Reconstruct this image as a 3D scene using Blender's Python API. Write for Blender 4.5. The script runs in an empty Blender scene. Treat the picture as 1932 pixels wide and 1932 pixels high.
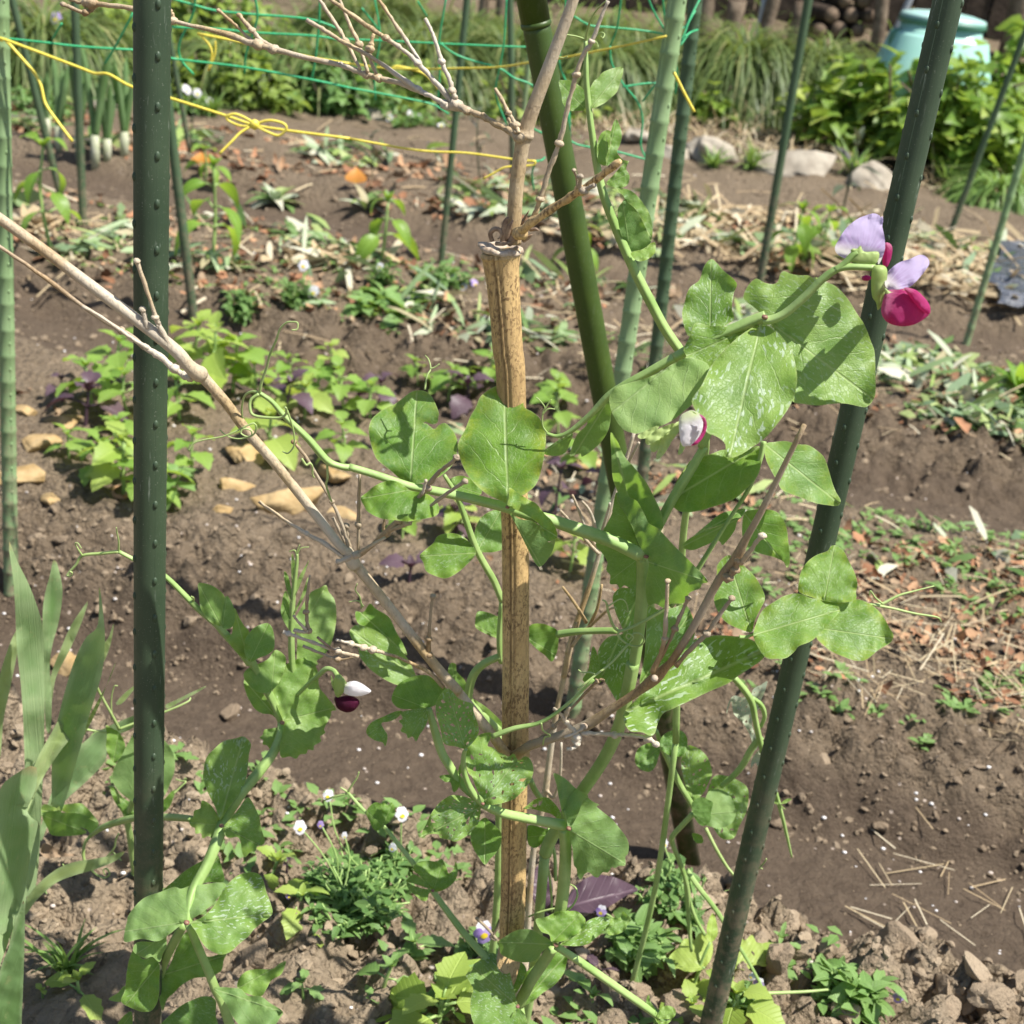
import bpy, math, random
import numpy as np
from mathutils import Vector, Matrix
from mathutils.geometry import delaunay_2d_cdt

# ------------------------------------------------------------------ camera, sky, sun, exposure
SC = bpy.context.scene
VIEW = 1932.0                      # the photograph's side in tracing units
FOC = 1.35 * VIEW
CAM_H, PITCH, ROLL = 0.90, math.radians(24), math.radians(7)
_f = np.array([0, math.cos(PITCH), -math.sin(PITCH)])
_u = np.array([0, math.sin(PITCH), math.cos(PITCH)])
_r = np.array([1.0, 0, 0])
CR = _r * math.cos(ROLL) + _u * math.sin(ROLL)
CU = -_r * math.sin(ROLL) + _u * math.cos(ROLL)
CF = _f
CAM = np.array([0, 0, CAM_H])
cd = bpy.data.cameras.new('camera'); co = bpy.data.objects.new('camera', cd)
SC.collection.objects.link(co)
cd.sensor_width = 36; cd.sensor_fit = 'HORIZONTAL'; cd.lens = 36 * 1.35
cd.clip_start = 0.02; cd.clip_end = 400
cd.dof.use_dof = True; cd.dof.focus_distance = 0.86; cd.dof.aperture_fstop = 15
co.matrix_world = Matrix(((CR[0], CU[0], -CF[0], CAM[0]), (CR[1], CU[1], -CF[1], CAM[1]), (CR[2], CU[2], -CF[2], CAM[2]), (0, 0, 0, 1)))
SC.camera = co
SUN = Vector((0.46, -0.13, 0.87)).normalized()      # towards the sun
w = bpy.data.worlds.new('World'); SC.world = w; w.use_nodes = True
wt = w.node_tree
sky = wt.nodes.new('ShaderNodeTexSky'); sky.sky_type = 'NISHITA'; sky.sun_disc = False
sky.sun_elevation = math.asin(SUN.z); sky.sun_rotation = math.atan2(SUN.x, SUN.y)
wt.links.new(sky.outputs[0], wt.nodes['Background'].inputs[0])
wt.nodes['Background'].inputs[1].default_value = 0.085
sl = bpy.data.lights.new('sun', 'SUN'); sl.energy = 5.0; sl.angle = math.radians(0.5); sl.color = (1, 0.955, 0.89)
so = bpy.data.objects.new('sun', sl); SC.collection.objects.link(so)
so.rotation_euler = SUN.to_track_quat('Z', 'Y').to_euler(); so.location = (2, 1, 6)
SC.view_settings.view_transform = 'Standard'; SC.view_settings.look = 'None'
SC.view_settings.exposure = 0.82; SC.view_settings.gamma = 1
SC.cycles.max_bounces = 6; SC.cycles.transparent_max_bounces = 8

rng = np.random.default_rng(7); random.seed(7)
COL = SC.collection

# ------------------------------------------------------------------ helpers: picture rays to real points
def rayd(x, y):
    x = np.asarray(x, float); y = np.asarray(y, float)
    return CR * ((x - 966) / FOC)[..., None] - CU * ((y - 966) / FOC)[..., None] + CF
def W(x, y, D):
    """the point of the garden seen at (x, y) standing on the upright plane D metres in front of the photographer"""
    d = rayd(x, y); t = np.asarray(D, float) / d[..., 1]
    return CAM + d * t[..., None]
def kpx(x, y, D):
    """metres per tracing unit there"""
    d = rayd(x, y); return np.asarray(D, float) / d[..., 1] / FOC
ORG = {'A': (0, 0), 'B': (641.5, 0), 'C': (1271.7, 0), 'D': (0, 641.5), 'E': (641.5, 641.5), 'F': (1271.7, 641.5), 'G': (0, 1271.7), 'H': (641.5, 1271.7), 'I': (1271.7, 1271.7)}
CS = 0.34181
def P(crop, s):
    """'x,y x,y' read off an enlarged part of the photograph -> tracing units; a third number is a distance D"""
    o = []
    for q in s.split():
        v = [float(t) for t in q.split(',')]
        if crop == 'V': o.append(v)
        else: o.append([ORG[crop][0] + v[0] * CS, ORG[crop][1] + v[1] * CS] + v[2:])
    return o

# ------------------------------------------------------------------ noise
def _h(ix, iy, s):
    n = (np.asarray(ix, np.int64) * 374761393 + iy.astype(np.int64) * 668265263 + s * 974711) & 0x7fffffff
    n = ((n ^ (n >> 13)) * 1274126177) & 0x7fffffff
    n = n ^ (n >> 16)
    return (n & 0xffff) / 65535.0
def vnoise(x, y, s=0):
    ix = np.floor(x); iy = np.floor(y); fx = x - ix; fy = y - iy
    fx = fx * fx * (3 - 2 * fx); fy = fy * fy * (3 - 2 * fy)
    ix = ix.astype(np.int64); iy = iy.astype(np.int64)
    a = _h(ix, iy, s); b = _h(ix + 1, iy, s); c = _h(ix, iy + 1, s); d = _h(ix + 1, iy + 1, s)
    return (a * (1 - fx) + b * fx) * (1 - fy) + (c * (1 - fx) + d * fx) * fy - 0.5
def fbm(x, y, s=0, o=4):
    r = 0; a = 1
    for i in range(o):
        r = r + a * vnoise(x, y, s + i * 17); x = x * 2.03 + 5.1; y = y * 2.03 + 1.7; a *= .5
    return r
def lumps(x, y, s=0):
    """rounded clods packed side by side, 0..1"""
    ix = np.floor(x).astype(np.int64); iy = np.floor(y).astype(np.int64)
    best = np.zeros(np.shape(x))
    for dx in (-1, 0, 1):
        for dy in (-1, 0, 1):
            cx = ix + dx; cy = iy + dy
            px = cx + _h(cx, cy, s); py = cy + _h(cx, cy, s + 5); rad = .35 + .5 * _h(cx, cy, s + 9)
            d2 = ((x - px) ** 2 + (y - py) ** 2) / rad ** 2
            d1 = np.sqrt(d2); tl = 1 + .9 * ((x - px) * (_h(cx, cy, s + 3) - .5) + (y - py) * (_h(cx, cy, s + 4) - .5)) / rad
            best = np.maximum(best, np.clip(1.9 * (1 - d1), 0, .8) * rad * tl)
    return best

# ------------------------------------------------------------------ terrain: beds and furrows run along s, r counts them away from the camera
PH = math.radians(12)
def rs(x, y): return y * math.cos(PH) + x * math.sin(PH), x * math.cos(PH) - y * math.sin(PH)
def xy(r, s): return r * math.sin(PH) + s * math.cos(PH), r * math.cos(PH) - s * math.sin(PH)
PR = np.array([[-4, 0], [1.06, 0], [1.17, -.005], [1.25, -.085], [1.47, -.10], [1.545, -.03], [1.68, .0], [2.28, 0], [2.42, -.07], [2.62, -.08], [2.80, -.01], [2.95, .0], [3.45, 0.01], [3.60, -.06],
               [3.90, -.06], [4.05, 0], [4.7, .0], [5.2, .02], [6.1, .04], [6.7, .12], [8.0, .42], [9.2, .70], [11, .95], [40, 2.2], [200, 6]])
def hz(x, y, fine=False):
    r, s = rs(np.asarray(x, float), np.asarray(y, float))
    rw = r + .05 * fbm(s * 2.5, r * .7, 3, 3) + .035 * fbm(s * 9, r * 3, 4, 2)
    z = np.interp(rw, PR[:, 0], PR[:, 1])
    floor = np.clip(-z / .07, 0, 1)
    z = z + .018 * fbm(x * 3, y * 3, 11, 3) * (1 - .6 * floor)
    if fine:
        edge = np.exp(-((r - 1.14) / .14) ** 2) + .8 * np.exp(-((r - 1.58) / .10) ** 2) + .8 * np.exp(-((r - 2.72) / .15) ** 2) + .5 * np.exp(-((r - 3.95) / .2) ** 2)
        near = np.clip((1.3 - r) / .1, 0, 1)
        a = .007 + .026 * np.clip(edge, 0, 1) + .012 * near + .008 * np.clip((r - 2.4) / .3, 0, 1)
        a = a * (1 - .85 * floor * np.clip(1 - edge, 0, 1))
        wx = x + .02 * fbm(x * 14, y * 14, 40, 2); wy = y + .02 * fbm(x * 14, y * 14, 41, 2)
        z = z + a * (1 - .8 * np.clip((r - 3.2) / 1.5, 0, 1)) * (.9 * lumps(wx * 19, wy * 19, 21) + .75 * lumps(wx * 43, wy * 43, 22) + .45 * lumps(wx * 95, wy * 95, 24) + .9 * fbm(x * 34, y * 34, 23, 4) - .6)
        far = np.clip((r - 2.6) / 1.2, 0, 1); z = z + (.0105 - .0075 * floor) * (1 - far) * fbm(x * 48, y * 48, 29, 4) + .020 * far * fbm(x * 9, y * 9, 30, 3) * (1 - .5 * floor)
    return z
TS = .55 * 1.014 ** np.arange(420)
def GPv(xs, ys):
    d = rayd(xs, ys); sh = d.shape[:-1]; d = d.reshape(-1, 3)
    p = CAM + d[:, None, :] * TS[None, :, None]; below = p[..., 2] < hz(p[..., 0], p[..., 1])
    below[:, -1] = True; i = below.argmax(1); hi = TS[i]; lo = hi / 1.014
    for _ in range(9):
        m = (lo + hi) / 2; p = CAM + d * m[:, None]; b = p[:, 2] < hz(p[:, 0], p[:, 1]); hi = np.where(b, m, hi); lo = np.where(b, lo, m)
    p = CAM + d * hi[:, None]; p[:, 2] = hz(p[:, 0], p[:, 1]); return p.reshape(*sh, 3)
def GP(x, y): return GPv(np.array([float(x)]), np.array([float(y)]))[0]
def onground(x, y, dz=0): return np.array([x, y, float(hz(np.array([x]), np.array([y]))[0]) + dz])

# ------------------------------------------------------------------ mesh building
def tag(o, label=None, cat=None, group=None, kind=None):
    if label: o['label'] = label
    if cat: o['category'] = cat
    if group: o['group'] = group
    if kind: o['kind'] = kind
    return o
def empty(name, loc, label=None, cat=None, group=None, parent=None):
    o = bpy.data.objects.new(name, None); COL.objects.link(o); o.empty_display_size = .03
    o['wloc'] = [float(v) for v in loc]
    pl = np.array(parent['wloc']) if parent else np.zeros(3)
    o.location = [float(v) for v in (np.array(loc) - pl)]
    if parent: o.parent = parent
    return tag(o, label, cat, group)
class MB:
    def __init__(s): s.v = []; s.f = []; s.uv = []; s.m = []; s.n = 0; s.at = []
    def add(s, v, f, uv=None, mat=0, at=None):
        v = np.asarray(v, float); 
        s.f += [tuple(i + s.n for i in q) for q in f]; s.m += [mat] * len(f)
        s.v.append(v); s.uv.append(np.asarray(uv, float) if uv is not None else np.zeros((len(v), 2)))
        s.at.append(np.asarray(at, float) if at is not None else np.ones(len(v)))
        s.n += len(v)
    def build(s, name, mats, parent=None, smooth=True, loc=None, **tags):
        V = np.concatenate(s.v)
        if not isinstance(mats, (list, tuple)): mats = [mats]
        if parent is not None: base = np.array(parent['wloc'])
        elif loc is not None: base = np.array(loc, float)
        else: base = np.array([(V[:, 0].min() + V[:, 0].max()) / 2, (V[:, 1].min() + V[:, 1].max()) / 2, V[:, 2].min()])
        me = bpy.data.meshes.new(name)
        me.from_pydata([tuple(q) for q in (V - base)], [], s.f)
        for m in mats: me.materials.append(m)
        if len(mats) > 1: me.polygons.foreach_set('material_index', s.m)
        me.polygons.foreach_set('use_smooth', [smooth] * len(me.polygons))
        UV = np.concatenate(s.uv); ul = me.uv_layers.new(name='uv')
        li = np.empty(len(me.loops), np.int32); me.loops.foreach_get('vertex_index', li)
        ul.data.foreach_set('uv', UV[li].ravel())
        a = me.attributes.new('edge', 'FLOAT', 'POINT'); a.data.foreach_set('value', np.concatenate(s.at))
        me.update()
        o = bpy.data.objects.new(name, me); COL.objects.link(o)
        o['wloc'] = [float(q) for q in base]
        if parent is not None: o.parent = parent
        else: o.location = [float(q) for q in base]
        return tag(o, **tags)
def cr(pts, n=5, closed=False):
    """Catmull-Rom through the points (any dimension)"""
    p = np.asarray(pts, float)
    if len(p) < 3 and not closed:
        t = np.linspace(0, 1, n + 1)[:, None]; return p[0] * (1 - t) + p[-1] * t
    N = len(p); out = []
    for i in range(N if closed else N - 1):
        if closed: a, b, c, d = p[i - 1], p[i], p[(i + 1) % N], p[(i + 2) % N]
        else:
            b, c = p[i], p[i + 1]; a = p[i - 1] if i else 2 * b - c; d = p[i + 2] if i + 2 < N else 2 * c - b
        for k in range(n):
            t = k / n
            out.append(.5 * (2 * b + (c - a) * t + (2 * a - 5 * b + 4 * c - d) * t * t + (3 * b - a - 3 * c + d) * t ** 3))
    if not closed: out.append(p[-1])
    return np.array(out)
def tube(mb, pts, rad, sides=8, mat=0, cap=True, sq=None):
    pts = np.asarray(pts, float); n = len(pts); rad = np.broadcast_to(np.asarray(rad, float), (n,))
    T = np.gradient(pts, axis=0); T /= np.linalg.norm(T, axis=1)[:, None] + 1e-12
    ref = np.array([0, 0, 1.]) if abs(T[0][2]) < .9 else np.array([1., 0, 0])
    N = np.cross(T[0], ref); N = N / np.linalg.norm(N)
    v = []; uv = []; L = 0
    an = np.linspace(0, 2 * math.pi, sides, endpoint=False); c = np.cos(an); s_ = np.sin(an)
    for i in range(n):
        N = N - T[i] * (N @ T[i]); N /= np.linalg.norm(N) + 1e-12; B = np.array((T[i][1] * N[2] - T[i][2] * N[1], T[i][2] * N[0] - T[i][0] * N[2], T[i][0] * N[1] - T[i][1] * N[0]))
        if i: L += np.linalg.norm(pts[i] - pts[i - 1])
        rr = rad[i] * (sq if sq is not None else 1)
        v.append(pts[i] + (c * rr)[:, None] * N + (s_ * rr)[:, None] * B)
        uv += [(L, k / sides) for k in range(sides)]
    f = []
    for i in range(n - 1):
        for k in range(sides):
            a = i * sides + k; b = i * sides + (k + 1) % sides
            f.append((a, b, b + sides, a + sides))
    if cap:
        f.append(tuple(range(sides - 1, -1, -1))); f.append(tuple((n - 1) * sides + k for k in range(sides)))
    mb.add(np.concatenate(v), f, uv, mat)
_ico = {}
def ico(n=1):
    if n not in _ico:
        import bmesh
        b = bmesh.new(); bmesh.ops.create_icosphere(b, subdivisions=n, radius=1)
        b.verts.ensure_lookup_table(); _ico[n] = (np.array([v.co[:] for v in b.verts]), [tuple(v.index for v in f.verts) for f in b.faces]); b.free()
    return _ico[n]
def blob(mb, c, r, n=1, mat=0, rough=0, seed=0, rot=None, cuts=0):
    v, f = ico(n); v = v.copy()
    if rough:
        q = v * 1.3 + seed * 3.7
        dn = fbm(q[:, 0] + q[:, 2] * .7, q[:, 1] - q[:, 2] * .6, seed, 3)
        v = v * (1 + rough * dn)[:, None]
    if cuts:
        rg = np.random.default_rng(seed)
        for _ in range(cuts):
            nn = rg.normal(0, 1, 3); nn /= np.linalg.norm(nn); c_ = rg.uniform(.38, .75); dd = v @ nn; v = v - np.clip(dd - c_, 0, None)[:, None] * nn * .92
        if n > 1:
            q = v * 4.5 + seed * 1.7; v = v * (1 + .10 * fbm(q[:, 0] + q[:, 2] * .8, q[:, 1] - q[:, 2] * .7, seed + 3, 3))[:, None]
    v = v * np.asarray(r)
    if rot is not None: v = v @ rot.T
    mb.add(v + np.asarray(c), f, None, mat)
def rotz(a): c, s = math.cos(a), math.sin(a); return np.array([[c, -s, 0], [s, c, 0], [0, 0, 1]])
def rotm(az, el, roll=0):
    """x axis points along azimuth az, raised by el, rolled about itself"""
    ce, se = math.cos(el), math.sin(el)
    Ry = np.array([[ce, 0, -se], [0, 1, 0], [se, 0, ce]])
    c, s = math.cos(roll), math.sin(roll)
    Rx = np.array([[1, 0, 0], [0, c, -s], [0, s, c]])
    return rotz(az) @ Ry @ Rx
def blade(L, Wd, prof='ovate', nseg=6, droop=.5, fold=.25, ser=0, across=2):
    """a leaf lying along +x, its upper side up; returns verts, faces, uv, edge"""
    v = []; uv = []; ed = []
    for i in range(nseg + 1):
        t = i / nseg
        if prof == 'ovate': w_ = (math.sin(math.pi * t ** .72)) ** .9 if 0 < t < 1 else .02
        elif prof == 'lance': w_ = math.sin(math.pi * t ** .8) ** 1.1 if 0 < t < 1 else .02
        elif prof == 'round': w_ = math.sqrt(max(0, 1 - (2 * t - 1) ** 2)) if 0 < t < 1 else .05
        elif prof == 'strap': w_ = min(1, .5 + t * 3) * (1 - t ** 3) + .02
        else: w_ = math.sin(math.pi * t ** .55) if 0 < t < 1 else .05      # heart
        a = droop * t; x = L * t * math.cos(a * .6); z = -L * t * math.sin(a * .6)
        for j in range(-across, across + 1):
            q = j / across; ww = w_ * Wd / 2
            if ser and abs(j) == across: ww *= 1 + ser * (1 if i % 2 else -1)
            v.append((x, q * ww, z + fold * abs(q) * ww)); uv.append((t, .5 + q * ww / L)); ed.append(1 - abs(q))
    k = 2 * across + 1; f = []
    for i in range(nseg):
        for j in range(2 * across):
            a = i * k + j; f.append((a, a + k, a + k + 1, a + 1))
    return np.array(v), f, uv, ed
def put(mb, bl, R, pos, mat=0, sc=1):
    v, f, uv, ed = bl; mb.add((v * sc) @ R.T + pos, f, uv, mat, ed)
# ------------------------------------------------------------------ materials
class NT:
    def __init__(s, name):
        s.mat = bpy.data.materials.new(name); s.mat.use_nodes = True; s.t = s.mat.node_tree
        s.t.nodes.clear(); s.out = s.t.nodes.new('ShaderNodeOutputMaterial')
    def n(s, ty, ins=None, **pr):
        q = s.t.nodes.new('ShaderNode' + ty)
        for k, v in pr.items(): setattr(q, k, v)
        for k, v in (ins or {}).items(): s.set(q.inputs[k], v)
        return q
    def set(s, sock, v):
        if isinstance(v, bpy.types.NodeSocket): s.t.links.new(v, sock)
        elif isinstance(v, (tuple, list)) and len(v) == 3 and sock.type == 'RGBA': sock.default_value = (*v, 1)
        else: sock.default_value = v
    def m(s, op, a, b=0.0, c=0.0, clamp=False):
        q = s.n('Math', {0: a, 1: b, 2: c}, operation=op, use_clamp=clamp); return q.outputs[0]
    def mix(s, f, a, b, bt='MIX'):
        q = s.n('Mix', data_type='RGBA', blend_type=bt); s.set(q.inputs[0], f); s.set(q.inputs[6], a); s.set(q.inputs[7], b); return q.outputs[2]
    def noise(s, sc, det=4, ro=.55, vec=None, di=0):
        q = s.n('TexNoise', {'Scale': sc, 'Detail': det, 'Roughness': ro, 'Distortion': di}); s.set(q.inputs['Vector'], vec if vec is not None else s.obj()); return q.outputs[0]
    def obj(s):
        if not hasattr(s, '_o'): s._o = s.n('NewGeometry').outputs['Position']
        return s._o
    def step(s, v, a, b):
        q = s.n('MapRange', {'Value': v, 'From Min': a, 'From Max': b}); return q.outputs[0]
    def attr(s, nm, ty='GEOMETRY'):
        return s.n('Attribute', attribute_name=nm, attribute_type=ty).outputs['Fac']
    def pbsdf(s, col, ro=.6, spec=.5, bump=None, bd=.002, bs=.5, **kw):
        q = s.n('BsdfPrincipled'); s.set(q.inputs['Base Color'], col); s.set(q.inputs['Roughness'], ro); s.set(q.inputs['Specular IOR Level'], spec)
        for k, v in kw.items(): s.set(q.inputs[k], v)
        if bump is not None:
            b = s.n('Bump', {'Strength': bs, 'Distance': bd, 'Height': bump}); s.set(q.inputs['Normal'], b.outputs[0])
        return q.outputs[0]
    def done(s, sh): s.t.links.new(sh, s.out.inputs[0]); return s.mat
def leafshade(t, col, tr, ro=.45, fac=.35, bump=None, bd=.0006, spec=.4):
    p = t.pbsdf(col, ro, spec, bump, bd, .6)
    tl = t.n('BsdfTranslucent', {'Color': tr})
    return t.n('MixShader', {0: fac, 1: p, 2: tl.outputs[0]}).outputs[0]

def m_pea():
    t = NT('pea_leaf')
    uvn = t.n('UVMap', uv_map='uv'); sp = t.n('SeparateXYZ', {0: uvn.outputs[0]})
    U = sp.outputs[0]; Vv = t.m('ABSOLUTE', t.m('SUBTRACT', sp.outputs[1], .5))
    wob = t.m('MULTIPLY', t.m('SUBTRACT', t.noise(60, 3), .5), .20)
    Uw = t.m('ADD', U, wob)
    rib = t.step(Vv, .016, .004)
    # side veins run up and outwards from the midrib
    ph = t.m('FRACT', t.m('MULTIPLY', t.m('SUBTRACT', Uw, t.m('MULTIPLY', t.m('POWER', Vv, .85), 1.0)), 4.6))
    lat = t.m('MULTIPLY', t.step(t.m('ABSOLUTE', t.m('SUBTRACT', ph, .5)), .050, .0), t.step(t.attr('edge'), .0, .7))
    net = t.n('TexVoronoi', {'Scale': 420.0, 'Vector': t.obj()}, feature='DISTANCE_TO_EDGE')
    netf = t.step(net.outputs[0], .10, .0)
    vein = t.m('MAXIMUM', rib, t.m('MAXIMUM', t.m('MULTIPLY', lat, .6), t.m('MULTIPLY', netf, .22)))
    tone = t.attr('tone', 'OBJECT'); fl = t.attr('fleck', 'OBJECT'); ye = t.attr('yel', 'OBJECT')
    big = t.step(t.noise(55, 3), .35, .68)
    dark = t.mix(tone, (.072, .190, .012), (.215, .365, .070)); lite = t.mix(tone, (.150, .315, .020), (.325, .470, .115))
    base = t.mix(big, dark, lite); rnd_ = t.n('ObjectInfo').outputs['Random']; base = t.mix(t.m('MULTIPLY', rnd_, .35), base, t.mix(.6, base, (.10, .24, .10))); base = t.mix(t.m('MULTIPLY', t.step(t.noise(24, 3), .46, .66), .20), base, (.215, .345, .190)); base = t.mix(t.m('MULTIPLY', t.step(t.noise(90, 3, .6), .42, .66), .10), base, (.42, .54, .24))
    edge = t.attr('edge')
    ynoise = t.m('MULTIPLY', t.step(t.noise(120, 4, .7), .40, .66), t.step(edge, .75, .05))
    base = t.mix(t.m('MULTIPLY', ynoise, ye), base, (.36, .43, .045))
    # silvery flecks, drawn out along the side veins
    fv = t.n('CombineXYZ', {0: t.m('MULTIPLY', t.m('SUBTRACT', Uw, t.m('MULTIPLY', Vv, .9)), 9), 1: t.m('MULTIPLY', sp.outputs[1], 17), 2: t.n('ObjectInfo').outputs['Random']})
    fn = t.n('TexNoise', {'Scale': 2.0, 'Detail': 1.0, 'Roughness': .5, 'Vector': fv.outputs[0]}).outputs[0]
    flm = t.m('MULTIPLY', t.step(fn, .60, .625), fl)
    pnoise = t.step(t.noise(38, 2), .34, .55)
    flm = t.m('MULTIPLY', flm, pnoise)
    base = t.mix(t.m('MULTIPLY', flm, .85), base, (.52, .64, .47))
    base = t.mix(t.m('MULTIPLY', vein, .68), base, (.42, .54, .22))
    base = t.mix(t.m('MULTIPLY', t.step(edge, .07, .0), .5), base, (.38, .46, .18))
    bf = t.n('NewGeometry').outputs['Backfacing']
    under = t.mix(.35, base, (.25, .37, .18))
    col = t.mix(bf, base, under)
    bump = t.m('ADD', t.m('MULTIPLY', vein, -.8), t.m('MULTIPLY', t.noise(180, 3), 1.2))
    tr = t.mix(.5, base, (.30, .52, .03))
    return t.done(leafshade(t, col, tr, t.mix(bf, (.46,) * 3, (.6,) * 3), .47, bump, .0009, .42))
def m_leaf(name, c1, c2, tr, ro=.5, fac=.35, veins=True, c3=None, sc=40):
    """leaf of a bed plant: two tones from leaf to leaf, paler veins"""
    t = NT(name)
    rnd = t.n('NewGeometry').outputs['Random Per Island']
    f = t.m('ADD', t.m('MULTIPLY', rnd, .7), t.m('MULTIPLY', t.noise(sc, 3), .5), clamp=True)
    f = t.m('SUBTRACT', f, .1, clamp=True)
    col = t.mix(f, c1, c2)
    if c3: col = t.mix(t.step(rnd, .86, .97), col, c3)
    bump = None
    if veins:
        sp = t.n('SeparateXYZ', {0: t.n('UVMap', uv_map='uv').outputs[0]}); Vv = t.m('ABSOLUTE', t.m('SUBTRACT', sp.outputs[1], .5))
        rib = t.step(Vv, .025, .008)
        ph = t.m('FRACT', t.m('MULTIPLY', t.m('SUBTRACT', sp.outputs[0], t.m('MULTIPLY', Vv, .8)), 8))
        lat = t.step(t.m('ABSOLUTE', t.m('SUBTRACT', ph, .5)), .12, .0)
        vn = t.m('MAXIMUM', rib, t.m('MULTIPLY', lat, .5))
        col = t.mix(t.m('MULTIPLY', vn, .35), col, tuple(min(1, q * 1.6 + .03) for q in c2)); bump = t.m('MULTIPLY', vn, -1.0)
    return t.done(leafshade(t, col, tr, ro, fac, bump, .0012))
def m_iris(name, c1, c2, tr):
    t = NT(name); sp = t.n('SeparateXYZ', {0: t.n('UVMap', uv_map='uv').outputs[0]})
    rv = t.n('TexNoise', {'Scale': 1.0, 'Detail': 3.0, 'Vector': t.n('CombineXYZ', {0: t.m('MULTIPLY', sp.outputs[0], 1.2), 1: t.m('MULTIPLY', sp.outputs[1], 330)}).outputs[0]}).outputs[0]
    rib = t.step(rv, .35, .68); col = t.mix(t.step(t.noise(9, 4), .35, .65), c1, c2); col = t.mix(t.m('MULTIPLY', rib, .45), col, tuple(q * .55 for q in c1))
    col = t.mix(t.m('MULTIPLY', t.step(t.noise(160, 3), .62, .68), .4), col, (.40, .38, .18)); col = t.mix(t.m('MULTIPLY', t.step(t.attr('edge'), .22, .0), .6), col, (.42, .52, .28)); col = t.mix(t.step(sp.outputs[0], .965, 1.0), col, (.35, .27, .14))
    return t.done(leafshade(t, col, tr, .5, .33, rib, .0009, .3))
def m_plain(name, c1, c2, ro=.6, sc=60, spec=.4, bd=.001, bs=.4, det=4, lo=.35, hi=.65):
    t = NT(name); f = t.step(t.noise(sc, det, .6), lo, hi)
    return t.done(t.pbsdf(t.mix(f, c1, c2), ro, spec, t.noise(sc * 2.5, 3), bd, bs))
def soilcolor(t):
    a = t.step(t.noise(5, 5, .6), .3, .7); b = t.step(t.noise(55, 4, .65), .3, .7); c = t.step(t.noise(320, 3, .7), .3, .72)
    ps = t.n('SeparateXYZ', {0: t.obj()}); r_ = t.m('ADD', t.m('MULTIPLY', ps.outputs[0], math.sin(PH)), t.m('MULTIPLY', ps.outputs[1], math.cos(PH))); r_ = t.m('ADD', r_, t.m('MULTIPLY', t.m('SUBTRACT', t.noise(9, 3), .5), .12)); near = t.step(r_, 1.30, 1.17)
    col = t.mix(a, (.136, .099, .062), (.226, .172, .113)); col = t.mix(near, col, t.mix(a, (.28, .215, .142), (.43, .342, .236))); col = t.mix(t.m('MULTIPLY', b, .45), col, t.mix(near, (.070, .050, .033), (.16, .12, .08))); return t.mix(t.m('MULTIPLY', c, .35), col, (.36, .285, .20)), b, c
def crumbs(t, sc, warp):
    v = t.n('TexVoronoi', {'Scale': sc, 'Vector': warp}); return v.outputs[0], t.n('SeparateColor', {0: v.outputs[1]}).outputs[0]
def m_soil():
    t = NT('garden_soil'); mo_sh = t.attr('moist_shade'); dry, b, c = soilcolor(t)
    nv = t.n('TexNoise', {'Scale': 60.0, 'Detail': 3.0, 'Vector': t.obj()}).outputs[1]
    wv = t.n('VectorMath', {0: t.obj(), 1: t.n('VectorMath', {0: nv, 3: .014}, operation='SCALE').outputs[0]}, operation='ADD').outputs[0]
    d1, r1_ = crumbs(t, 75.0, wv); d2, r2_ = crumbs(t, 190.0, wv); inv = t.m('SUBTRACT', 1.0, t.m('MULTIPLY', mo_sh, .75))
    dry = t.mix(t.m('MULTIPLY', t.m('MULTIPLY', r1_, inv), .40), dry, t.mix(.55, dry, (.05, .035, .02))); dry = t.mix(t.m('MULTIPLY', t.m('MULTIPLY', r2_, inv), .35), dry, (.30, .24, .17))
    wet_shade = t.mix(b, (.072, .052, .035), (.122, .091, .062)); wet_shade = t.mix(t.m('MULTIPLY', c, .3), wet_shade, (.16, .125, .098))  # colour of the damp furrows and of the shade painted on the slopes
    col = t.mix(mo_sh, dry, wet_shade)
    sp = t.n('TexVoronoi', {'Scale': 95.0, 'Vector': t.obj()}); pick = t.n('SeparateColor', {0: sp.outputs[1]}).outputs[0]
    col = t.mix(t.m('MULTIPLY', t.step(pick, .962, .968), t.step(sp.outputs[0], .26, .18)), col, (.45, .37, .30))
    h = t.m('MULTIPLY', t.noise(130, 6, .72), .8); h = t.m('SUBTRACT', h, t.m('MULTIPLY', t.m('MULTIPLY', d1, inv), 1.1)); h = t.m('SUBTRACT', h, t.m('MULTIPLY', t.m('MULTIPLY', d2, inv), .6))
    return t.done(t.pbsdf(col, .95, .1, h, .009, 1.0))
def m_clod():
    t = NT('dry_clod'); col, b, c = soilcolor(t); rn = t.n('NewGeometry').outputs['Random Per Island']
    col = t.mix(t.m('MULTIPLY', rn, .5), t.mix(.35, col, (.42, .335, .235)), (.16, .115, .075))
    return t.done(t.pbsdf(col, .95, .1, t.m('ADD', t.noise(150, 5, .7), t.m('MULTIPLY', t.noise(450, 2), .4)), .006, .8))
def m_isl(name, cols, ro=.8, fac=0.0, sc=30):
    """scattered bits, a colour of its own for each"""
    t = NT(name); rnd = t.n('NewGeometry').outputs['Random Per Island']
    cr_ = t.n('ValToRGB', {0: rnd}); e = cr_.color_ramp; e.interpolation = 'CONSTANT'
    while len(e.elements) < len(cols): e.elements.new(.5)
    for i, c in enumerate(cols): e.elements[i].position = i / len(cols); e.elements[i].color = (*c, 1)
    col = t.mix(t.m('MULTIPLY', t.step(t.noise(sc * 4, 3), .3, .7), .35), cr_.outputs[0], t.mix(.5, cr_.outputs[0], (.05, .04, .02)))
    if fac: return t.done(leafshade(t, col, cr_.outputs[0], ro, fac))
    return t.done(t.pbsdf(col, ro, .25, t.noise(150, 3), .002, .4))
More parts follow.
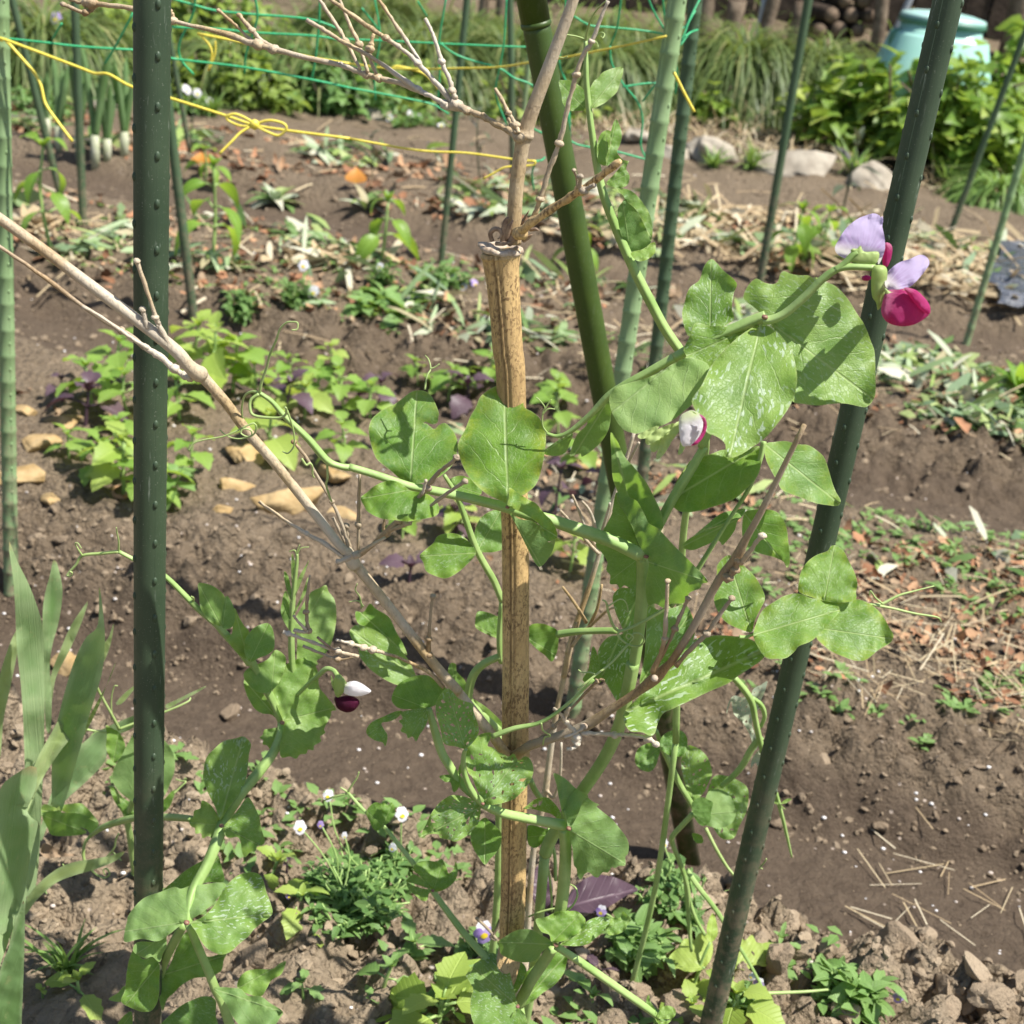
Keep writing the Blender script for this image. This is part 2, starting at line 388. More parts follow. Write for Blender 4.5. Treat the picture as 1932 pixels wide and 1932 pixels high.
def m_pole(name, c, c2, ro=.38, scuff=.5):
    t = NT(name); co_ = t.n('Mapping', {'Vector': t.obj(), 'Scale': (1, 1, .12)}).outputs[0]
    st = t.noise(260, 4, .7, co_); blot = t.step(t.noise(18, 4), .35, .7)
    col = t.mix(t.m('MULTIPLY', blot, .7), c, c2)
    sc_ = t.m('MULTIPLY', t.step(st, .60, .72), t.step(t.noise(45, 3), .50, .62))
    col = t.mix(t.m('MULTIPLY', sc_, scuff), col, (.30, .34, .28))
    z_ = t.n('SeparateXYZ', {0: t.obj()}).outputs[2]; mud = t.m('MULTIPLY', t.step(z_, .34, .02), t.step(t.noise(70, 5, .7), .42, .60)); col = t.mix(t.m('MULTIPLY', mud, .75), col, (.22, .165, .11))
    dust = t.step(t.noise(900, 2, .6), .66, .74); col = t.mix(t.m('MULTIPLY', dust, .35), col, (.35, .36, .30))
    return t.done(t.pbsdf(col, t.m('ADD', ro, t.m('MULTIPLY', t.noise(30, 3), .25)), .4, st, .0006, .35))
def m_bamboo(name, ca, cb, spk=(.10, .055, .025), grey=None, spots=.75):
    t = NT(name); uvn = t.n('UVMap', uv_map='uv'); 
    mp = t.n('Mapping', {'Vector': t.obj(), 'Scale': (1, 1, .22)}).outputs[0]
    gro = t.step(t.attr('edge'), .98, .5); fib = t.noise(420, 3, .6, mp); col = t.mix(t.step(t.noise(28, 3, .5, mp), .3, .7), ca, cb)
    col = t.mix(t.m('MULTIPLY', t.step(fib, .45, .68), .30), col, spk)
    sp = t.step(t.noise(620, 3, .65, t.n('Mapping', {'Vector': t.obj(), 'Scale': (1, 1, .5)}).outputs[0]), .51, .57)
    cl = t.step(t.noise(30, 4, .7), .32, .58)
    col = t.mix(t.m('MULTIPLY', t.m('MULTIPLY', sp, cl), spots), col, spk)
    col = t.mix(t.m('MULTIPLY', t.m('MULTIPLY', gro, t.step(t.noise(60, 4, .7, mp), .32, .58)), .75), col, (.095, .060, .030)); col = t.mix(t.m('MULTIPLY', t.step(t.noise(11, 4, .6), .46, .66), .45), col, (.27, .165, .075))
    if grey: col = t.mix(t.step(t.noise(16, 3), .38, .62), col, grey)
    return t.done(t.pbsdf(col, .55, .35, t.m('ADD', fib, sp), .0006, .5))
def m_petal(name, c, cv, tr, white=None, ro=.55):
    t = NT(name); sp = t.n('SeparateXYZ', {0: t.n('UVMap', uv_map='uv').outputs[0]})
    u = sp.outputs[0]; v = t.m('SUBTRACT', sp.outputs[1], .5)
    ang = t.m('DIVIDE', v, t.m('ADD', u, .12)); st = t.step(t.noise(1, 3, .6, t.n('CombineXYZ', {0: t.m('MULTIPLY', ang, 46), 1: t.m('MULTIPLY', u, 1.5)}).outputs[0]), .44, .58)
    col = t.mix(t.m('MULTIPLY', st, t.step(u, .75, .10)), c, cv)
    if white: col = t.mix(t.step(u, .30, .05), col, white)
    col = t.mix(t.m('MULTIPLY', t.step(t.noise(140, 3), .4, .7), .25), col, tuple(min(1, q * 1.25 + .04) for q in c))
    return t.done(leafshade(t, col, tr, ro, .45, st, .0004, .2))

M = {}
M['pea'] = m_pea()
M['stem'] = m_plain('pea_stem', (.205, .325, .085), (.305, .42, .145), .5, 45)
M['tendril'] = m_plain('tendril', (.270, .370, .115), (.350, .44, .17), .5, 60)
M['calyx'] = m_leaf('calyx', (.36, .48, .15), (.48, .58, .24), (.5, .62, .15), veins=False)
M['lilac'] = m_petal('lilac_petal', (.52, .44, .66), (.20, .05, .26), (.66, .52, .82), (.80, .78, .66))
M['magenta'] = m_petal('magenta_petal', (.46, .045, .19), (.30, .012, .10), (.75, .08, .32), (.62, .22, .36))
M['maroon'] = m_petal('maroon_petal', (.105, .010, .045), (.05, .006, .02), (.25, .02, .08))
M['white'] = m_petal('white_petal', (.80, .78, .80), (.62, .55, .60), (.85, .82, .85), (.60, .68, .34))
M['soil'] = m_soil(); M['clod'] = m_clod()
M['pole'] = m_pole('dark_green_coating', (.027, .050, .025), (.056, .086, .046), .42, .85)
M['palepole'] = m_pole('faded_green_coating', (.19, .295, .125), (.255, .36, .18), .5, .35)
M['bgpole'] = m_pole('green_coating', (.048, .088, .040), (.075, .125, .060), .5, .3)
M['greenbam'] = m_pole('green_bamboo_skin', (.028, .056, .006), (.066, .108, .014), .32, .15)
M['bamboo'] = m_bamboo('dry_bamboo', (.50, .335, .140), (.64, .460, .220))
M['oldbam'] = m_bamboo('weathered_bamboo', (.38, .265, .120), (.50, .385, .220), grey=(.50, .445, .355), spots=.45)
M['twig'] = m_bamboo('dry_twig', (.25, .165, .075), (.38, .275, .145), grey=(.35, .29, .21), spots=.5)
M['cut'] = m_plain('cut_bamboo_wood', (.52, .44, .34), (.30, .22, .15), .8, 260)
M['husk'] = m_plain('bamboo_husk', (.16, .105, .07), (.34, .25, .17), .8, 200)
M['iris'] = m_iris('iris_leaf', (.155, .29, .090), (.26, .41, .18), (.34, .52, .10))
M['irislite'] = m_iris('pale_iris_leaf', (.32, .43, .13), (.42, .52, .20), (.46, .60, .12))
M['shiso'] = m_leaf('green_shiso_leaf', (.145, .285, .040), (.275, .41, .085), (.44, .60, .07), .5, .4)
M['limeshiso'] = m_leaf('lime_leaf', (.245, .375, .055), (.38, .48, .115), (.54, .66, .09), .5, .4)
M['purple'] = m_leaf('purple_shiso_leaf', (.062, .034, .048), (.115, .072, .088), (.12, .045, .06), .45, .22)
M['pepper'] = m_leaf('pepper_leaf', (.10, .22, .025), (.22, .36, .055), (.40, .58, .05), .4, .42)
M['mint'] = m_leaf('round_leaf', (.135, .255, .060), (.235, .370, .120), (.34, .50, .09), .5, .35)
M['viola'] = m_leaf('viola_leaf', (.075, .165, .040), (.18, .30, .085), (.24, .40, .06), .5, .3)
M['dark'] = m_leaf('aubergine_leaf', (.055, .040, .050), (.10, .15, .06), (.12, .12, .06), .5, .25)
M['shrub'] = m_leaf('shrub_leaf', (.085, .185, .028), (.27, .38, .065), (.36, .49, .06), .40, .36, c3=(.36, .42, .10))
M['ivy'] = m_leaf('bank_leaf', (.11, .19, .03), (.27, .35, .07), (.38, .50, .07), .5, .35)
M['sedge'] = m_leaf('sedge_blade', (.060, .110, .028), (.19, .245, .075), (.24, .31, .06), .5, .35, veins=False, c3=(.34, .34, .14))
M['grass'] = m_leaf('grass_blade', (.11, .21, .045), (.24, .36, .10), (.32, .48, .08), .5, .3, veins=False)
M['drygrass'] = m_isl('dry_straw', [(.46, .36, .21), (.55, .45, .28), (.38, .28, .16), (.62, .54, .38), (.50, .38, .22)], .75, .2)
M['mulch'] = m_isl('cut_leaf_mulch', [(.24, .34, .15), (.33, .43, .23), (.13, .22, .06), (.45, .50, .34), (.26, .36, .09), (.40, .35, .20), (.18, .27, .14), (.36, .44, .16), (.58, .56, .42), (.11, .20, .05)], .6, .22)
M['bark'] = m_isl('bark_chips', [(.25, .120, .062), (.36, .180, .095), (.19, .095, .052), (.33, .23, .14), (.42, .25, .14), (.27, .19, .12)], .85)
M['grit'] = m_isl('white_grit', [(.75, .73, .70), (.62, .58, .54), (.82, .80, .78), (.55, .48, .42)], .8)
M['stone'] = m_plain('pale_stone', (.25, .215, .165), (.40, .355, .28), .85, 14, .2, .006, .6)
M['ochre'] = m_plain('ochre_stone', (.30, .20, .085), (.44, .32, .165), .85, 30, .2, .005, .6)
M['bin'] = m_plain('mint_plastic', (.30, .56, .47), (.36, .62, .53), .32, 5, .5, .001, .05)
M['binlid'] = m_plain('lid_plastic', (.30, .52, .46), (.42, .60, .54), .35, 5, .5, .001, .05)
M['binrim'] = m_plain('dark_lid_rim', (.05, .16, .11), (.08, .2, .14), .4, 6)
M['wood'] = m_plain('old_log_wood', (.11, .080, .055), (.22, .17, .12), .9, 22, .2, .006, .7)
M['cutwood'] = m_plain('log_end', (.20, .14, .09), (.11, .075, .05), .85, 60)
M['darkwood'] = m_plain('dark_fence_board', (.030, .022, .016), (.075, .055, .040), .9, 18, .2, .005, .6)
M['bleached'] = m_leaf('bleached_leaf', (.34, .40, .26), (.48, .52, .38), (.5, .55, .35), veins=False)
M['shaft'] = m_plain('leek_shaft', (.32, .35, .20), (.44, .44, .32), .6, 30)
M['pipe'] = m_plain('grey_pipe', (.33, .35, .38), (.42, .44, .46), .4, 9)
M['yellow'] = m_plain('yellow_twine', (.70, .57, .05), (.78, .66, .12), .45, 300)
M['net'] = m_plain('green_net_cord', (.035, .34, .13), (.06, .44, .19), .4, 200)
M['film'] = m_plain('black_plastic_film', (.045, .050, .060), (.10, .11, .13), .22, 40, .6, .01, .8)
M['cream'] = m_plain('dry_husk_sheet', (.60, .53, .36), (.70, .64, .48), .7, 30)
M['redleaf'] = m_leaf('red_and_yellow_leaf', (.62, .12, .06), (.72, .42, .05), (.7, .3, .05), veins=False, sc=60)
M['vwhite'] = m_leaf('white_viola_petal', (.72, .70, .74), (.80, .78, .82), (.8, .8, .8), veins=False)
M['vpurple'] = m_leaf('purple_viola_petal', (.30, .20, .50), (.55, .45, .72), (.4, .2, .6), veins=False)
M['vyellow'] = m_leaf('yellow_viola_petal', (.80, .60, .02), (.85, .70, .05), (.8, .6, .05), veins=False)
# ------------------------------------------------------------------ the ground: one sheet out to the horizon, fine where the photograph is near
def steps(segs):
    o = []
    for a, b, d in segs: o += list(np.arange(a, b, d))
    return np.array(o + [segs[-1][1]])
def growing(a, b, d, g=1.25):
    o = []; 
    while a < b: o.append(a); a += d; d *= g
    return o + [b]
rr = np.concatenate([-np.array(growing(.4, 40, .15))[::-1] + .8, steps([(.55, .85, .02), (.85, 1.72, .0055), (1.72, 2.9, .010), (2.9, 5, .022), (5, 9.5, .06)]), np.array(growing(9.6, 150, .3))])
ss = np.concatenate([-np.array(growing(3.0, 120, .12))[::-1], steps([(-2.95, -1.25, .03), (-1.25, -.85, .012), (-.85, .36, .0065), (.36, .7, .012), (.7, 1.6, .05)]), np.array(growing(1.65, 120, .12))])
Rg, Sg = np.meshgrid(rr, ss, indexing='ij'); X, Y = xy(Rg, Sg); Z = hz(X, Y, True)
nr, ns = Rg.shape
me = bpy.data.meshes.new('ground')
idx = np.arange(nr * ns).reshape(nr, ns)
q = np.stack([idx[:-1, :-1], idx[:-1, 1:], idx[1:, 1:], idx[1:, :-1]], -1).reshape(-1, 4)
me.vertices.add(nr * ns); me.vertices.foreach_set('co', np.stack([X, Y, Z], -1).ravel())
me.loops.add(len(q) * 4); me.loops.foreach_set('vertex_index', q.ravel())
me.polygons.add(len(q)); me.polygons.foreach_set('loop_start', np.arange(0, len(q) * 4, 4)); me.polygons.foreach_set('use_smooth', [True] * len(q))
me.update(calc_edges=True); me.validate()
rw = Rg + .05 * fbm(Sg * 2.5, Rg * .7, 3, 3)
moist_shade = np.clip((-np.interp(rw, PR[:, 0], PR[:, 1]) - .012) / .05, 0, 1)
moist_shade = np.maximum(moist_shade, .95 * np.exp(-((rw - 1.50) / .045) ** 2)); moist_shade = np.maximum(moist_shade, .70 * np.exp(-((rw - 2.78) / .12) ** 2)); moist_shade = np.maximum(moist_shade, .45 * np.exp(-((rw - 1.6) / .05) ** 2)); moist_shade = np.clip(moist_shade + .5 * (fbm(X * 2, Y * 2, 77, 3)) * (rw > 2.5), 0, 1)  # bands along bank foot and slopes: damp together with painted shade
at = me.attributes.new('moist_shade', 'FLOAT', 'POINT'); at.data.foreach_set('value', moist_shade.ravel())
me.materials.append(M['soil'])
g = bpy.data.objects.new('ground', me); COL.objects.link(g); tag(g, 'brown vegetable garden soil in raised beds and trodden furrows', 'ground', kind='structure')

def sample(n, r0, r1, f0=0., f1=1., mask=None, thr=0, sc=4.0):
    """n spots in a strip of bed; f runs across the visible width (0 left edge, 1 right edge)"""
    R_ = rng.uniform(r0, r1, n * 4); a = -.70 * R_ - .06; b = .10 * R_ + .34
    S_ = a + (b - a) * rng.uniform(f0, f1, n * 4); x, y = xy(R_, S_)
    if mask is not None: k = fbm(x * sc, y * sc, mask, 3) > thr; x, y = x[k], y[k]
    x, y = x[:n], y[:n]; return np.stack([x, y, hz(x, y, True)], -1)
def strips(mb, pts, L, Wd, tilt=.35, lift=.004, bend=.3, nseg=2, th=None):
    for p in pts:
        l = rng.uniform(*L); w_ = rng.uniform(*Wd); az = rng.uniform(0, 6.283); el = rng.normal(0, tilt * .5)
        d = np.array([math.cos(az), math.sin(az), 0]); n_ = np.array([-d[1], d[0], rng.normal(0, tilt)])
        v = []; 
        for i in range(nseg + 1):
            t = i / nseg - .5; c = p + d * l * t + np.array([0, 0, lift + abs(math.sin(el)) * l * .5 + math.sin(el) * l * t - bend * l * t * t * .5 + .004])
            tw = w_ * (1 if nseg < 3 else (1 - abs(2 * t) ** 2.5 * .85)); c = c + n_ * (rng.normal(0, .1) * w_)
            v += [c - n_ * tw / 2, c + n_ * tw / 2]
        mb.add(v, [(2 * i, 2 * i + 1, 2 * i + 3, 2 * i + 2) for i in range(nseg)])
def chips(mb, pts, a, b):
    for p in pts:
        L = rng.uniform(a, b) * 1.7; put(mb, blade(L, L * rng.uniform(.3, .8), 'ovate', 4, rng.uniform(-1.2, 1.6), rng.uniform(-.4, .7), .25, 1), rotm(rng.uniform(0, 6.28), rng.normal(0, .35), rng.normal(0, .5)), p + np.array([0, 0, .004]))

# clods broken out of the beds
mb = MB()
def clods(n, r0, r1, a, b, f0=0, f1=1, n_=2):
    for p in sample(n, r0, r1, f0, f1):
        s_ = a + (b - a) * rng.random() ** 3
        blob(mb, p + np.array([0, 0, s_ * rng.uniform(-.15, .25)]), (s_ * rng.uniform(.7, 1.4), s_ * rng.uniform(.7, 1.1), s_ * rng.uniform(.55, .85)), (n_ if s_ > .004 else 1), 0, .5, int(rng.integers(1, 9999)), rotm(rng.uniform(0, 6.28), rng.normal(0, .4)), 8 if s_ > .004 else 4)
clods(420, .86, 1.19, .004, .027, .50, 1.02, 3); clods(3600, .82, 1.18, .0012, .008, 0, 1, 2); clods(160, 1.06, 1.19, .004, .018)
clods(3200, 1.43, 1.70, .0010, .007); clods(60, 1.46, 1.64, .005, .018, 0, 1, 3); clods(500, 1.18, 1.46, .001, .004, 0, 1, 1); clods(1500, 2.45, 2.9, .0015, .012); clods(900, 1.6, 2.5, .001, .006); clods(1000, 3.45, 4.1, .002, .013); clods(800, 4.7, 6.2, .002, .012)
mb.build('soil_clods', M['clod'], smooth=False, label='crumbled dry clods strewn over the bed edges', cat='soil', kind='stuff')
mb = MB()
for p in np.concatenate([sample(160, .85, 1.25), sample(200, 1.25, 1.7), sample(180, 1.7, 2.4), sample(150, 2.4, 3.4), sample(120, 3.4, 6)]):
    s_ = rng.uniform(.0012, .0034) * (1 if p[1] < 2 else 1.3); blob(mb, p + np.array([0, 0, s_ * .4]), (s_, s_ * .8, s_ * .7), 1, 0, .5, int(rng.integers(1, 999)))
mb.build('white_grit', M['grit'], label='white grit specks scattered through the soil', cat='grit', kind='stuff')
mb = MB(); mb2 = MB(); mb3 = MB(); mb4 = MB()
# mulch of cut leaves, bark and straw on the far beds
strips(mb, sample(800, 2.82, 3.42, 0, 1.02, 31, .10), (.03, .13), (.006, .022), .6, .008, .5, 4)
strips(mb, sample(900, 4.0, 4.75, 0, 1.02, 32, .10), (.04, .15), (.008, .026), .6, .010, .5, 4)
strips(mb, sample(160, 2.0, 2.4, .45, 1.02, 33, -.05), (.02, .07), (.006, .016), .5, .005, .5, 4)
strips(mb, sample(700, 2.85, 3.3, .55, 1.02, 34, .0), (.02, .06), (.006, .02), .6, .008, .5, 4)
chips(mb2, sample(1500, 2.8, 3.45, 0, 1.02, 35, -.1), .008, .026); chips(mb2, sample(1400, 4.0, 4.7, 0, 1.02, 36, -.1), .010, .034)
chips(mb2, sample(1700, 1.66, 2.25, .60, 1.03, 37, -.10, 6), .004, .016); chips(mb2, sample(110, 1.7, 2.4, 0, .6, 38, .1), .006, .020)
strips(mb3, sample(480, 1.62, 2.05, .74, 1.03, 39, -.05), (.02, .09), (.0007, .0020), .3, .004, .1, 1)
strips(mb3, sample(260, 1.7, 2.4, .5, 1.03), (.02, .07), (.0010, .003), .4, .004, .2, 2)
strips(mb3, sample(40, 1.28, 1.5, .80, 1.02), (.04, .08), (.0008, .0019), .1, .002, .1, 1)
strips(mb3, sample(800, 4.0, 4.8, .60, 1.03, 40, -.15), (.04, .16), (.005, .014), .5, .01, .2, 2)
strips(mb3, sample(520, 2.7, 3.4), (.03, .12), (.002, .006), .4, .004, .2, 2)
strips(mb3, sample(200, 3.95, 4.8), (.04, .14), (.003, .008), .4, .004, .2, 2)
strips(mb3, sample(160, 4.9, 6.2), (.04, .14), (.002, .006), .4, .004, .2, 2)
strips(mb3, sample(380, 4.1, 4.9, .76, .97), (.05, .16), (.005, .014), .6, .015, .3, 2)
for cx_, cy_, wx_, wy_, n_ in [(70, 432, 80, 14, 90), (590, 492, 70, 12, 90), (1095, 447, 50, 14, 70), (1350, 424, 60, 12, 80), (1440, 418, 50, 12, 60), (640, 500, 60, 10, 50), (1720, 690, 110, 24, 120)]:
    strips(mb if cy_ == 690 else mb3, GPv(cx_ + rng.normal(0, .5, n_) * wx_, cy_ + rng.normal(0, .5, n_) * wy_), (.03, .09), (.008, .022), .6, .01, .5, 3)
mb.build('leaf_mulch', M['mulch'], label='cut green leaves laid as mulch on the far beds', cat='mulch', kind='stuff')
mb2.build('bark_mulch', M['bark'], label='reddish bark chips and dead leaf bits on the beds', cat='mulch', kind='stuff')
mb3.build('straw_litter', M['drygrass'], label='pale straw stalks lying on soil and bark', cat='straw', kind='stuff')
# dead grass fringe hanging along the stone edging
mb = MB()
for p in sample(1500, 5.7, 6.5, .0, 1.03, 51, -.2, 1.5):
    L = rng.uniform(.08, .26); az = rng.uniform(0, 6.283)
    b = blade(L, rng.uniform(.004, .009), 'strap', 4, rng.uniform(.6, 2.2), .1, 0, 1); put(mb, b, rotm(az, rng.uniform(.4, 1.3)), p)
mb.build('dead_grass', M['drygrass'], label='dead straw coloured grass fringing the bed below the bank', cat='grass', kind='stuff')
mb = MB()
for p in sample(900, 6.4, 8.8, -.05, 1.08):
    for k in range(3):
        b = blade(rng.uniform(.10, .28), rng.uniform(.006, .012), 'strap', 4, rng.uniform(.6, 1.8), .1, 0, 1); put(mb, b, rotm(rng.uniform(0, 6.283), rng.uniform(.5, 1.4)), p)
mb.build('bank_grass', M['grass'], label='low green grass between the plants of the bank', cat='grass', kind='stuff')
mb = MB()
for p in np.concatenate([sample(260, 1.6, 2.35, .7, 1.02, 61, .05, 7), sample(300, 2.8, 3.4, 0, 1, 62, .1, 5), sample(160, .84, 1.15, .1, .75, 63, .1, 8), sample(200, 5.4, 6.4, 0, 1, 64, 0, 3)]):
    for k in range(5):
        L = rng.uniform(.008, .022); put(mb, blade(L, L * .55, 'ovate', 3, .4, .2, 0, 1), rotm(rng.uniform(0, 6.283), rng.uniform(.1, .8)), p + rng.normal(0, .006, 3) * (1, 1, 0) + (0, 0, .004))
mb.build('small_weeds', M['mint'], label='tiny weed seedlings speckled over the soil', cat='weeds', kind='stuff')

# ------------------------------------------------------------------ stones
def stone(name, x, y, wpx, asp, hgt, label, mat, seed, group=None, cat='stone'):
    p = GP(x, y); t = np.linalg.norm(p - CAM); r_ = wpx / 2 * ((p - CAM) @ CF) / FOC * 1.38
    m = MB(); blob(m, p + np.array([0, 0, r_ * hgt * .22]), (r_, r_ * asp, r_ * hgt), 4, 0, .6, seed, rotm(rng.normal(0, .4), rng.normal(0, .1), rng.normal(0, .15)), 10 if mat is not M['stone'] else 5)
    return m.build(name, mat, label=label, cat=cat, group=group)
GS = 'edging stones below the bank'
stone('edging_stone', 1205, 262, 85, .6, .35, 'long flat pale stone behind the faded green pole', M['stone'], 3, GS)
stone('edging_stone', 1412, 226, 78, .7, .45, 'grey stone at the foot of the leafy clump by the grass mound', M['stone'], 5, GS)
stone('edging_stone', 1335, 300, 74, .8, .7, 'rounded tan stone with grass tufts growing before it', M['stone'], 8, GS)
stone('edging_stone', 1505, 322, 135, .65, .48, 'largest pale boulder of the edging, humped on one side', M['stone'], 11, GS)
stone('edging_stone', 1655, 352, 92, .8, .75, 'smooth egg-shaped pale boulder beside the thick leaning pole', M['stone'], 13, GS)
stone('edging_stone', 1812, 305, 100, .6, .55, 'blocky beige stone half hidden by grass right of the leaning pole', M['stone'], 17, GS)
stone('edging_stone', 1268, 296, 52, .7, .6, 'small dark tan stone between the two studded poles', M['stone'], 19, GS)
stone('edging_stone', 715, 225, 62, .6, .4, 'low grey stone under the leafy bank behind the yellow twine', M['stone'], 23, GS)
stone('edging_stone', 1425, 318, 48, .7, .5, 'small stone against the left side of the largest boulder', M['stone'], 29, GS)
stone('edging_stone', 205, 200, 60, .6, .3, 'flat pinkish stone behind the leeks', M['stone'], 31, GS)
GO = 'ochre stones among the shiso'
for (x, y, wp, a, h, lab, sd) in [
    (45, 905, 105, .7, .35, 'broad ochre stone at the left edge with a small leaf on it', 2), (72, 842, 78, .8, .5, 'cream stone above the broad ochre one at the left edge', 4),
    (122, 800, 60, .7, .45, 'yellow stone under the drooping purple leaf', 6), (88, 945, 34, .7, .5, 'small buff stone below the broad ochre one', 7), (232, 792, 50, .8, .4, 'tan stone hidden behind lime leaves beside the thick upright pole', 9),
    (552, 957, 128, .5, .42, 'long ochre stone crossing behind the dry branch tips', 12), (470, 868, 62, .8, .6, 'upright ochre stone under the bright lime leaf', 14), (440, 915, 62, .6, .35, 'flat amber stone beside the long ochre one', 16),
    (420, 965, 40, 1.0, .3, 'kite-shaped ochre chip lying alone on the bare slope', 18), (630, 905, 66, .6, .5, 'ochre stone behind the largest pea leaf', 20), (650, 978, 50, .6, .4, 'cream stone by the node of the dry branch', 22), (1115, 880, 70, .5, .35, 'pale tan stone behind the dry bamboo culm', 25), (45, 780, 60, .6, .4, 'weathered cream stone behind the far left pole', 27)]:
    stone('ochre_stone', x, y, wp, a, h, lab, M['ochre'], sd, GO)
stone('pebble', 437, 1352, 38, .9, .75, 'round tan pebble alone on the trodden furrow', M['clod'], 41)
stone('pebble', 122, 1262, 62, .7, .6, 'ochre cobble behind the iris blades', M['ochre'], 43)
stone('pebble', 1475, 1556, 42, .9, .35, 'flat beige pebble pressed into the furrow behind the leaning pole', M['clod'], 47)
stone('pebble', 1665, 1562, 30, 1.1, .5, 'small brown pebble beside the fallen straws in the furrow', M['clod'], 49)
stone('pebble', 480, 1812, 58, .8, .8, 'square brown clod-like stone under the right leaf of the left pea', M['clod'], 53)
stone('pebble', 455, 1868, 56, .7, .6, 'pinkish stone at the foot of the left pea', M['stone'], 59)
stone('pebble', 1690, 1800, 105, .75, .7, 'largest dry clod on the near bed, cracked across', M['clod'], 61)
stone('pebble', 1785, 1885, 62, .9, .8, 'tall squarish clod in the near right corner', M['clod'], 67)
stone('pebble', 1575, 1800, 60, .8, .7, 'knobbly clod left of the largest one on the near bed', M['clod'], 71)

# ------------------------------------------------------------------ bank: sedge mounds, leafy clumps, grass tufts
def mound(x, y, wpx, hpx, label, n=2600, mat='sedge'):
    p = GP(x, y); k = ((p - CAM) @ CF) / FOC; Rm = wpx / 2 * k * 1.15; H = hpx * k * 1.5
    root = empty('sedge_mound', p, label, 'grass mound', 'sedge mounds along the bank'); m = MB()
    for i in range(n):
        a = rng.uniform(0, 6.283); rad = Rm * .75 * math.sqrt(rng.random()); c = p + np.array([rad * math.cos(a), rad * math.sin(a) * .7, 0]); c[2] = hz(c[0:1], c[1:2])[0] + H * .38 * (1 - (rad / (Rm * .8)) ** 2) * rng.uniform(.6, 1)
        q_ = rad / (Rm * .75); L = H * rng.uniform(.6, 1.05); el = min(1.5, max(.15, 1.45 - 1.0 * q_ ** 1.3 + rng.normal(0, .18))); az = a + rng.normal(0, .45)
        put(m, blade(L, rng.uniform(.006, .011), 'strap', 7, rng.uniform(2.0, 4.3), .2, 0, 1), rotm(az, el), c)
    m.build('blades', M[mat], root); return root
mound(90, 150, 330, 150, 'yellow-green sedge mound at the left behind the leeks'); mound(430, 175, 200, 110, 'sedge mound behind the green net just right of the thick upright pole'); mound(590, 180, 240, 120, 'wide sedge mound behind the crossing dry twigs')
mound(800, 175, 260, 130, 'sedge mound behind the forked dry branch'); mound(960, 165, 220, 120, 'sedge mound seen between the dry branch and the green bamboo'); mound(1130, 190, 200, 130, 'dark sedge mound right behind the green bamboo')
mound(1390, 190, 260, 150, 'tallest hanging sedge mound right of the faded green pole'); mound(1535, 200, 200, 130, 'sedge mound below the woodpile'); mound(700, 60, 300, 80, 'far sedge mound at the top above the net', 900); mound(880, 95, 260, 80, 'far sedge mound before the grey posts', 900); mound(300, 70, 260, 90, 'far sedge mound hidden by the thick upright pole', 900); mound(1150, 110, 260, 90, 'far sedge mound behind the top of the green bamboo', 900)
mound(1880, 380, 200, 60, 'low rough grass mound at the right edge below the shrub', 600, 'grass')
def clump(x, y, wpx, hpx, leafpx, n, label, mat, name='leafy_shrub', cat='shrub', group='shrubs on the bank', heart=True):
    p = GP(x, y); k = ((p - CAM) @ CF) / FOC; Rm = wpx / 2 * k; H = hpx * k; Lf = leafpx * k
    root = empty(name, p, label, cat, group); m = MB(); st = MB()
    for i in range(max(5, n // 60)):
        a = rng.uniform(0, 6.283); e = p + np.array([Rm * .7 * math.cos(a), Rm * .5 * math.sin(a), H * rng.uniform(.5, .95)])
        tube(st, cr([p, (p + e) / 2 + rng.normal(0, .1, 3) * Rm, e], 3), [Lf * .10] * 3 + [Lf * .07] * 3 + [Lf * .04], 5)
    for i in range(n):
        a = rng.uniform(0, 6.283); q = rng.random() ** .45; ph = math.acos(rng.uniform(-.1, 1)); lob = 1 + .30 * math.sin(3 * a + x) + .18 * math.sin(7 * a + y)
        c = p + np.array([Rm * q * lob * math.sin(ph) * math.cos(a), Rm * .75 * q * lob * math.sin(ph) * math.sin(a), H * (.12 + .88 * q * max(0, math.cos(ph)) * (1 + .22 * math.sin(4 * a + 2)))])
        if fbm(np.array([c[0] / Lf * .28 + x]), np.array([(c[2] + c[1]) / Lf * .28]), 5, 2)[0] < -.22: continue
        L = Lf * rng.uniform(.6, 1.25)
        put(m, blade(L, L * (.85 if heart else .5), 'heart' if heart else 'ovate', 4, rng.uniform(.2, .9), rng.uniform(.1, .4), 0, 1), rotm(a + rng.normal(0, .8), rng.uniform(-.5, .6), rng.normal(0, .4)), c)
    st.build('stem', M['wood'], root); m.build('foliage', M[mat], root); return root
clump(1765, 300, 450, 180, 40, 2300, 'big broad-leaved shrub spilling forward under the mint green bin', 'shrub'); clump(1935, 275, 200, 200, 42, 800, 'broad-leaved shrub at the right edge beside the bin', 'shrub'); clump(1630, 275, 220, 130, 36, 600, 'left arm of broad leaves between sedge and leaning pole', 'shrub')
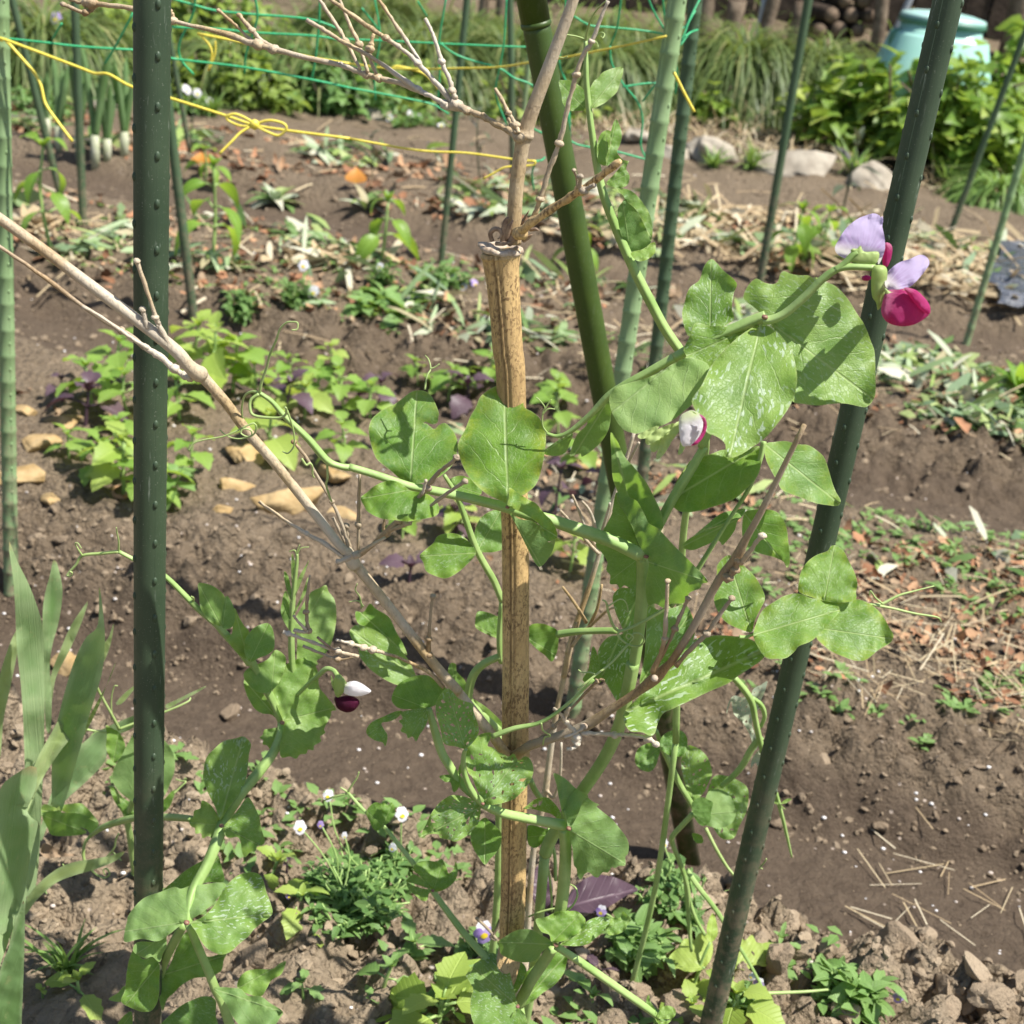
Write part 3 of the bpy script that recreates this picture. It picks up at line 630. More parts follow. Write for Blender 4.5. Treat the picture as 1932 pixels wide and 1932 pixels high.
clump(1345, 222, 120, 72, 34, 240, 'yellow-green leafy clump at the foot of the tallest sedge mound', 'shrub'); clump(225, 105, 190, 120, 24, 480, 'yellow-green foliage behind the leeks', 'ivy'); clump(175, 168, 220, 95, 20, 420, 'bushy low foliage just behind the leeks and yellow twine', 'ivy'); clump(450, 195, 240, 95, 24, 520, 'low leafy patch under the net right of the thick upright pole', 'ivy'); clump(620, 205, 250, 95, 26, 560, 'low leafy patch below the crossing dry twigs', 'viola'); clump(760, 198, 200, 85, 26, 420, 'heart-leaved patch under the forked dry branch', 'ivy'); clump(1000, 228, 200, 92, 22, 360, 'leafy patch right of the forked branch node', 'ivy'); clump(390, 80, 260, 110, 28, 480, 'tall pale foliage behind the net at the top', 'ivy'); clump(1090, 215, 130, 60, 22, 240, 'dark leafy patch behind the green bamboo', 'viola'); clump(60, 215, 150, 50, 18, 260, 'low weeds with pale flowers left of the leeks', 'viola')
def tuft(x, y, hpx, n, label, mat='grass', wd=.005, name='grass_tuft', cat='grass', group='grass tufts'):
    p = GP(x, y); k = ((p - CAM) @ CF) / FOC; m = MB()
    for i in range(n):
        L = hpx * k * rng.uniform(.6, 1.15); put(m, blade(L, wd * rng.uniform(.7, 1.2), 'strap', 5, rng.uniform(.2, 1.5), .2, 0, 1), rotm(rng.uniform(0, 6.283), rng.uniform(.8, 1.5)), p + rng.normal(0, hpx * k * .06, 3) * (1, 1, 0))
    return m.build(name, M[mat], label=label, cat=cat, group=group)
tuft(1415, 320, 62, 60, 'grass tuft before the rounded tan stone', wd=.008); tuft(1345, 318, 50, 40, 'thin grass tuft left of the stone with the humped boulder', wd=.008); tuft(1610, 330, 75, 45, 'spiky pale grass tuft between the two big boulders', wd=.012); tuft(1870, 345, 70, 70, 'dark grass tuft right of the leaning pole', wd=.010); tuft(1790, 350, 60, 60, 'grass tuft in front of the blocky beige stone', wd=.009)
tuft(122, 1838, 130, 26, 'upright green grass tuft below the iris', wd=.0045); tuft(400, 220, 60, 40, 'dark spiky tuft beside the thick upright pole', wd=.009); tuft(1760, 232, 60, 20, 'thin grass before the mint green bin', wd=.01)

# ------------------------------------------------------------------ compost bin, fence posts, pipes, woodpile
bp = GP(1728, 262); bk = ((bp - CAM) @ CF) / FOC
top = np.array([bp[0], bp[1], bp[2] + 205 * bk / .97]); root = empty('compost_bin', bp, 'mint green plastic compost bin with a domed lid behind the shrub', 'compost bin')
def lathe(mb, c, prof, n=40, sq=2.6):
    an = np.linspace(0, 2 * math.pi, n, endpoint=False)
    sx = np.sign(np.cos(an)) * np.abs(np.cos(an)) ** (2 / sq); sy = np.sign(np.sin(an)) * np.abs(np.sin(an)) ** (2 / sq)
    v = []
    for r_, z in prof: v += [(c[0] + r_ * a, c[1] + r_ * b, c[2] + z) for a, b in zip(sx, sy)]
    f = [(i * n + k, i * n + (k + 1) % n, (i + 1) * n + (k + 1) % n, (i + 1) * n + k) for i in range(len(prof) - 1) for k in range(n)]
    f.append(tuple((len(prof) - 1) * n + k for k in range(n))); mb.add(v, f)
Hb = 217 * bk; r1 = 73 * bk
m = MB(); lathe(m, bp, [(r1 * 1.75, -.05), (r1 * 1.62, Hb * .30), (r1 * 1.57, Hb * .44), (r1 * 1.49, Hb * .455), (r1 * 1.46, Hb * .475), (r1 * 1.16, Hb * .84), (r1 * 1.10, Hb * .865), (r1 * .97, Hb * .875), (r1 * .96, Hb * .95)], 48, 3.2); m.build('body', M['bin'], root)
m = MB(); lathe(m, bp + np.array([0, 0, Hb * .93]), [(r1 * .98, 0), (r1 * 1.05, Hb * .012), (r1 * 1.05, Hb * .045), (r1 * 1.01, Hb * .06)]); m.build('lid_rim', M['binrim'], root)
m = MB(); lathe(m, bp + np.array([0, 0, Hb * .975]), [(r1 * 1.02, 0), (r1 * 1.03, Hb * .025), (r1 * .98, Hb * .04), (r1 * .7, Hb * .062), (r1 * .3, Hb * .074), (.002, Hb * .076)]); m.build('lid', M['binlid'], root)
m = MB(); hx = bp + np.array([-r1 * 1.02, -r1 * .25, Hb * .86]); tube(m, cr([hx, hx + np.array([-r1 * .14, 0, -Hb * .02]), hx + np.array([-r1 * .16, 0, -Hb * .09]), hx + np.array([-r1 * .06, 0, -Hb * .12])], 5), .018, 8); m.build('handle', M['binrim'], root)
def post(x, y, hpx, wpx, label, mat, lean=0, name='log_post', cat='post', group='old posts along the back fence', cut=True):
    p = GP(x, y); k = ((p - CAM) @ CF) / FOC; h = hpx * k; r_ = wpx / 2 * k
    root = empty(name, p, label, cat, group); m = MB(); a = np.array([lean * h, 0, h])
    tube(m, [p - (0, 0, .1), p + a * .3 + rng.normal(0, .08, 3) * r_, p + a * .7 + rng.normal(0, .08, 3) * r_, p + a], [r_, r_ * 1.02, r_ * .98, r_ * .97], 14); m.build('shaft', mat, root)
    if cut: m = MB(); tube(m, [p + a * 1.001, p + a * 1.001 + (0, 0, .006)], [r_ * .93, r_ * .9], 14); m.build('cut_top', M['cutwood'], root)
FW = [(1262, 95, 85, 30, 'short grey log post beside the faded green pole'), (1318, 90, 120, 34, 'tall log post behind the two green poles'), (1372, 92, 88, 36, 'stout sawn log post with a pale top above the sedge'), (1437, 95, 120, 26, 'thin log post right of the stout sawn one'), (1492, 100, 90, 30, 'dark log post at the edge of the woodpile'), (940, 60, 90, 20, 'grey post just left of the green bamboo top'), (905, 55, 80, 18, 'thin grey post at the top between sedge mounds'), (1905, 110, 200, 44, 'thick driftwood post at the right edge behind the shrub'), (1648, 110, 140, 26, 'brown post between pipe and bin')]
for x, y, h_, w_, lab in FW: post(x, y, h_, w_, lab, M['wood'], rng.normal(0, .05))
post(1668, 105, 150, 13, 'grey metal pipe left of the mint green bin', M['pipe'], .25, 'fence_pipe', 'pipe', 'grey pipes', False); post(1425, 92, 110, 10, 'grey metal pipe between the log posts', M['pipe'], 0, 'fence_pipe', 'pipe', 'grey pipes', False); post(1850, 60, 130, 14, 'grey metal pipe rising behind the bin lid', M['pipe'], .1, 'fence_pipe', 'pipe', 'grey pipes', False)
for i, (x, y, wpx) in enumerate([(1520, 96, 34), (1556, 94, 30), (1590, 98, 34), (1625, 98, 30), (1538, 68, 30), (1574, 66, 34), (1610, 68, 28), (1555, 40, 32), (1592, 40, 30), (1628, 42, 26), (1575, 14, 28), (1610, 15, 28)]):
    p0 = GP(1575, 100); k = ((p0 - CAM) @ CF) / FOC; c = p0 + CR * (x - 1575) * k + np.array([0, 0, (100 - y + 8) * k]); r_ = wpx / 2 * k * .95
    root = empty('firewood_log', c - (0, 0, r_), 'brown cut log lying in the woodpile at the top', 'log', 'logs of the woodpile'); m = MB(); d = np.array([rng.normal(0, .12), 1, rng.normal(0, .05)])
    tube(m, [c, c + d * .35, c + d * .8], [r_, r_ * 1.05, r_ * .95], 12); m.build('bark', M['darkwood'], root); m = MB(); tube(m, [c - d * .006, c - d * .001], [r_ * .86, r_ * .9], 12); m.build('sawn_end', M['cutwood'], root)
p0 = GP(1850, 60); k = ((p0 - CAM) @ CF) / FOC
m = MB(); c = p0 + (0, 0, 40 * k); tube(m, cr([c - CR * 60 * k, c + CR * 10 * k + (0, 0, .03), c + CR * 110 * k], 5), [.05, .055, .05, .055, .05, .045, .05, .05, .05, .045, .04], 10); m.build('driftwood_beam', M['wood'], label='bleached driftwood beam lying across at the top right', cat='beam')
# board fence added as a dark backdrop for the gaps behind the posts
fa = GP(1120, 78); fb = GP(2000, 150); dv = fb - fa; dv[2] = 0; dv /= np.linalg.norm(dv); nv = np.array([-dv[1], dv[0], 0]); nv = nv if nv[1] > 0 else -nv
fa = fa + nv * .55 - dv * 1.2; fb = fb + nv * .55 + dv * 1.5; fr = empty('backdrop_fence', fa, 'dark board fence added as a backdrop behind the log posts and woodpile', 'fence'); m = MB(); L_ = np.linalg.norm((fb - fa)[:2]); s_ = 0
while s_ < L_:
    w_ = rng.uniform(.10, .17); p = fa + dv * s_; z0 = float(hz(p[0:1], p[1:2])[0]) - .05; h_ = 1.15 + rng.normal(0, .06); o_ = nv * rng.uniform(0, .02)
    q = [p + o_, p + dv * (w_ - .012) + o_, p + dv * (w_ - .012) + o_ + nv * .02, p + o_ + nv * .02]; v = [(a_[0], a_[1], z0) for a_ in q] + [(a_[0], a_[1], z0 + h_) for a_ in q]
    m.add(v, [(0, 1, 5, 4), (1, 2, 6, 5), (2, 3, 7, 6), (3, 0, 4, 7), (4, 5, 6, 7)]); s_ += w_
m.build('boards', M['darkwood'], fr, smooth=False); m = MB()
for hh in (.3, .9): tube(m, [fa + nv * .05 + (0, 0, hh), fb + nv * .05 + (0, 0, hh)], .03, 4)
m.build('rail', M['darkwood'], fr)
# boundary hedge far behind everything, out of the frame's top
for i, (fx, lab) in enumerate([(-7, 'dark hedge far behind the left of the bank'), (-1.5, 'dark hedge far behind the middle posts'), (4.5, 'dark hedge far behind the woodpile and bin')]):
    p = onground(fx, 10.6 - fx * .22); root = empty('hedge', p, lab, 'hedge', 'far hedges'); m = MB()
    for j in range(2600):
        c = p + np.array([rng.uniform(-3, 3), rng.uniform(-.6, .6), rng.uniform(0, 2.2)]); L = rng.uniform(.08, .16); put(m, blade(L, L * .6, 'ovate', 3, .5, .2, 0, 1), rotm(rng.uniform(0, 6.28), rng.uniform(-.6, .6), rng.normal(0, .5)), c)
    m.build('foliage', M['viola'], root); m = MB()
    for j in range(8): q = p + np.array([-2.6 + j * .75, 0, 0]); tube(m, [q, q + (0, 0, 1.2)], [.03, .015], 6)
    m.build('stem', M['wood'], root)
# ------------------------------------------------------------------ young plants in the beds
def seedling(x, y, hpx, label, kind='shiso', mat='shiso', leafpx=40, pairs=3, lean=0, cat='seedling', group=None, name=None, asp=.78, stemmat='stem', droop=.7, el=(.0, .55), spread=1.0, ser=.11, top=True, mats2=None):
    p = GP(x, y); k = ((p - CAM) @ CF) / FOC; h = hpx * k; L0 = leafpx * k
    root = empty(name or (kind + '_seedling'), p, label, cat, group); st = MB(); lf = MB(); a0 = rng.uniform(0, 3.14)
    tip = p + np.array([lean * h, rng.normal(0, .05) * h, h]); sp = cr([p - (0, 0, .01), p * .5 + tip * .5 + rng.normal(0, .03, 3) * h, tip], 4); tube(st, sp, np.linspace(L0 * .045 + .0006, L0 * .028 + .0004, len(sp)), 6)
    for i in range(pairs):
        t = 1 - (i / max(1, pairs - .2)) * .75; c = p + (tip - p) * t; L = L0 * (.62 + .38 * min(1, i * .8)) * rng.uniform(.85, 1.15)
        for s_ in range(2):
            az = a0 + i * 1.571 + s_ * 3.1416 + rng.normal(0, .2); e = rng.uniform(*el) + (.5 if i == 0 else 0); R = rotm(az, e, rng.normal(0, .2)); q = c + R @ np.array([L * .28 * spread, 0, 0]); q = q + (0, 0, L * .05)
            tube(st, [c, (c + q) / 2 + (0, 0, L * .03), q], L * .022 + .0003, 5)
            put(lf, blade(L, L * asp, 'ovate' if asp < .9 else 'heart', 8, droop * rng.uniform(.6, 1.4), rng.uniform(.08, .35), ser, 2), rotm(az, e - .15, rng.normal(0, .25)), q)
    if top:
        for s_ in range(4): put(lf, blade(L0 * .35, L0 * .22, 'ovate', 4, .3, .5, ser, 1), rotm(a0 + s_ * 1.57, rng.uniform(.7, 1.2)), tip)
    st.build('stem', M[stemmat], root); lf.build('foliage', M[mat], root); return root
GSH = 'green shiso plants in the second bed'
for (x, y, h, l, pr, mt, lab) in [
    (175, 765, 70, 52, 3, 'shiso', 'green shiso at the back left just beyond the purple one'), (215, 735, 90, 44, 3, 'shiso', 'tall green shiso left of the thick upright pole at the back of its bed'), (245, 790, 80, 50, 3, 'shiso', 'green shiso touching the left side of the thick upright pole'),
    (235, 930, 95, 62, 4, 'limeshiso', 'largest lime shiso of the front clump left of the thick pole'), (190, 900, 60, 46, 3, 'shiso', 'low green shiso on the left of the front clump'), (285, 950, 70, 52, 3, 'shiso', 'green shiso of the front clump half behind the thick pole'), (130, 865, 45, 34, 2, 'shiso', 'small green shiso between ochre stones and front clump'), (215, 845, 50, 40, 3, 'shiso', 'green shiso right under the drooping purple leaf'),
    (350, 720, 110, 54, 4, 'limeshiso', 'tall lime shiso right of the thick pole at the back'), (395, 745, 120, 58, 4, 'limeshiso', 'lime shiso with bronze top leaves behind the dry branch node'), (440, 740, 90, 50, 3, 'shiso', 'green shiso behind the dry branch node on its right'), (340, 790, 70, 50, 3, 'shiso', 'green shiso low beside the right edge of the thick pole'), (480, 760, 70, 40, 3, 'shiso', 'green shiso behind the looping tendril'),
    (365, 905, 85, 44, 3, 'shiso', 'thin-stemmed green shiso right of the thick pole'), (330, 945, 50, 36, 3, 'mint', 'small green shiso at the foot of the thick pole clump'), (575, 790, 60, 44, 2, 'limeshiso', 'bright lime shiso with notched leaf left of the large pea leaf'), (505, 860, 70, 62, 2, 'limeshiso', 'pale lime shiso with broad leaves beside the dry branch'), (560, 735, 55, 36, 3, 'shiso', 'green shiso at the back between dry branch and pea leaf'), (600, 760, 60, 34, 3, 'shiso', 'second green shiso at the back between dry branch and pea leaf'), (650, 775, 75, 38, 3, 'shiso', 'green shiso at the back just left of the large notched pea leaf'), (645, 885, 80, 44, 3, 'shiso', 'green shiso in front left of the large notched pea leaf'), (700, 790, 60, 36, 3, 'shiso', 'green shiso behind the top left of the notched pea leaf'), (845, 760, 60, 40, 3, 'shiso', 'green shiso between the two large pea leaves'), (790, 725, 40, 30, 2, 'shiso', 'tiny green shiso above the notched pea leaf'), (915, 730, 60, 34, 3, 'shiso', 'green shiso left of the culm behind the tallest pea leaf'), (1055, 830, 90, 40, 3, 'shiso', 'green shiso just right of the dry culm'), (1045, 770, 50, 34, 2, 'shiso', 'small green shiso behind the culm on the right'), (870, 1010, 55, 46, 3, 'limeshiso', 'lime shiso seen under the two large pea leaves'), (1075, 1080, 70, 46, 3, 'limeshiso', 'bronze-tinged lime shiso right of the culm lower down'), (760, 1015, 50, 34, 3, 'shiso', 'green shiso under the small cupped pea leaf'), (1095, 890, 60, 34, 3, 'shiso', 'green shiso between culm and faded green pole'), (625, 700, 45, 28, 2, 'limeshiso', 'small lime shiso at the very back of the bed middle')]:
    seedling(x, y, h * 1.05, lab, 'shiso', mt, l * 1.22, pr + 1, rng.normal(0, .12), 'shiso plant', GSH)
GPU = 'purple shiso plants'
for (x, y, h, l, pr, lab) in [(160, 805, 70, 66, 2, 'purple shiso with one big drooping leaf at the left'), (118, 760, 45, 34, 2, 'small purple shiso behind the drooping one at the left'), (535, 790, 70, 44, 2, 'purple shiso behind the looping tendril'), (712, 770, 50, 44, 2, 'purple shiso over the notched pea leaf'), (880, 780, 55, 50, 2, 'purple shiso left of the culm top'), (1045, 985, 110, 46, 2, 'tall dark red shiso right of the culm'), (858, 1020, 60, 44, 2, 'dark purple shiso under the pea stem left of the culm'), (772, 1100, 32, 62, 1, 'lone low purple shiso leaf on the bare slope'), (1120, 940, 50, 36, 2, 'purple shiso beside the faded green pole')]:
    seedling(x, y, h, lab, 'purple_shiso', 'purple', l * 1.25, pr, rng.normal(0, .1), 'purple shiso', GPU, stemmat='purple', droop=1.1)
# peppers and other tall young plants
GPP = 'young pepper plants'
for (x, y, h, l, pr, lab) in [(100, 485, 200, 66, 4, 'tall young pepper plant at the left between two green poles'), (400, 505, 190, 62, 4, 'young pepper plant just right of the thick upright pole'), (718, 500, 120, 60, 3, 'short young pepper plant with dark leaves in the middle bed'), (1485, 505, 110, 56, 4, 'bushy young pepper plant left of the lilac flower'), (1545, 495, 95, 50, 3, 'second bushy pepper plant touching the lilac flower'), (1078, 505, 80, 50, 3, 'young pepper plant behind the green bamboo'), (385, 345, 60, 40, 2, 'small pepper plant in the far bed right of the thick pole')]:
    seedling(x, y, h, lab, 'pepper', 'pepper', l * 1.15, pr, rng.normal(0, .08), 'pepper plant', GPP, asp=.46, droop=1.2, el=(-.5, .4), ser=0)
for (x, y, h, l, lab) in [(905, 335, 110, 34, 'dark-stemmed aubergine seedling behind the thin green pole'), (1585, 420, 140, 46, 'dark purple aubergine seedling left of the thick leaning pole'), (700, 345, 80, 30, 'spindly seedling in the far bed behind the yellow twine'), (355, 300, 90, 26, 'spindly plant close behind the thick upright pole')]:
    seedling(x, y, h, lab, 'aubergine', 'dark', l, 3, rng.normal(0, .1), 'seedling', 'aubergine seedlings', asp=.4, stemmat='dark', el=(.2, 1.1), ser=0)
# leeks
for (x, y, h, lab) in [(180, 318, 240, 'thickest leek with a white shaft behind the thin pole'), (202, 306, 170, 'leek with a bent leaf right of the thickest one'), (150, 300, 220, 'leek left of the thickest one'), (112, 285, 180, 'pale leek at the left of the row'), (235, 298, 190, 'leek partly behind the thick upright pole'), (88, 262, 150, 'thin leek farthest left')]:
    p = GP(x, y); k = ((p - CAM) @ CF) / FOC; H = h * k; r_ = 8.5 * k; root = empty('leek', p, lab, 'leek', 'leeks in the far left bed'); m = MB()
    tube(m, [p - (0, 0, .01), p + (0, 0, H * .12), p + (0, 0, H * .26)], [r_ * .8, r_, r_ * .9], 10); m.build('white_shaft', M['shaft'], root); m = MB()
    for i in range(4):
        a = rng.uniform(0, 6.28); L = H * rng.uniform(.5, .78); d = np.array([math.cos(a), math.sin(a), 0]); b = p + (0, 0, H * .22)
        tube(m, cr([b, b + d * L * .06 + (0, 0, L * .4), b + d * L * .14 + (0, 0, L * .8), b + d * L * .2 + (0, 0, L)], 4), list(np.linspace(r_ * .75, r_ * .7, 9)) + [r_ * .55, r_ * .35, r_ * .2, r_ * .05], 8)
    m.build('leaf', M['iris'], root)
# violas: low bushy plants with small flowers
def viola_flower(root, c, size, kind, face):
    f = empty('flower', c, parent=root); R = rotm(face[0], face[1]); mp = MB(); my = MB()
    for i, a in enumerate([1.15, 2.0, -.15, 3.3, -1.57]):
        d = np.array([0, math.cos(a), math.sin(a)]); L = size * (.62 if i < 4 else .72); Wd = L * (.95 if i < 4 else 1.15); n_ = np.cross([1, 0, 0], d); bl = blade(L, Wd, 'round', 5, .2, .12, 0, 2); B = np.stack([d, n_, [1, 0, 0]], 1)
        v, fa, uv, ed = bl; mp.add((v @ B.T + [.0004 * i, 0, 0]) @ R.T + c, fa, uv, 0 if not (kind == 'mixed' and i > 1) else 1, ed)
    n_ = blade(size * .36, size * .42, 'round', 4, .1, 0, 0, 1); B = np.stack([[0, 0, -1], [0, 1, 0], [1, 0, 0]], 1); v, fa, uv, ed = n_; my.add((v @ B.T + [.003, 0, -.02 * size]) @ R.T + c, fa, uv, 0, ed)
    mp.build('petals', [M['vwhite'] if kind != 'purple' else M['vpurple'], M['vwhite'] if kind == 'white' else M['vpurple']], f); my.build('yellow_throat', M['vyellow'], f)
def viola(x, y, wpx, hpx, n, label, flowers=(), mat='viola', leafpx=17, name='viola_plant', cat='viola', group='violas'):
    p = GP(x, y); k = ((p - CAM) @ CF) / FOC; root = empty(name, p, label, cat, group); st = MB(); lf = MB(); Rm = wpx / 2 * k
    for i in range(n):
        a = rng.uniform(0, 6.28); q = math.sqrt(rng.random()); e = p + np.array([Rm * q * math.cos(a), Rm * q * math.sin(a), hpx * k * rng.uniform(.35, 1) * (1.1 - q * .5)]); b = p + np.array([Rm * .3 * q * math.cos(a), Rm * .3 * q * math.sin(a), 0]); b[2] = hz(b[0:1], b[1:2])[0]
        pts = cr([b, (b + e) / 2 + rng.normal(0, .1, 3) * Rm * (1, 1, .3), e], 4); tube(st, pts, .0008 + .4 * k, 5)
        for j in range(9):
            c = pts[min(len(pts) - 1, 2 + j % (len(pts) - 2))]; L = leafpx * k * rng.uniform(.8, 1.9); put(lf, blade(L, L * rng.uniform(.35, .65), 'lance', 4, rng.uniform(.2, 1.1), .25, .12, 1), rotm(rng.uniform(0, 6.28), rng.uniform(-.2, .9), rng.normal(0, .3)), c)
    for (fx, fy, fs, kd) in flowers:
        kk = k; d = rayd(fx, fy); c = CAM + d * (((p - CAM) @ CF) - .015); tube(st, cr([p + rng.normal(0, .3, 3) * Rm * (1, 1, 0), (p + c) / 2 + (0, 0, .01), c], 4), .0007 + .3 * k, 5); viola_flower(root, c, fs * k, kd, (-1.57 + rng.normal(0, .4), rng.uniform(.2, .7)))
    st.build('stem', M['stem'], root); lf.build('foliage', M[mat], root); return root
viola(665, 1720, 225, 100, 100, 'large straggling viola with white and yellow flowers left of the culm', [(566, 1560, 21, 'white'), (692, 1702, 21, 'white'), (605, 1555, 11, 'purple'), (620, 1500, 18, 'white'), (650, 1575, 10, 'white'), (545, 1690, 10, 'purple')]); viola(752, 1650, 90, 70, 22, 'smaller viola behind the thin pea stem with one white flower', [(758, 1535, 22, 'white'), (742, 1598, 14, 'white')])
viola(905, 1800, 60, 40, 12, 'viola with a deep purple and yellow flower at the culm foot', [(912, 1757, 34, 'mixed')]); viola(1265, 1730, 150, 130, 50, 'bushy viola with yellow flowers at the foot of the green bamboo', [(1222, 1716, 26, 'white'), (1290, 1708, 22, 'mixed'), (1252, 1590, 16, 'white'), (1275, 1745, 14, 'purple')]); viola(1195, 1800, 140, 70, 34, 'viola with broad spoon leaves right of the culm foot', [(1135, 1718, 18, 'mixed')], leafpx=28, mat='mint')
viola(1608, 1895, 120, 80, 26, 'viola rosette with pale lilac flowers alone on the near bed', [(1610, 1912, 24, 'mixed'), (1640, 1918, 20, 'purple'), (1695, 1880, 18, 'mixed')], leafpx=34, mat='mint'); viola(1405, 1905, 90, 60, 14, 'small viola with tiny lilac flowers right of the leaning pole foot', [(1432, 1855, 18, 'mixed'), (1440, 1870, 14, 'purple'), (1420, 1842, 12, 'white')])
viola(570, 580, 90, 60, 30, 'dark viola with white flowers on the middle bed', [(573, 500, 18, 'white'), (592, 550, 20, 'white')], leafpx=12); viola(455, 600, 90, 60, 26, 'viola without flowers left of the white-flowered one', [], leafpx=12); viola(835, 535, 110, 40, 26, 'viola with purple flowers by the thin green pole', [(856, 527, 16, 'purple'), (875, 540, 14, 'white'), (895, 535, 16, 'purple')], leafpx=14); viola(720, 545, 60, 70, 16, 'upright viola stems beside the short pepper', [(717, 503, 13, 'white')], leafpx=12); viola(730, 590, 150, 40, 24, 'flat leafy seedlings under the short pepper', [], 'mint', 30); viola(1350, 930, 110, 50, 20, 'low viola behind the lower pea leaves at right', [(1405, 975, 14, 'purple')], leafpx=14)
viola(205, 175, 170, 60, 26, 'far violas with lilac flowers behind the leeks', [(105, 33, 20, 'purple'), (225, 170, 20, 'mixed'), (180, 155, 14, 'purple'), (40, 155, 14, 'purple')], leafpx=12); viola(780, 235, 150, 40, 22, 'far violas with yellow flowers at the foot of the bank', [(775, 214, 12, 'white'), (790, 222, 12, 'mixed'), (832, 235, 12, 'white'), (735, 222, 12, 'white')], leafpx=12); viola(360, 215, 100, 40, 18, 'far violas with white flowers right of the thick pole', [(352, 168, 16, 'white'), (372, 175, 14, 'white'), (395, 190, 12, 'white')], leafpx=12); viola(1540, 275, 60, 30, 10, 'far viola above the largest boulder', [(1545, 268, 12, 'purple')], leafpx=10)
# seedlings of the near bed
GN = 'seedlings on the near bed'
for (x, y, h, l, pr, mt, asp, lab) in [
    (150, 1895, 55, 46, 2, 'limeshiso', .62, 'lime seedling in the bottom left corner'), (60, 1690, 20, 30, 1, 'mint', .6, 'seedling hidden among the iris blades'), (82, 1885, 20, 20, 1, 'limeshiso', .7, 'tiny seedling left of the lime one in the bottom left corner'), (510, 1660, 45, 44, 2, 'limeshiso', .72, 'lime shiso right of the left pea, upper one of two'), (548, 1735, 60, 50, 2, 'limeshiso', .72, 'lime shiso right of the left pea, lower one of two'), (598, 1760, 20, 26, 1, 'limeshiso', .9, 'small square-leaved lime seedling under the large viola'), (600, 1800, 20, 26, 1, 'limeshiso', .7, 'yellowing seedling below the square-leaved one'), (575, 1880, 30, 34, 2, 'mint', .6, 'dark green seedling beside the lowest left pea leaf'), (718, 1878, 75, 58, 2, 'mint', .62, 'broad mint-like seedling at bottom centre'), (785, 1815, 45, 50, 2, 'mint', .6, 'pair-leaved mint seedling just above the broad one'), (705, 1720, 28, 30, 2, 'mint', .45, 'small rosette seedling under the yellow viola flower'), (830, 1945, 80, 74, 3, 'limeshiso', .85, 'largest lime shiso at the bottom left of the culm'), (745, 1930, 30, 38, 2, 'limeshiso', .8, 'curled lime seedling left of the largest lime shiso'), (905, 1880, 55, 40, 2, 'mint', .7, 'green seedling behind the variegated bottom pea leaf'), (1118, 1905, 30, 44, 1, 'mint', .6, 'single-leaved seedling right of the bottom pea stem'), (1385, 1920, 60, 58, 3, 'limeshiso', .85, 'lime seedling at the bottom right of the leaning pole'), (1295, 1925, 40, 46, 2, 'limeshiso', .85, 'lime seedling at the bottom left of the leaning pole'), (1545, 1848, 15, 34, 1, 'mint', .6, 'lone round-leaved seedling beside the viola rosette'), (1470, 1800, 40, 38, 2, 'mint', .3, 'thin grassy seedling right of the leaning pole'), (1655, 1860, 26, 34, 2, 'mint', .5, 'seedling growing through the viola rosette'), (700, 1905, 24, 30, 1, 'mint', .7, 'tiny seedling below the broad mint-like one'), (655, 1555, 12, 40, 1, 'mint', .85, 'pale round seedling leaf behind the thin pea stem')]:
    seedling(x, y, h, lab, 'herb', mt, l * 1.45, pr, rng.normal(0, .12), 'seedling', GN, asp=asp, el=(-.1, .5), droop=.6)
for (x, y, h, l, lab) in [(1130, 1850, 24, 60, 'low purple shiso at the bottom right of the culm'), (540, 1660, 40, 34, 'dark purple shiso behind the lime pair')]:
    seedling(x, y, h, lab, 'purple_shiso', 'purple', l, 1, 0, 'purple shiso', GPU, asp=.5, stemmat='purple', droop=.5, el=(-.1, .3), top=False)
# lettuce-like rosette, right edge
def rosette(x, y, lpx, n, label, mat, name='salad_plant', cat='salad plant'):
    p = GP(x, y); k = ((p - CAM) @ CF) / FOC; m = MB()
    for i in range(n): L = lpx * k * rng.uniform(.7, 1.15); put(m, blade(L, L * .30, 'lance', 7, rng.uniform(.6, 1.7), .3, 0, 2), rotm(rng.uniform(0, 6.28), rng.uniform(.3, 1.3), rng.normal(0, .2)), p)
    return m.build(name, M[mat], label=label, cat=cat)
rosette(1925, 745, 95, 22, 'glossy strap-leaved green plant at the right edge', 'pepper'); rosette(520, 385, 70, 16, 'heap-like pale green rosette in the far bed', 'mulch', 'wilted_plant', 'wilted plant'); rosette(980, 390, 60, 14, 'flopped green plant behind the dry upper culm', 'mint', 'wilted_plant', 'wilted plant'); rosette(690, 395, 70, 14, 'flopped greyish plant beside the red and yellow leaf', 'mulch', 'wilted_plant', 'wilted plant')
def lying_leaf(x, y, wpx, hpx, label, mat, name, cat, lift=.006, el=.5):
    p = GP(x, y); k = ((p - CAM) @ CF) / FOC; m = MB(); L = wpx * k
    put(m, blade(L, hpx * k * 1.6, 'heart', 8, .5, .15, .03, 3), rotm(.2 if el < 1 else 1.75, el, -.5 if el < 1 else 0), p - np.array([L / 2 if el < 1 else 0, 0, -lift])); return m.build(name, M[mat], label=label, cat=cat)
lying_leaf(670, 358, 31, 26, 'red and yellow fallen leaf in the far bed', 'redleaf', 'fallen_leaf', 'leaf', .02, 1.35); lying_leaf(378, 322, 24, 22, 'smaller red leaf right of the thick upright pole', 'redleaf', 'fallen_leaf', 'leaf', .02, 1.3); lying_leaf(608, 512, 92, 26, 'cream dried husk lying on the middle bed', 'cream', 'dried_husk', 'husk'); lying_leaf(860, 575, 60, 36, 'pale grey-green fallen leaf on the middle bed', 'mulch', 'fallen_leaf', 'leaf', .01); lying_leaf(828, 312, 52, 22, 'pale green leaf floating on a stalk behind the thin green pole', 'mint', 'fallen_leaf', 'leaf', .05)
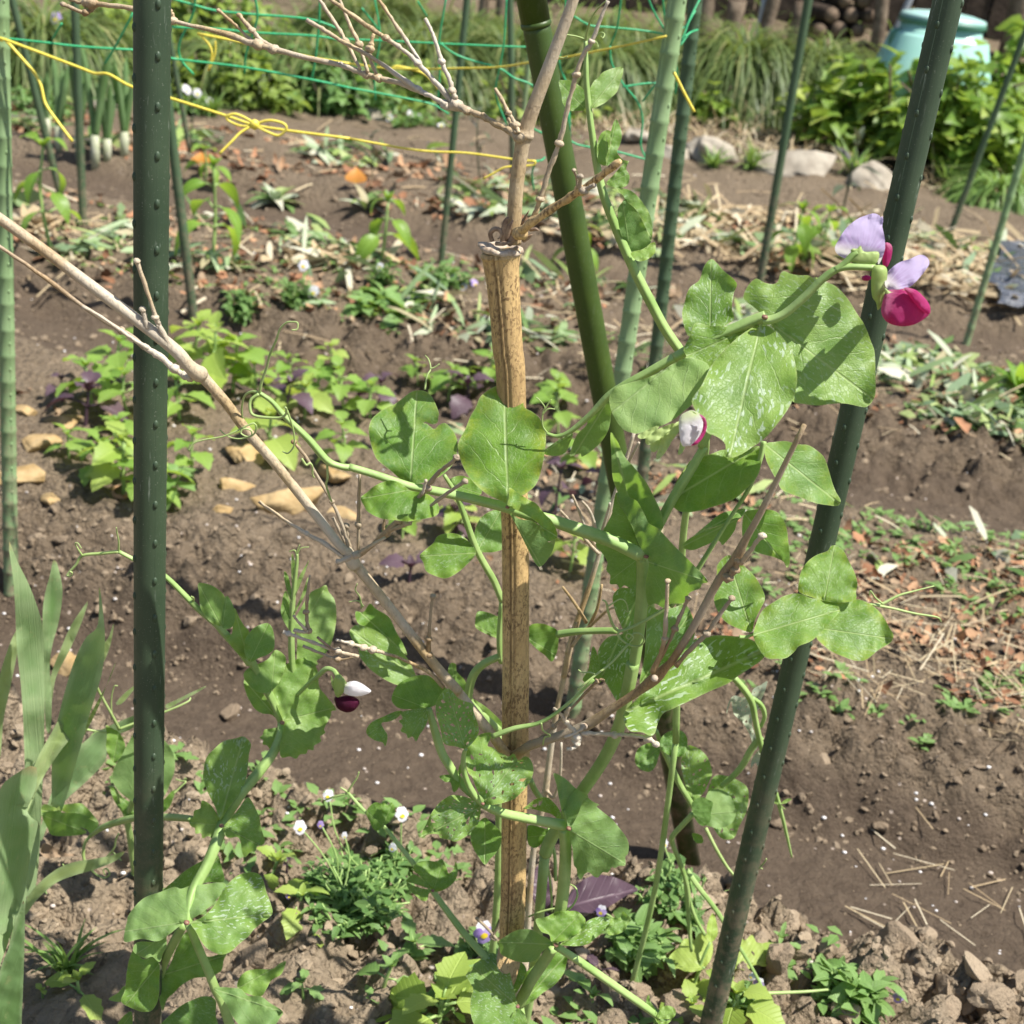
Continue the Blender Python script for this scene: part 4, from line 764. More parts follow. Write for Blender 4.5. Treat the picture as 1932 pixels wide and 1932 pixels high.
# black film at the right edge
m = MB(); nx, ny = 26, 20; u_, v_ = [a.ravel() for a in np.meshgrid(np.linspace(0, 1, nx), np.linspace(0, 1, ny), indexing='ij')]
pts = GPv(1868 + 190 * u_ + 14 * np.sin(v_ * 9), 482 + 118 * v_ + 8 * np.sin(u_ * 8)); pts[:, 2] += .035 + .05 * np.abs(fbm(pts[:, 0] * 6, pts[:, 1] * 6, 90, 3))
m.add(pts, [(i * ny + j, (i + 1) * ny + j, (i + 1) * ny + j + 1, i * ny + j + 1) for i in range(nx - 1) for j in range(ny - 1)]); m.build('plastic_film', M['film'], label='crumpled black plastic film on the bed at the right edge', cat='plastic film')
# ------------------------------------------------------------------ poles
def vfit(x0, y0, D, x1, y1):
    """upper point on plane D, lower point so that the pole stands as nearly upright as the photograph allows"""
    a = W(x0, y0, D); d = rayd(x1, y1); e = a - CAM; t = (d[0] * e[0] + d[1] * e[1]) / (d[0] ** 2 + d[1] ** 2); return a, CAM + d * t
def pole(p0, p1, r_, mat, label, studs=True, ext=.35, group='green garden poles', cat='garden pole', pitch=.027, name='garden_pole', ring=False):
    ax = (p1 - p0) / np.linalg.norm(p1 - p0); a = p0 - ax * ext; b = p1.copy()
    for i in range(400):
        if b[2] < hz(b[0:1], b[1:2])[0] - .06: break
        b = b + ax * .01
    n = max(8, int(np.linalg.norm(b - a) / .05)); m = MB(); pts = [a + (b - a) * i / n for i in range(n + 1)]
    if ring:
        L = np.linalg.norm(b - a); q = []; rd = []; s_ = 0
        while s_ < L: q += [a + ax * s_, a + ax * (s_ + pitch * .42), a + ax * (s_ + pitch * .5), a + ax * (s_ + pitch * .58)]; rd += [r_, r_, r_ * 1.10, r_]; s_ += pitch
        pts, r2 = q + [b], rd + [r_]
    else: r2 = r_
    tube(m, pts, r2, 20)
    N = np.cross(ax, [0, 1, 0]); N /= np.linalg.norm(N); B = np.cross(ax, N)
    if studs:
        L = np.linalg.norm(b - a); s_ = 0; i = 0
        while s_ < L:
            for q in range(4):
                an = q * math.pi / 2 + studs; o = a + ax * (s_ + (pitch / 2 if q % 2 else 0)) + (N * math.cos(an) + B * math.sin(an)) * r_ * .96; d1 = (N * math.cos(an) + B * math.sin(an)); d2 = np.cross(ax, d1)
                blob(m, o, (r_ * .15, r_ * .17, r_ * .30), 2, 0, 0, 0, np.stack([d1, d2, ax], 1))
            s_ += pitch
        # raised mould seams between the studs
        for q in range(4):
            an = q * math.pi / 2 + studs; o = (N * math.cos(an) + B * math.sin(an)) * r_ * .97; tube(m, [a + o * .985, b + o * .985], r_ * .05, 5)
    return m.build(name, mat, loc=b, label=label, cat=cat, group=group)
pL = vfit(287, 0, .79, 279, 1932); pole(*pL, .0101, M['pole'], 'thick dark green studded pole standing upright at the left in front', studs=.95)
pR = vfit(1789, 0, .93, 1341, 1932); pole(*pR, .0094, M['pole'], 'thick dark green studded pole leaning across the right side', studs=.6)
gb = GP(1302, 1625); d0 = rayd(1003, 0); tq = (d0[0] * gb[0] + d0[1] * gb[1]) / (d0[0] ** 2 + d0[1] ** 2) * .93
g0 = CAM + d0 * tq; gt = g0 + (g0 - gb) * .25; root = empty('green_bamboo_pole', gb, 'smooth green bamboo-like pole slanting behind the dry culm', 'bamboo pole', 'green garden poles')
m = MB(); seg = gb - gt; nl = .0118; t1 = np.linalg.norm(g0 + (gb - g0) * .022 - gt) / np.linalg.norm(seg)
def lerp(t): return gt + seg * t
tube(m, [lerp(0), lerp(t1 - .001)], [nl * 1.06, nl * 1.06], 24); m.build('upper_sleeve', M['greenbam'], root)
m = MB(); tube(m, [lerp(t1), lerp(t1 + .001), lerp(t1 + .004), lerp(.5), lerp(.72), lerp(.722), lerp(.724), lerp(1.03)], [nl * .9, nl * .97, nl, nl * 1.03, nl * 1.02, nl * 1.1, nl * 1.02, nl], 24); m.build('shaft', M['greenbam'], root)
m = MB(); tube(m, [lerp(t1 - .0035), lerp(t1 - .001), lerp(t1 + .0005)], [nl * 1.07, nl * 1.11, nl * 1.02], 24); m.build('joint_ring', M['greenbam'], root)
def gpole(x0, y0, x1, y1, r_, mat, label, **kw):
    """a pole whose foot is seen at (x1, y1) on the soil"""
    b = GP(x1, y1); d = rayd(x0, y0); t = (d[0] * b[0] + d[1] * b[1]) / (d[0] ** 2 + d[1] ** 2); return CAM + d * t, pole(CAM + d * t, b, r_, mat, label, **kw)
g4, _ = gpole(1278, 0, 1080, 1345, .0098, M['palepole'], 'faded pale green ringed pole behind the dry culm on the right', studs=.8, ring=True, pitch=.035)
g5, _ = gpole(1312, 0, 1205, 960, .0100, M['bgpole'], 'dark green studded pole right of the faded pale one', studs=.8, ring=True, pitch=.035)
gpole(881, 0, 832, 497, .0085, M['bgpole'], 'thin plain green pole left of the dry upper culm', studs=False); gpole(1525, 0, 1434, 530, .0120, M['bgpole'], 'plain green pole standing left of the lilac flower', studs=False); gpole(1935, 60, 1787, 455, .0100, M['bgpole'], 'thin dark green pole right of the thick leaning one', studs=False)
gpole(1945, 240, 1822, 650, .0095, M['palepole'], 'pale green thin pole at the right edge by the black film', studs=False, ring=True, pitch=.05); g11, _ = gpole(1, 0, 21, 1105, .0098, M['palepole'], 'faded pale green ringed pole cut by the left edge', studs=.8, ring=True, pitch=.035)
gpole(141, 0, 157, 432, .0100, M['bgpole'], 'thin green pole in front of the leeks', studs=False); gpole(38, 60, 128, 425, .0090, M['bgpole'], 'leaning blue-green pole left of the leeks', studs=False); gpole(300, 60, 366, 605, .0105, M['bgpole'], 'leaning green pole emerging behind the thick upright one', studs=False); gpole(318, 60, 360, 295, .0085, M['bgpole'], 'thin dark pole far behind the thick upright one', studs=False); gpole(962, 0, 968, 330, .0115, M['bgpole'], 'dark plain pole just left of the dry upper culm', studs=False); gpole(1012, 0, 985, 240, .0110, M['palepole'], 'pale plain pole behind the dry upper culm', studs=False)

# ------------------------------------------------------------------ twine and net
def pxtube(mb, crop, s, wpx, D0, D1=None, sides=7, mat=0, n=5, taper=None, crook=0, sq=None):
    """a bent rod traced as seen; its distance runs from D0 to D1 unless a point brings its own"""
    q = P(crop, s); q = [list(a) for a in q]; N = len(q)
    for i, a in enumerate(q):
        if len(a) < 3: a.append(D0 + ((D1 if D1 is not None else D0) - D0) * i / max(1, N - 1))
    c = cr(q, n); pts = W(c[:, 0], c[:, 1], c[:, 2]); k = kpx(c[:, 0], c[:, 1], c[:, 2]); w0 = wpx if not isinstance(wpx, tuple) else None
    ww = np.full(len(c), float(w0)) if w0 is not None else np.interp(np.linspace(0, 1, len(c)), np.linspace(0, 1, len(wpx)), wpx)
    if crop != 'V': ww = ww * CS
    if crook and len(pts) > 4:
        j_ = rng.normal(0, 1, pts.shape); j_[0] = j_[-1] = 0; pts = pts + j_ * (crook * ww * k)[:, None]; ww = ww * (1 + .10 * rng.normal(0, 1, len(ww)))
    tube(mb, pts, ww / 2 * k, sides, mat, True, sq); return pts
Dl = math.hypot(*g11[:2]) * .99; D11 = g11[1] - .012; D4 = g4[1]
root = empty('yellow_twine', W(11, 75, D11), 'yellow twine with a bow running from the left pole to the dry culm', 'twine', 'yellow twines')
m = MB(); pxtube(m, 'A', '10,225 30,220 430,370 520,405 600,410 730,480 950,545 1250,640 1400,690 1580,720 1930,765', 16, D11, 1.62); pxtube(m, 'B', '53,765 430,830 700,845 960,880 1080,890', 13, 1.62, 1.60); m.build('cord', M['yellow'], root)
m = MB(); pxtube(m, 'A', '1250,640 1300,630 1370,660 1400,690 1330,695 1260,665 1250,640', 15, 1.60); pxtube(m, 'A', '1400,690 1480,665 1560,680 1580,710 1540,748 1480,730 1400,690', 15, 1.60); blob(m, W(*P('A', '1405,688')[0], 1.60), (.006, .005, .006), 2); m.build('bow', M['yellow'], root)
for c_, s_, w_, d_, e_ in [('A', '1400,690 1330,730 1280,780 1210,850', 15, 1.60, 1.58), ('A', '30,220 180,390 225,470 250,570 310,660 400,780', 17, D11, D11 - .02), ('B', '1080,890 1060,912 920,922 860,950 790,988', 12, 1.60, 1.60)]:
    m = MB(); pxtube(m, c_, s_, w_, d_, e_); m.build('loose_end', M['yellow'], root)
root = empty('yellow_twine', W(490, 150, 1.8), 'thinner yellow twine tied along the green net at the top', 'twine', 'yellow twines')
m = MB(); pxtube(m, 'A', '1090,185 1390,245 1700,315 1930,352', 15, 1.85); pxtube(m, 'B', '53,352 300,380 620,378 880,370 1040,345 1220,320 1500,265 1800,200', 12, 1.85, D4 - .015); m.build('cord', M['yellow'], root)
for c_, s_, w_, d_, e_ in [('A', '1095,185 1150,240 1170,300 1150,390', 14, 1.85, 1.85), ('A', '1190,225 1185,300 1155,385', 12, 1.85, 1.85), ('B', '290,372 330,368 450,400 510,450 545,495', 15, 1.84, 1.84), ('C', '0,400 60,520 112,618', 17, D4 - .02, D4 - .02)]:
    m = MB(); pxtube(m, c_, s_, w_, d_, e_); m.build('loose_end', M['yellow'], root)
m = MB()
for c_, s_ in [('A', '1080,-40 1075,20 1060,90 990,240 1000,330 1070,412'), ('A', '735,70 640,250 580,350'), ('A', '340,130 290,215'), ('A', '1400,-40 1420,100 1360,290 1350,405'), ('A', '1765,-40 1760,130 1740,330 1720,440'), ('A', '-40,205 250,235 420,255 640,270 740,275'), ('A', '940,-10 1080,30 1200,60 1410,80 1700,105 1877,160'), ('A', '940,320 1000,330 1350,372 1720,440 1930,485'), ('A', '950,150 1200,160 1400,180 1750,200 1930,235'),
               ('B', '590,-40 545,240 550,400 540,560'), ('B', '920,-40 905,230 880,375 860,520 920,690'), ('B', '0,215 240,225 550,240 880,255 1050,260'), ('B', '555,240 620,290 700,325 880,378 960,430 1060,470 1150,560'), ('B', '185,-40 220,200 190,400 195,550'), ('B', '0,475 190,510 400,550 520,580 600,630'), ('B', '120,45 180,120 225,180'), ('B', '430,10 480,90'), ('B', '1555,-40 1530,150 1490,255'), ('B', '1690,-40 1730,60 1800,180'), ('B', '1780,-30 1800,180'), ('B', '1290,90 1380,140 1480,150 1640,165 1810,190'), ('B', '1490,255 1500,350 1560,460 1640,560 1670,660 1660,800 1690,880 1750,1030'), ('B', '1800,190 1780,330 1770,420 1670,560'), ('B', '1560,480 1700,460 1780,470 1810,540 1780,600'), ('B', '1245,-30 1240,120 1210,340 1260,500 1270,770'), ('B', '1260,620 1275,780 1500,830 1690,880 1765,895'), ('B', '1800,190 1860,260 1930,180'), ('B', '1800,190 1900,150 1960,60'), ('B', '1850,300 1860,420 1850,520'), ('B', '1080,890 1110,885 1130,870'), ('B', '1080,892 1060,960 1070,1050'), ('B', '1050,700 1120,735 1180,735'), ('C', '60,200 100,175 130,165'), ('C', '30,260 90,100 140,0')]:
    pxtube(m, c_, s_, 13 if c_ == 'A' else 11, 1.75, 1.78)
m.build('garden_net', M['net'], label='green garden netting with wide sagging meshes at the top', cat='net')

# ------------------------------------------------------------------ dry bamboo culm with its branches
DS = .80
cb = W(*P('H', '945,1480')[0], DS); foot = cb.copy(); foot = np.array([cb[0] - .004, cb[1], 0]); foot[2] = hz(foot[0:1], foot[1:2])[0] - .05
root = empty('dry_bamboo_stake', foot, 'tan dried bamboo stake with bare side branches in the centre', 'bamboo stake')
def culm(pts_w, name, mat, groove=0, par=None, sides=36, uvs=True):
    """a bamboo stem; groove presses shallow channels into the side facing the photographer"""
    q = np.array(pts_w, float); pts = W(q[:, 0], q[:, 1], q[:, 2]); r_ = q[:, 3] / 2 * kpx(q[:, 0], q[:, 1], q[:, 2]); m = MB(); tube(m, pts, r_, sides)
    if groove:
        v = m.v[0]; n = len(pts)
        for i in range(n):
            for k_ in range(sides):
                d = v[i * sides + k_] - pts[i]; nd = d / np.linalg.norm(d); side = nd @ CR; front = -(nd @ CF)
                if front > 0:
                    g_ = .16 * math.exp(-((side + .40) / .06) ** 2) + .15 * math.exp(-((side + .10) / .045) ** 2) - .04 * math.exp(-((side + .25) / .07) ** 2)
                    v[i * sides + k_] = pts[i] + d * (1 - groove * g_); m.at[0][i * sides + k_] = 1 - max(0, g_) / .13 * .6
    return m.build(name, mat, par or root)
def path(crop, s, D): return [[ORG[crop][0] + float(a.split(',')[0]) * CS, ORG[crop][1] + float(a.split(',')[1]) * CS, D, float(a.split(',')[2]) * CS] for a in s.split()]
cl = path('B', '885,1385,205 887,1400,222 888,1412,226 889,1425,214 892,1480,196 900,1560,184 910,1700,174 918,1800,170 926,1930,168', DS) + path('E', '940,150,164 948,400,160 955,700,156 962,900,152 967,1050,150 970,1300,150 970,1600,148 970,1860,148', DS) + path('H', '968,150,148 967,330,148 966,400,156 966,440,164 965,480,156 964,600,142 960,900,140 956,1200,138 948,1400,136 946,1500,134', DS)
cw = cr(cl, 3); cq = [list(a) for a in cw]
m_ = MB(); o = culm(cq, 'culm', M['bamboo'], 1.0, sides=72)
m = MB(); tube(m, [W(*P('H', '946,1490')[0], DS), foot], [134 * CS / 2 * kpx(960, 1780, DS)] * 2, 24); m.build('culm_base', M['bamboo'], root)
# the top node: a torn collar, husk remnants, and the thinner stem going on upwards
m = MB(); a = W(*P('B', '888,1392')[0], DS); k1 = kpx(945, 470, DS) * CS; up = W(*P('B', '884,1350')[0], DS) - a; up /= np.linalg.norm(up)
an = np.linspace(0, 6.283, 40, endpoint=False); X1 = np.array([1, 0, 0]); Y1 = np.cross(up, X1); v = []
for rr_, hh in [(108, 0), (122, 12), (118, 30), (96, 34), (80, 20), (60, 4), (10, 0)]:
    for t in an: rj = rr_ * (1 + .05 * math.sin(t * 7) + .03 * math.sin(t * 13)); v.append(a + X1 * math.cos(t) * rj * k1 + Y1 * math.sin(t) * rj * k1 + up * (hh + (6 * math.sin(t * 5) if 20 < hh else 0)) * k1)
m.add(v, [(i * 40 + j, i * 40 + (j + 1) % 40, (i + 1) * 40 + (j + 1) % 40, (i + 1) * 40 + j) for i in range(6) for j in range(40)]); m.build('torn_collar', M['cut'], root)
m = MB()
for s_, w_ in [('840,1330 830,1290 850,1265 880,1270 890,1300 870,1320', 26), ('900,1340 905,1280 915,1220 930,1200', 34), ('915,1330 930,1260 955,1215', 30), ('1000,1250 1015,1210 1045,1160', 16), ('1010,1330 1040,1310 1060,1295', 22), ('1050,1270 1080,1265 1100,1275', 18), ('930,1345 960,1310 975,1270', 40), ('860,1345 900,1345 940,1340', 24)]: pxtube(m, 'B', s_, (w_, w_ * 1.1, w_ * .3), DS - .004, DS - .008, 7, 0, 3)
m.build('husk_remnant', M['husk'], root)
culm(cr(path('B', '955,1345,92 957,1290,84 962,1200,82 972,1050,80 990,900,80 1008,790,82 1014,762,92 1018,750,104 1021,738,104 1026,722,90 1034,690,82 1080,560,76 1130,430,72 1200,240,66 1260,80,62 1300,-40,60 1340,-160,56', DS), 3), 'upper_stem', M['oldbam'], 0, sides=20)
def branch(name, crop, s, w_, D0, D1, mat='oldbam', knots=(), par=None):
    """a side branch; knots are (x, y, size) swellings at its joints"""
    fac = .72 if mat == 'twig' else .82
    w_ = tuple(q * fac for q in w_) if isinstance(w_, tuple) else w_ * fac
    m = MB(); pts = pxtube(m, crop, s, w_, D0, D1, 10, 0, 5, crook=.05)
    for (kx, ky, ks) in knots:
        q = P(crop, f'{kx},{ky}')[0]; w1 = pts[np.argmin(np.linalg.norm(((pts - CAM) / ((pts - CAM) @ CF)[:, None]) @ np.stack([CR, -CU], 1) * FOC + 966 - np.array(q[:2]), axis=1))]
        kk = ((w1 - CAM) @ CF) / FOC * CS; blob(m, w1, np.array([ks, ks, ks * .8]) * kk / 2 * 1.08, 2, 0, .5, int(kx))
    return m.build(name, M[mat], par or root)
branch('branch', 'B', '985,1300 1010,1270 1060,1225 1200,1135 1330,1050 1440,970 1545,890', (74, 62, 56, 54, 54, 50), DS - .006, DS - .06, 'bamboo', [(1330, 1050, 74), (1000, 1285, 90)])
b = branch('branch_stub', 'B', '1325,1055 1325,1010 1327,975', 32, DS - .05, DS - .055, 'twig', [(1327, 970, 40)]); branch('branch_stub', 'B', '1310,1040 1305,980 1292,940', 20, DS - .045, DS - .05, 'twig', [(1294, 940, 28)]); branch('branch_stub', 'B', '1330,1060 1370,1040 1405,1020', 36, DS - .05, DS - .055, 'twig', [(1350, 1060, 50)])
branch('branch', 'B', '1060,1215 1085,1160 1105,1100 1150,950 1210,790 1255,600 1305,410 1345,300 1390,230 1440,100 1480,5', (32, 34, 36, 32, 30, 28, 26), DS - .012, DS - .02, 'oldbam', [(1105, 1095, 52), (1212, 790, 56), (1305, 412, 46), (1390, 232, 36)])
NB = 'twig'
branch('branch', 'B', '985,760 940,725 860,685 790,645 700,610 640,580', (54, 46, 44, 42, 44, 52), DS - .008, DS + .03, 'oldbam', [(975, 765, 70), (700, 612, 56), (620, 580, 90), (600, 585, 70)])
branch('branch', 'B', '600,590 520,540 430,500 330,460 210,430 100,395 0,352', (44, 32, 34, 38, 34, 36), DS + .03, DS + .06, 'oldbam', [(205, 428, 56), (150, 415, 52), (590, 585, 70)])
branch('branch', 'A', '1885,358 1700,320 1510,272 1400,240 1200,175 950,115 730,48 540,22 480,15', (34, 34, 38, 44, 30, 34, 34, 36), DS + .06, DS + .09, 'oldbam', [(1510, 272, 58), (1420, 250, 70), (950, 118, 56), (510, 20, 76), (470, 20, 60)])
for c_, s_, w_, d0, d1, mt, kn in [
    ('B', '625,570 540,470 430,350 340,270 250,210 120,120 0,35 -60,-10', (40, 34, 32, 30, 30, 26), .03, .05, 'oldbam', [(440, 352, 48), (250, 212, 44)]), ('B', '590,580 500,530 430,495 280,390 130,290 0,222 -100,160 -183,110', (36, 30, 34, 30, 30, 30), .028, .06, 'oldbam', [(430, 498, 44)]),
    ('B', '640,545 620,500 600,430 560,340 530,240 505,170 468,102', (38, 30, 34, 26, 26), .028, .04, 'oldbam', [(562, 342, 44), (625, 500, 44)]), ('B', '445,352 390,260 330,170 270,80 200,-20', (30, 26, 24), .04, .06, 'oldbam', []), ('B', '985,735 970,690 930,625 900,560 855,488', (34, 30, 28, 26), -.01, .0, 'oldbam', [(930, 630, 40), (965, 690, 44)]), ('B', '968,735 950,690 930,655', 24, -.01, 0, 'oldbam', []), ('B', '850,680 815,650 788,630', 22, .01, .015, 'oldbam', [(790, 632, 28)]),
    ('B', '200,410 170,340 165,280 175,230 186,188', (28, 24, 28, 24), .045, .05, 'oldbam', [(163, 270, 46), (165, 245, 38)]), ('B', '155,400 130,320 105,245 60,150 20,55 -10,-20', (24, 22, 30, 22, 20), .05, .07, 'oldbam', [(105, 248, 46)]), ('B', '112,385 70,300 30,225 0,170 -60,80 -120,-10', (24, 24, 30, 22), .05, .07, 'oldbam', [(28, 222, 44)]),
    ('A', '1400,230 1360,200 1290,130 1208,58', (30, 22, 22), .075, .08, 'oldbam', [(1212, 60, 28)]), ('A', '1510,265 1450,230 1390,165 1340,110 1318,78', (34, 30, 30, 26), .07, .08, 'oldbam', [(1385, 165, 42), (1322, 84, 34)]), ('A', '525,30 470,70 400,45 338,20', (38, 34, 28, 26), .088, .08, 'twig', [(470, 68, 46), (345, 20, 38), (515, 72, 34)]), ('A', '480,12 430,10 370,-10', 26, .09, .09, 'twig', []), ('A', '958,115 950,80 940,55', 30, .085, .085, 'oldbam', [])]:
    branch('twig', c_, s_, w_, DS + d0, DS + d1, mt, kn)
# big lower left branch and its twigs
lb = path('H', '930,455,72 905,430,60 850,350,56', DS - .01) + path('H', '660,110,56', DS - .02) + path('E', '640,1925,56 520,1790,56 300,1510,54 110,1270,58 75,1235,80', DS - .028) + path('D', '1915,1165,62 1880,1140,52 1700,910,54 1500,660,56 1360,500,58 1250,350,58 1130,215,66 1105,190,92 1080,175,86 1040,140,74', DS - .05) + path('A', '970,1935,72 800,1800,68 480,1560,64 200,1350,62 -60,1165,60', DS - .07)
for i, a in enumerate(lb): a[2] = DS - .012 - .055 * i / len(lb)
culm(cr(lb, 3), 'branch', M['oldbam'], 0, sides=16)
DB = DS - .05
branch('branch', 'A', '-60,1330 0,1362 250,1535 500,1720 700,1845 800,1920', (28, 30, 34, 40, 44), DB + .012, DB + .01, 'twig', [(680, 1830, 46)]); branch('branch', 'D', '790,30 880,90 950,150 1010,190 1070,205', (40, 44, 40, 44), DB + .01, DB + .004, 'oldbam', [(960, 155, 56), (1020, 185, 54), (1050, 210, 60)])
for c_, s_, w_, d0, d1, mt, kn in [('A', '455,1692 560,1750 700,1850 820,1925', (20, 24, 26), -.045, -.045, 'oldbam', []), ('A', '755,1442 800,1570 860,1752 880,1800 935,1905', (30, 26, 40, 34), -.062, -.058, 'oldbam', [(862, 1755, 44), (757, 1446, 36)]), ('A', '788,1708 800,1760 815,1815', 34, -.06, -.06, 'oldbam', [(790, 1712, 40)]),
    ('D', '1430,892 1560,985 1690,1070 1800,1130 1895,1200', (26, 24, 32, 26), -.04, -.034, 'oldbam', [(1680, 1062, 36)]), ('D', '1622,562 1700,665 1830,890 1900,1050 1925,1170', (24, 26, 26, 24), -.03, -.034, 'twig', [(1832, 890, 30), (1628, 566, 30)]), ('E', '-15,1225 60,1200 140,1155 250,1090', (40, 30, 26), -.045, -.05, 'oldbam', [(90, 1190, 54)]), ('E', '110,1190 200,1110 330,990 400,910 480,815 540,735 600,690 650,640', (36, 40, 46, 34, 40, 30, 36), -.035, -.075, 'twig', [(330, 990, 64), (490, 812, 54), (640, 645, 40)]), ('E', '240,1075 300,1040 370,1010 520,900 600,840 690,780', (40, 34, 30, 28), -.04, -.07, 'twig', [(370, 1005, 46), (688, 782, 38), (255, 1085, 50)]), ('E', '455,850 465,810 475,770', 20, -.07, -.072, 'oldbam', []),
    ('E', '100,1190 102,1080 100,1020 104,880 108,740', (28, 26, 30, 22), -.03, -.03, 'twig', [(102, 1025, 40)]), ('E', '70,1180 45,1100 35,1025', 28, -.03, -.03, 'twig', [(36, 1030, 38)]), ('E', '60,1190 20,1100 -40,980', 26, -.03, -.03, 'twig', []), ('E', '250,1095 240,1030 250,970', 24, -.04, -.042, 'twig', []), ('E', '525,1795 490,1735 490,1650 500,1500 512,1415', (30, 36, 24, 22), -.022, -.03, 'twig', [(490, 1735, 50), (490, 1655, 40), (512, 1418, 32)]),
    ('E', '570,1915 500,1840 430,1800 300,1745 180,1710 60,1675 -20,1655', (30, 28, 24, 26, 22, 20), -.02, -.05, 'oldbam', [(170, 1705, 56), (130, 1700, 50), (70, 1680, 40)]), ('D', '1562,1610 1700,1660 1860,1718 1980,1748', (26, 22, 28), -.05, -.045, 'oldbam', [(1858, 1718, 44), (1600, 1625, 34)]), ('D', '1672,1688 1760,1725 1860,1760 1960,1745', (24, 22, 28), -.05, -.045, 'twig', [(1860, 1758, 40)]), ('D', '1700,1605 1692,1500 1700,1380 1710,1300', (32, 24, 18), -.045, -.045, 'twig', [(1692, 1600, 44), (1690, 1500, 36)]), ('D', '1620,1600 1660,1610 1700,1610', 26, -.048, -.048, 'oldbam', []), ('D', '1690,1600 1650,1560 1620,1520', 20, -.048, -.05, 'oldbam', []), ('D', '1850,1720 1800,1680 1752,1640', 20, -.048, -.05, 'husk', [])]:
    branch('twig', c_, s_, w_, DS + d0, DS + d1, mt, kn)
# right lower branch
rb = path('H', '960,455,62 1000,425,50 1060,390,54 1200,345,50 1350,290,62 1480,205,48 1640,100,48 1740,22,70 1800,-40,46', DS - .012) + path('F', '0,1755,44 120,1560,44 250,1320,48 330,1230,66 400,1090,42 480,950,38 600,710,32 720,468,28', DS - .05)
for i, a in enumerate(rb): a[2] = DS - .014 - .07 * i / len(rb)
culm(cr(rb, 3), 'branch', M['twig'], 0, sides=16)
for c_, s_, w_, d0, d1, mt, kn in [('F', '10,1800 90,1710 180,1620 250,1520 318,1425', (40, 34, 34, 26), -.055, -.06, 'twig', [(180, 1625, 44), (316, 1428, 38)]), ('F', '365,1235 420,1165 460,1110 492,1078', (38, 30, 28), -.07, -.075, 'oldbam', [(488, 1080, 46)]), ('F', '300,1310 345,1260 350,1210', (44, 40, 30), -.068, -.07, 'twig', [(300, 1310, 62), (370, 1295, 50), (345, 1225, 40)]), ('E', '1725,1835 1770,1730 1790,1650 1803,1500 1808,1330', (40, 32, 32, 22), -.05, -.055, 'oldbam', [(1800, 1640, 46), (1808, 1335, 30)]), ('E', '1740,1805 1800,1700 1850,1590 1890,1500 1922,1425', (34, 28, 34, 26), -.05, -.055, 'twig', [(1850, 1592, 42), (1918, 1432, 36)]), ('H', '1330,330 1400,328 1520,335 1610,340 1700,355 1742,388', (32, 26, 32, 26, 36), -.04, -.05, 'oldbam', [(1518, 334, 44), (1700, 355, 48), (1565, 316, 28), (1742, 385, 40)]), ('H', '1310,330 1260,280 1215,220 1180,192', (34, 26, 24), -.04, -.045, 'oldbam', [(1258, 270, 32)]), ('H', '1235,265 1250,220 1265,182', 24, -.042, -.045, 'oldbam', []), ('H', '1300,345 1310,390 1280,412 1252,412', 24, -.04, -.045, 'oldbam', [(1310, 340, 64), (1340, 350, 50), (1290, 380, 40), (1385, 375, 38)]), ('H', '1060,400 1120,340 1180,290 1300,165 1420,40 1460,36', (30, 24, 22, 22, 22), -.02, -.03, 'twig', [(1270, 240, 36), (1420, 42, 32), (1185, 290, 34)]), ('H', '1240,350 1290,330 1340,300', 20, -.042, -.042, 'oldbam', [])]:
    branch('twig', c_, s_, w_, DS + d0, DS + d1, mt, kn)
for c_, q, ks, d in [('H', '1055,392', 68, .018), ('H', '1345,290', 80, .034), ('H', '1735,25', 78, .052)]:
    m = MB(); k_ = kpx(*P(c_, q)[0], DS - d) * CS / 2; blob(m, W(*P(c_, q)[0], DS - d - .003), (ks * k_ * .55, ks * k_ * .5, ks * k_ * .55), 2, 0, .2, ks); m.build('branch_scar', M['cut'], root)
# thin second cane behind
DC = .93; base = W(*P('H', '1035,1480')[0], DC); base[2] = hz(base[0:1], base[1:2])[0] - .03; root2 = empty('thin_dry_cane', base, 'thin whitish dry cane with forked twigs behind the stake on its right', 'cane')
m = MB(); pxtube(m, 'H', '1035,1440 1045,1250 1070,960 1110,760 1135,640 1155,480 1190,240 1245,-20', (36, 36, 34, 44, 36, 32, 30), DC); pxtube(m, 'E', '1235,1860 1270,1690 1310,1550 1370,1380 1430,1180 1470,1030 1500,910 1560,720 1625,505', (34, 40, 30, 28, 30, 24, 20), DC); q = W(*P('H', '1035,1440')[0], DC); tube(m, [q, base], .0045, 8); m.build('cane', M['oldbam'], root2)
for c_, s_ in [('E', '1430,1182 1380,1130 1280,1010 1215,940'), ('E', '1415,1140 1360,1050 1310,920 1282,855'), ('E', '1418,1110 1400,1000 1370,930 1335,890'), ('E', '1280,1690 1340,1610 1380,1580 1480,1490 1535,1475'), ('E', '1370,1590 1420,1480 1445,1350'), ('E', '1360,1560 1300,1460 1228,1362'), ('E', '1250,1730 1270,1650 1305,1560'), ('H', '1140,640 1180,680 1215,560 1222,380'), ('E', '1590,680 1620,620 1650,565'), ('E', '1440,1080 1475,960 1490,900')]:
    m = MB(); pxtube(m, c_, s_, (22, 18, 14), DC - .003, DC - .012); m.build('twig', M['oldbam'], root2)
m = MB()
for s_ in ['750,1345 810,1400 865,1465', '840,1445 870,1400 890,1345', '850,1440 830,1450 860,1470']: pxtube(m, 'H', s_, 17, .9)
m.build('twig_scrap', M['twig'], label='scrap of forked dry twig leaning at the stake foot', cat='twig')
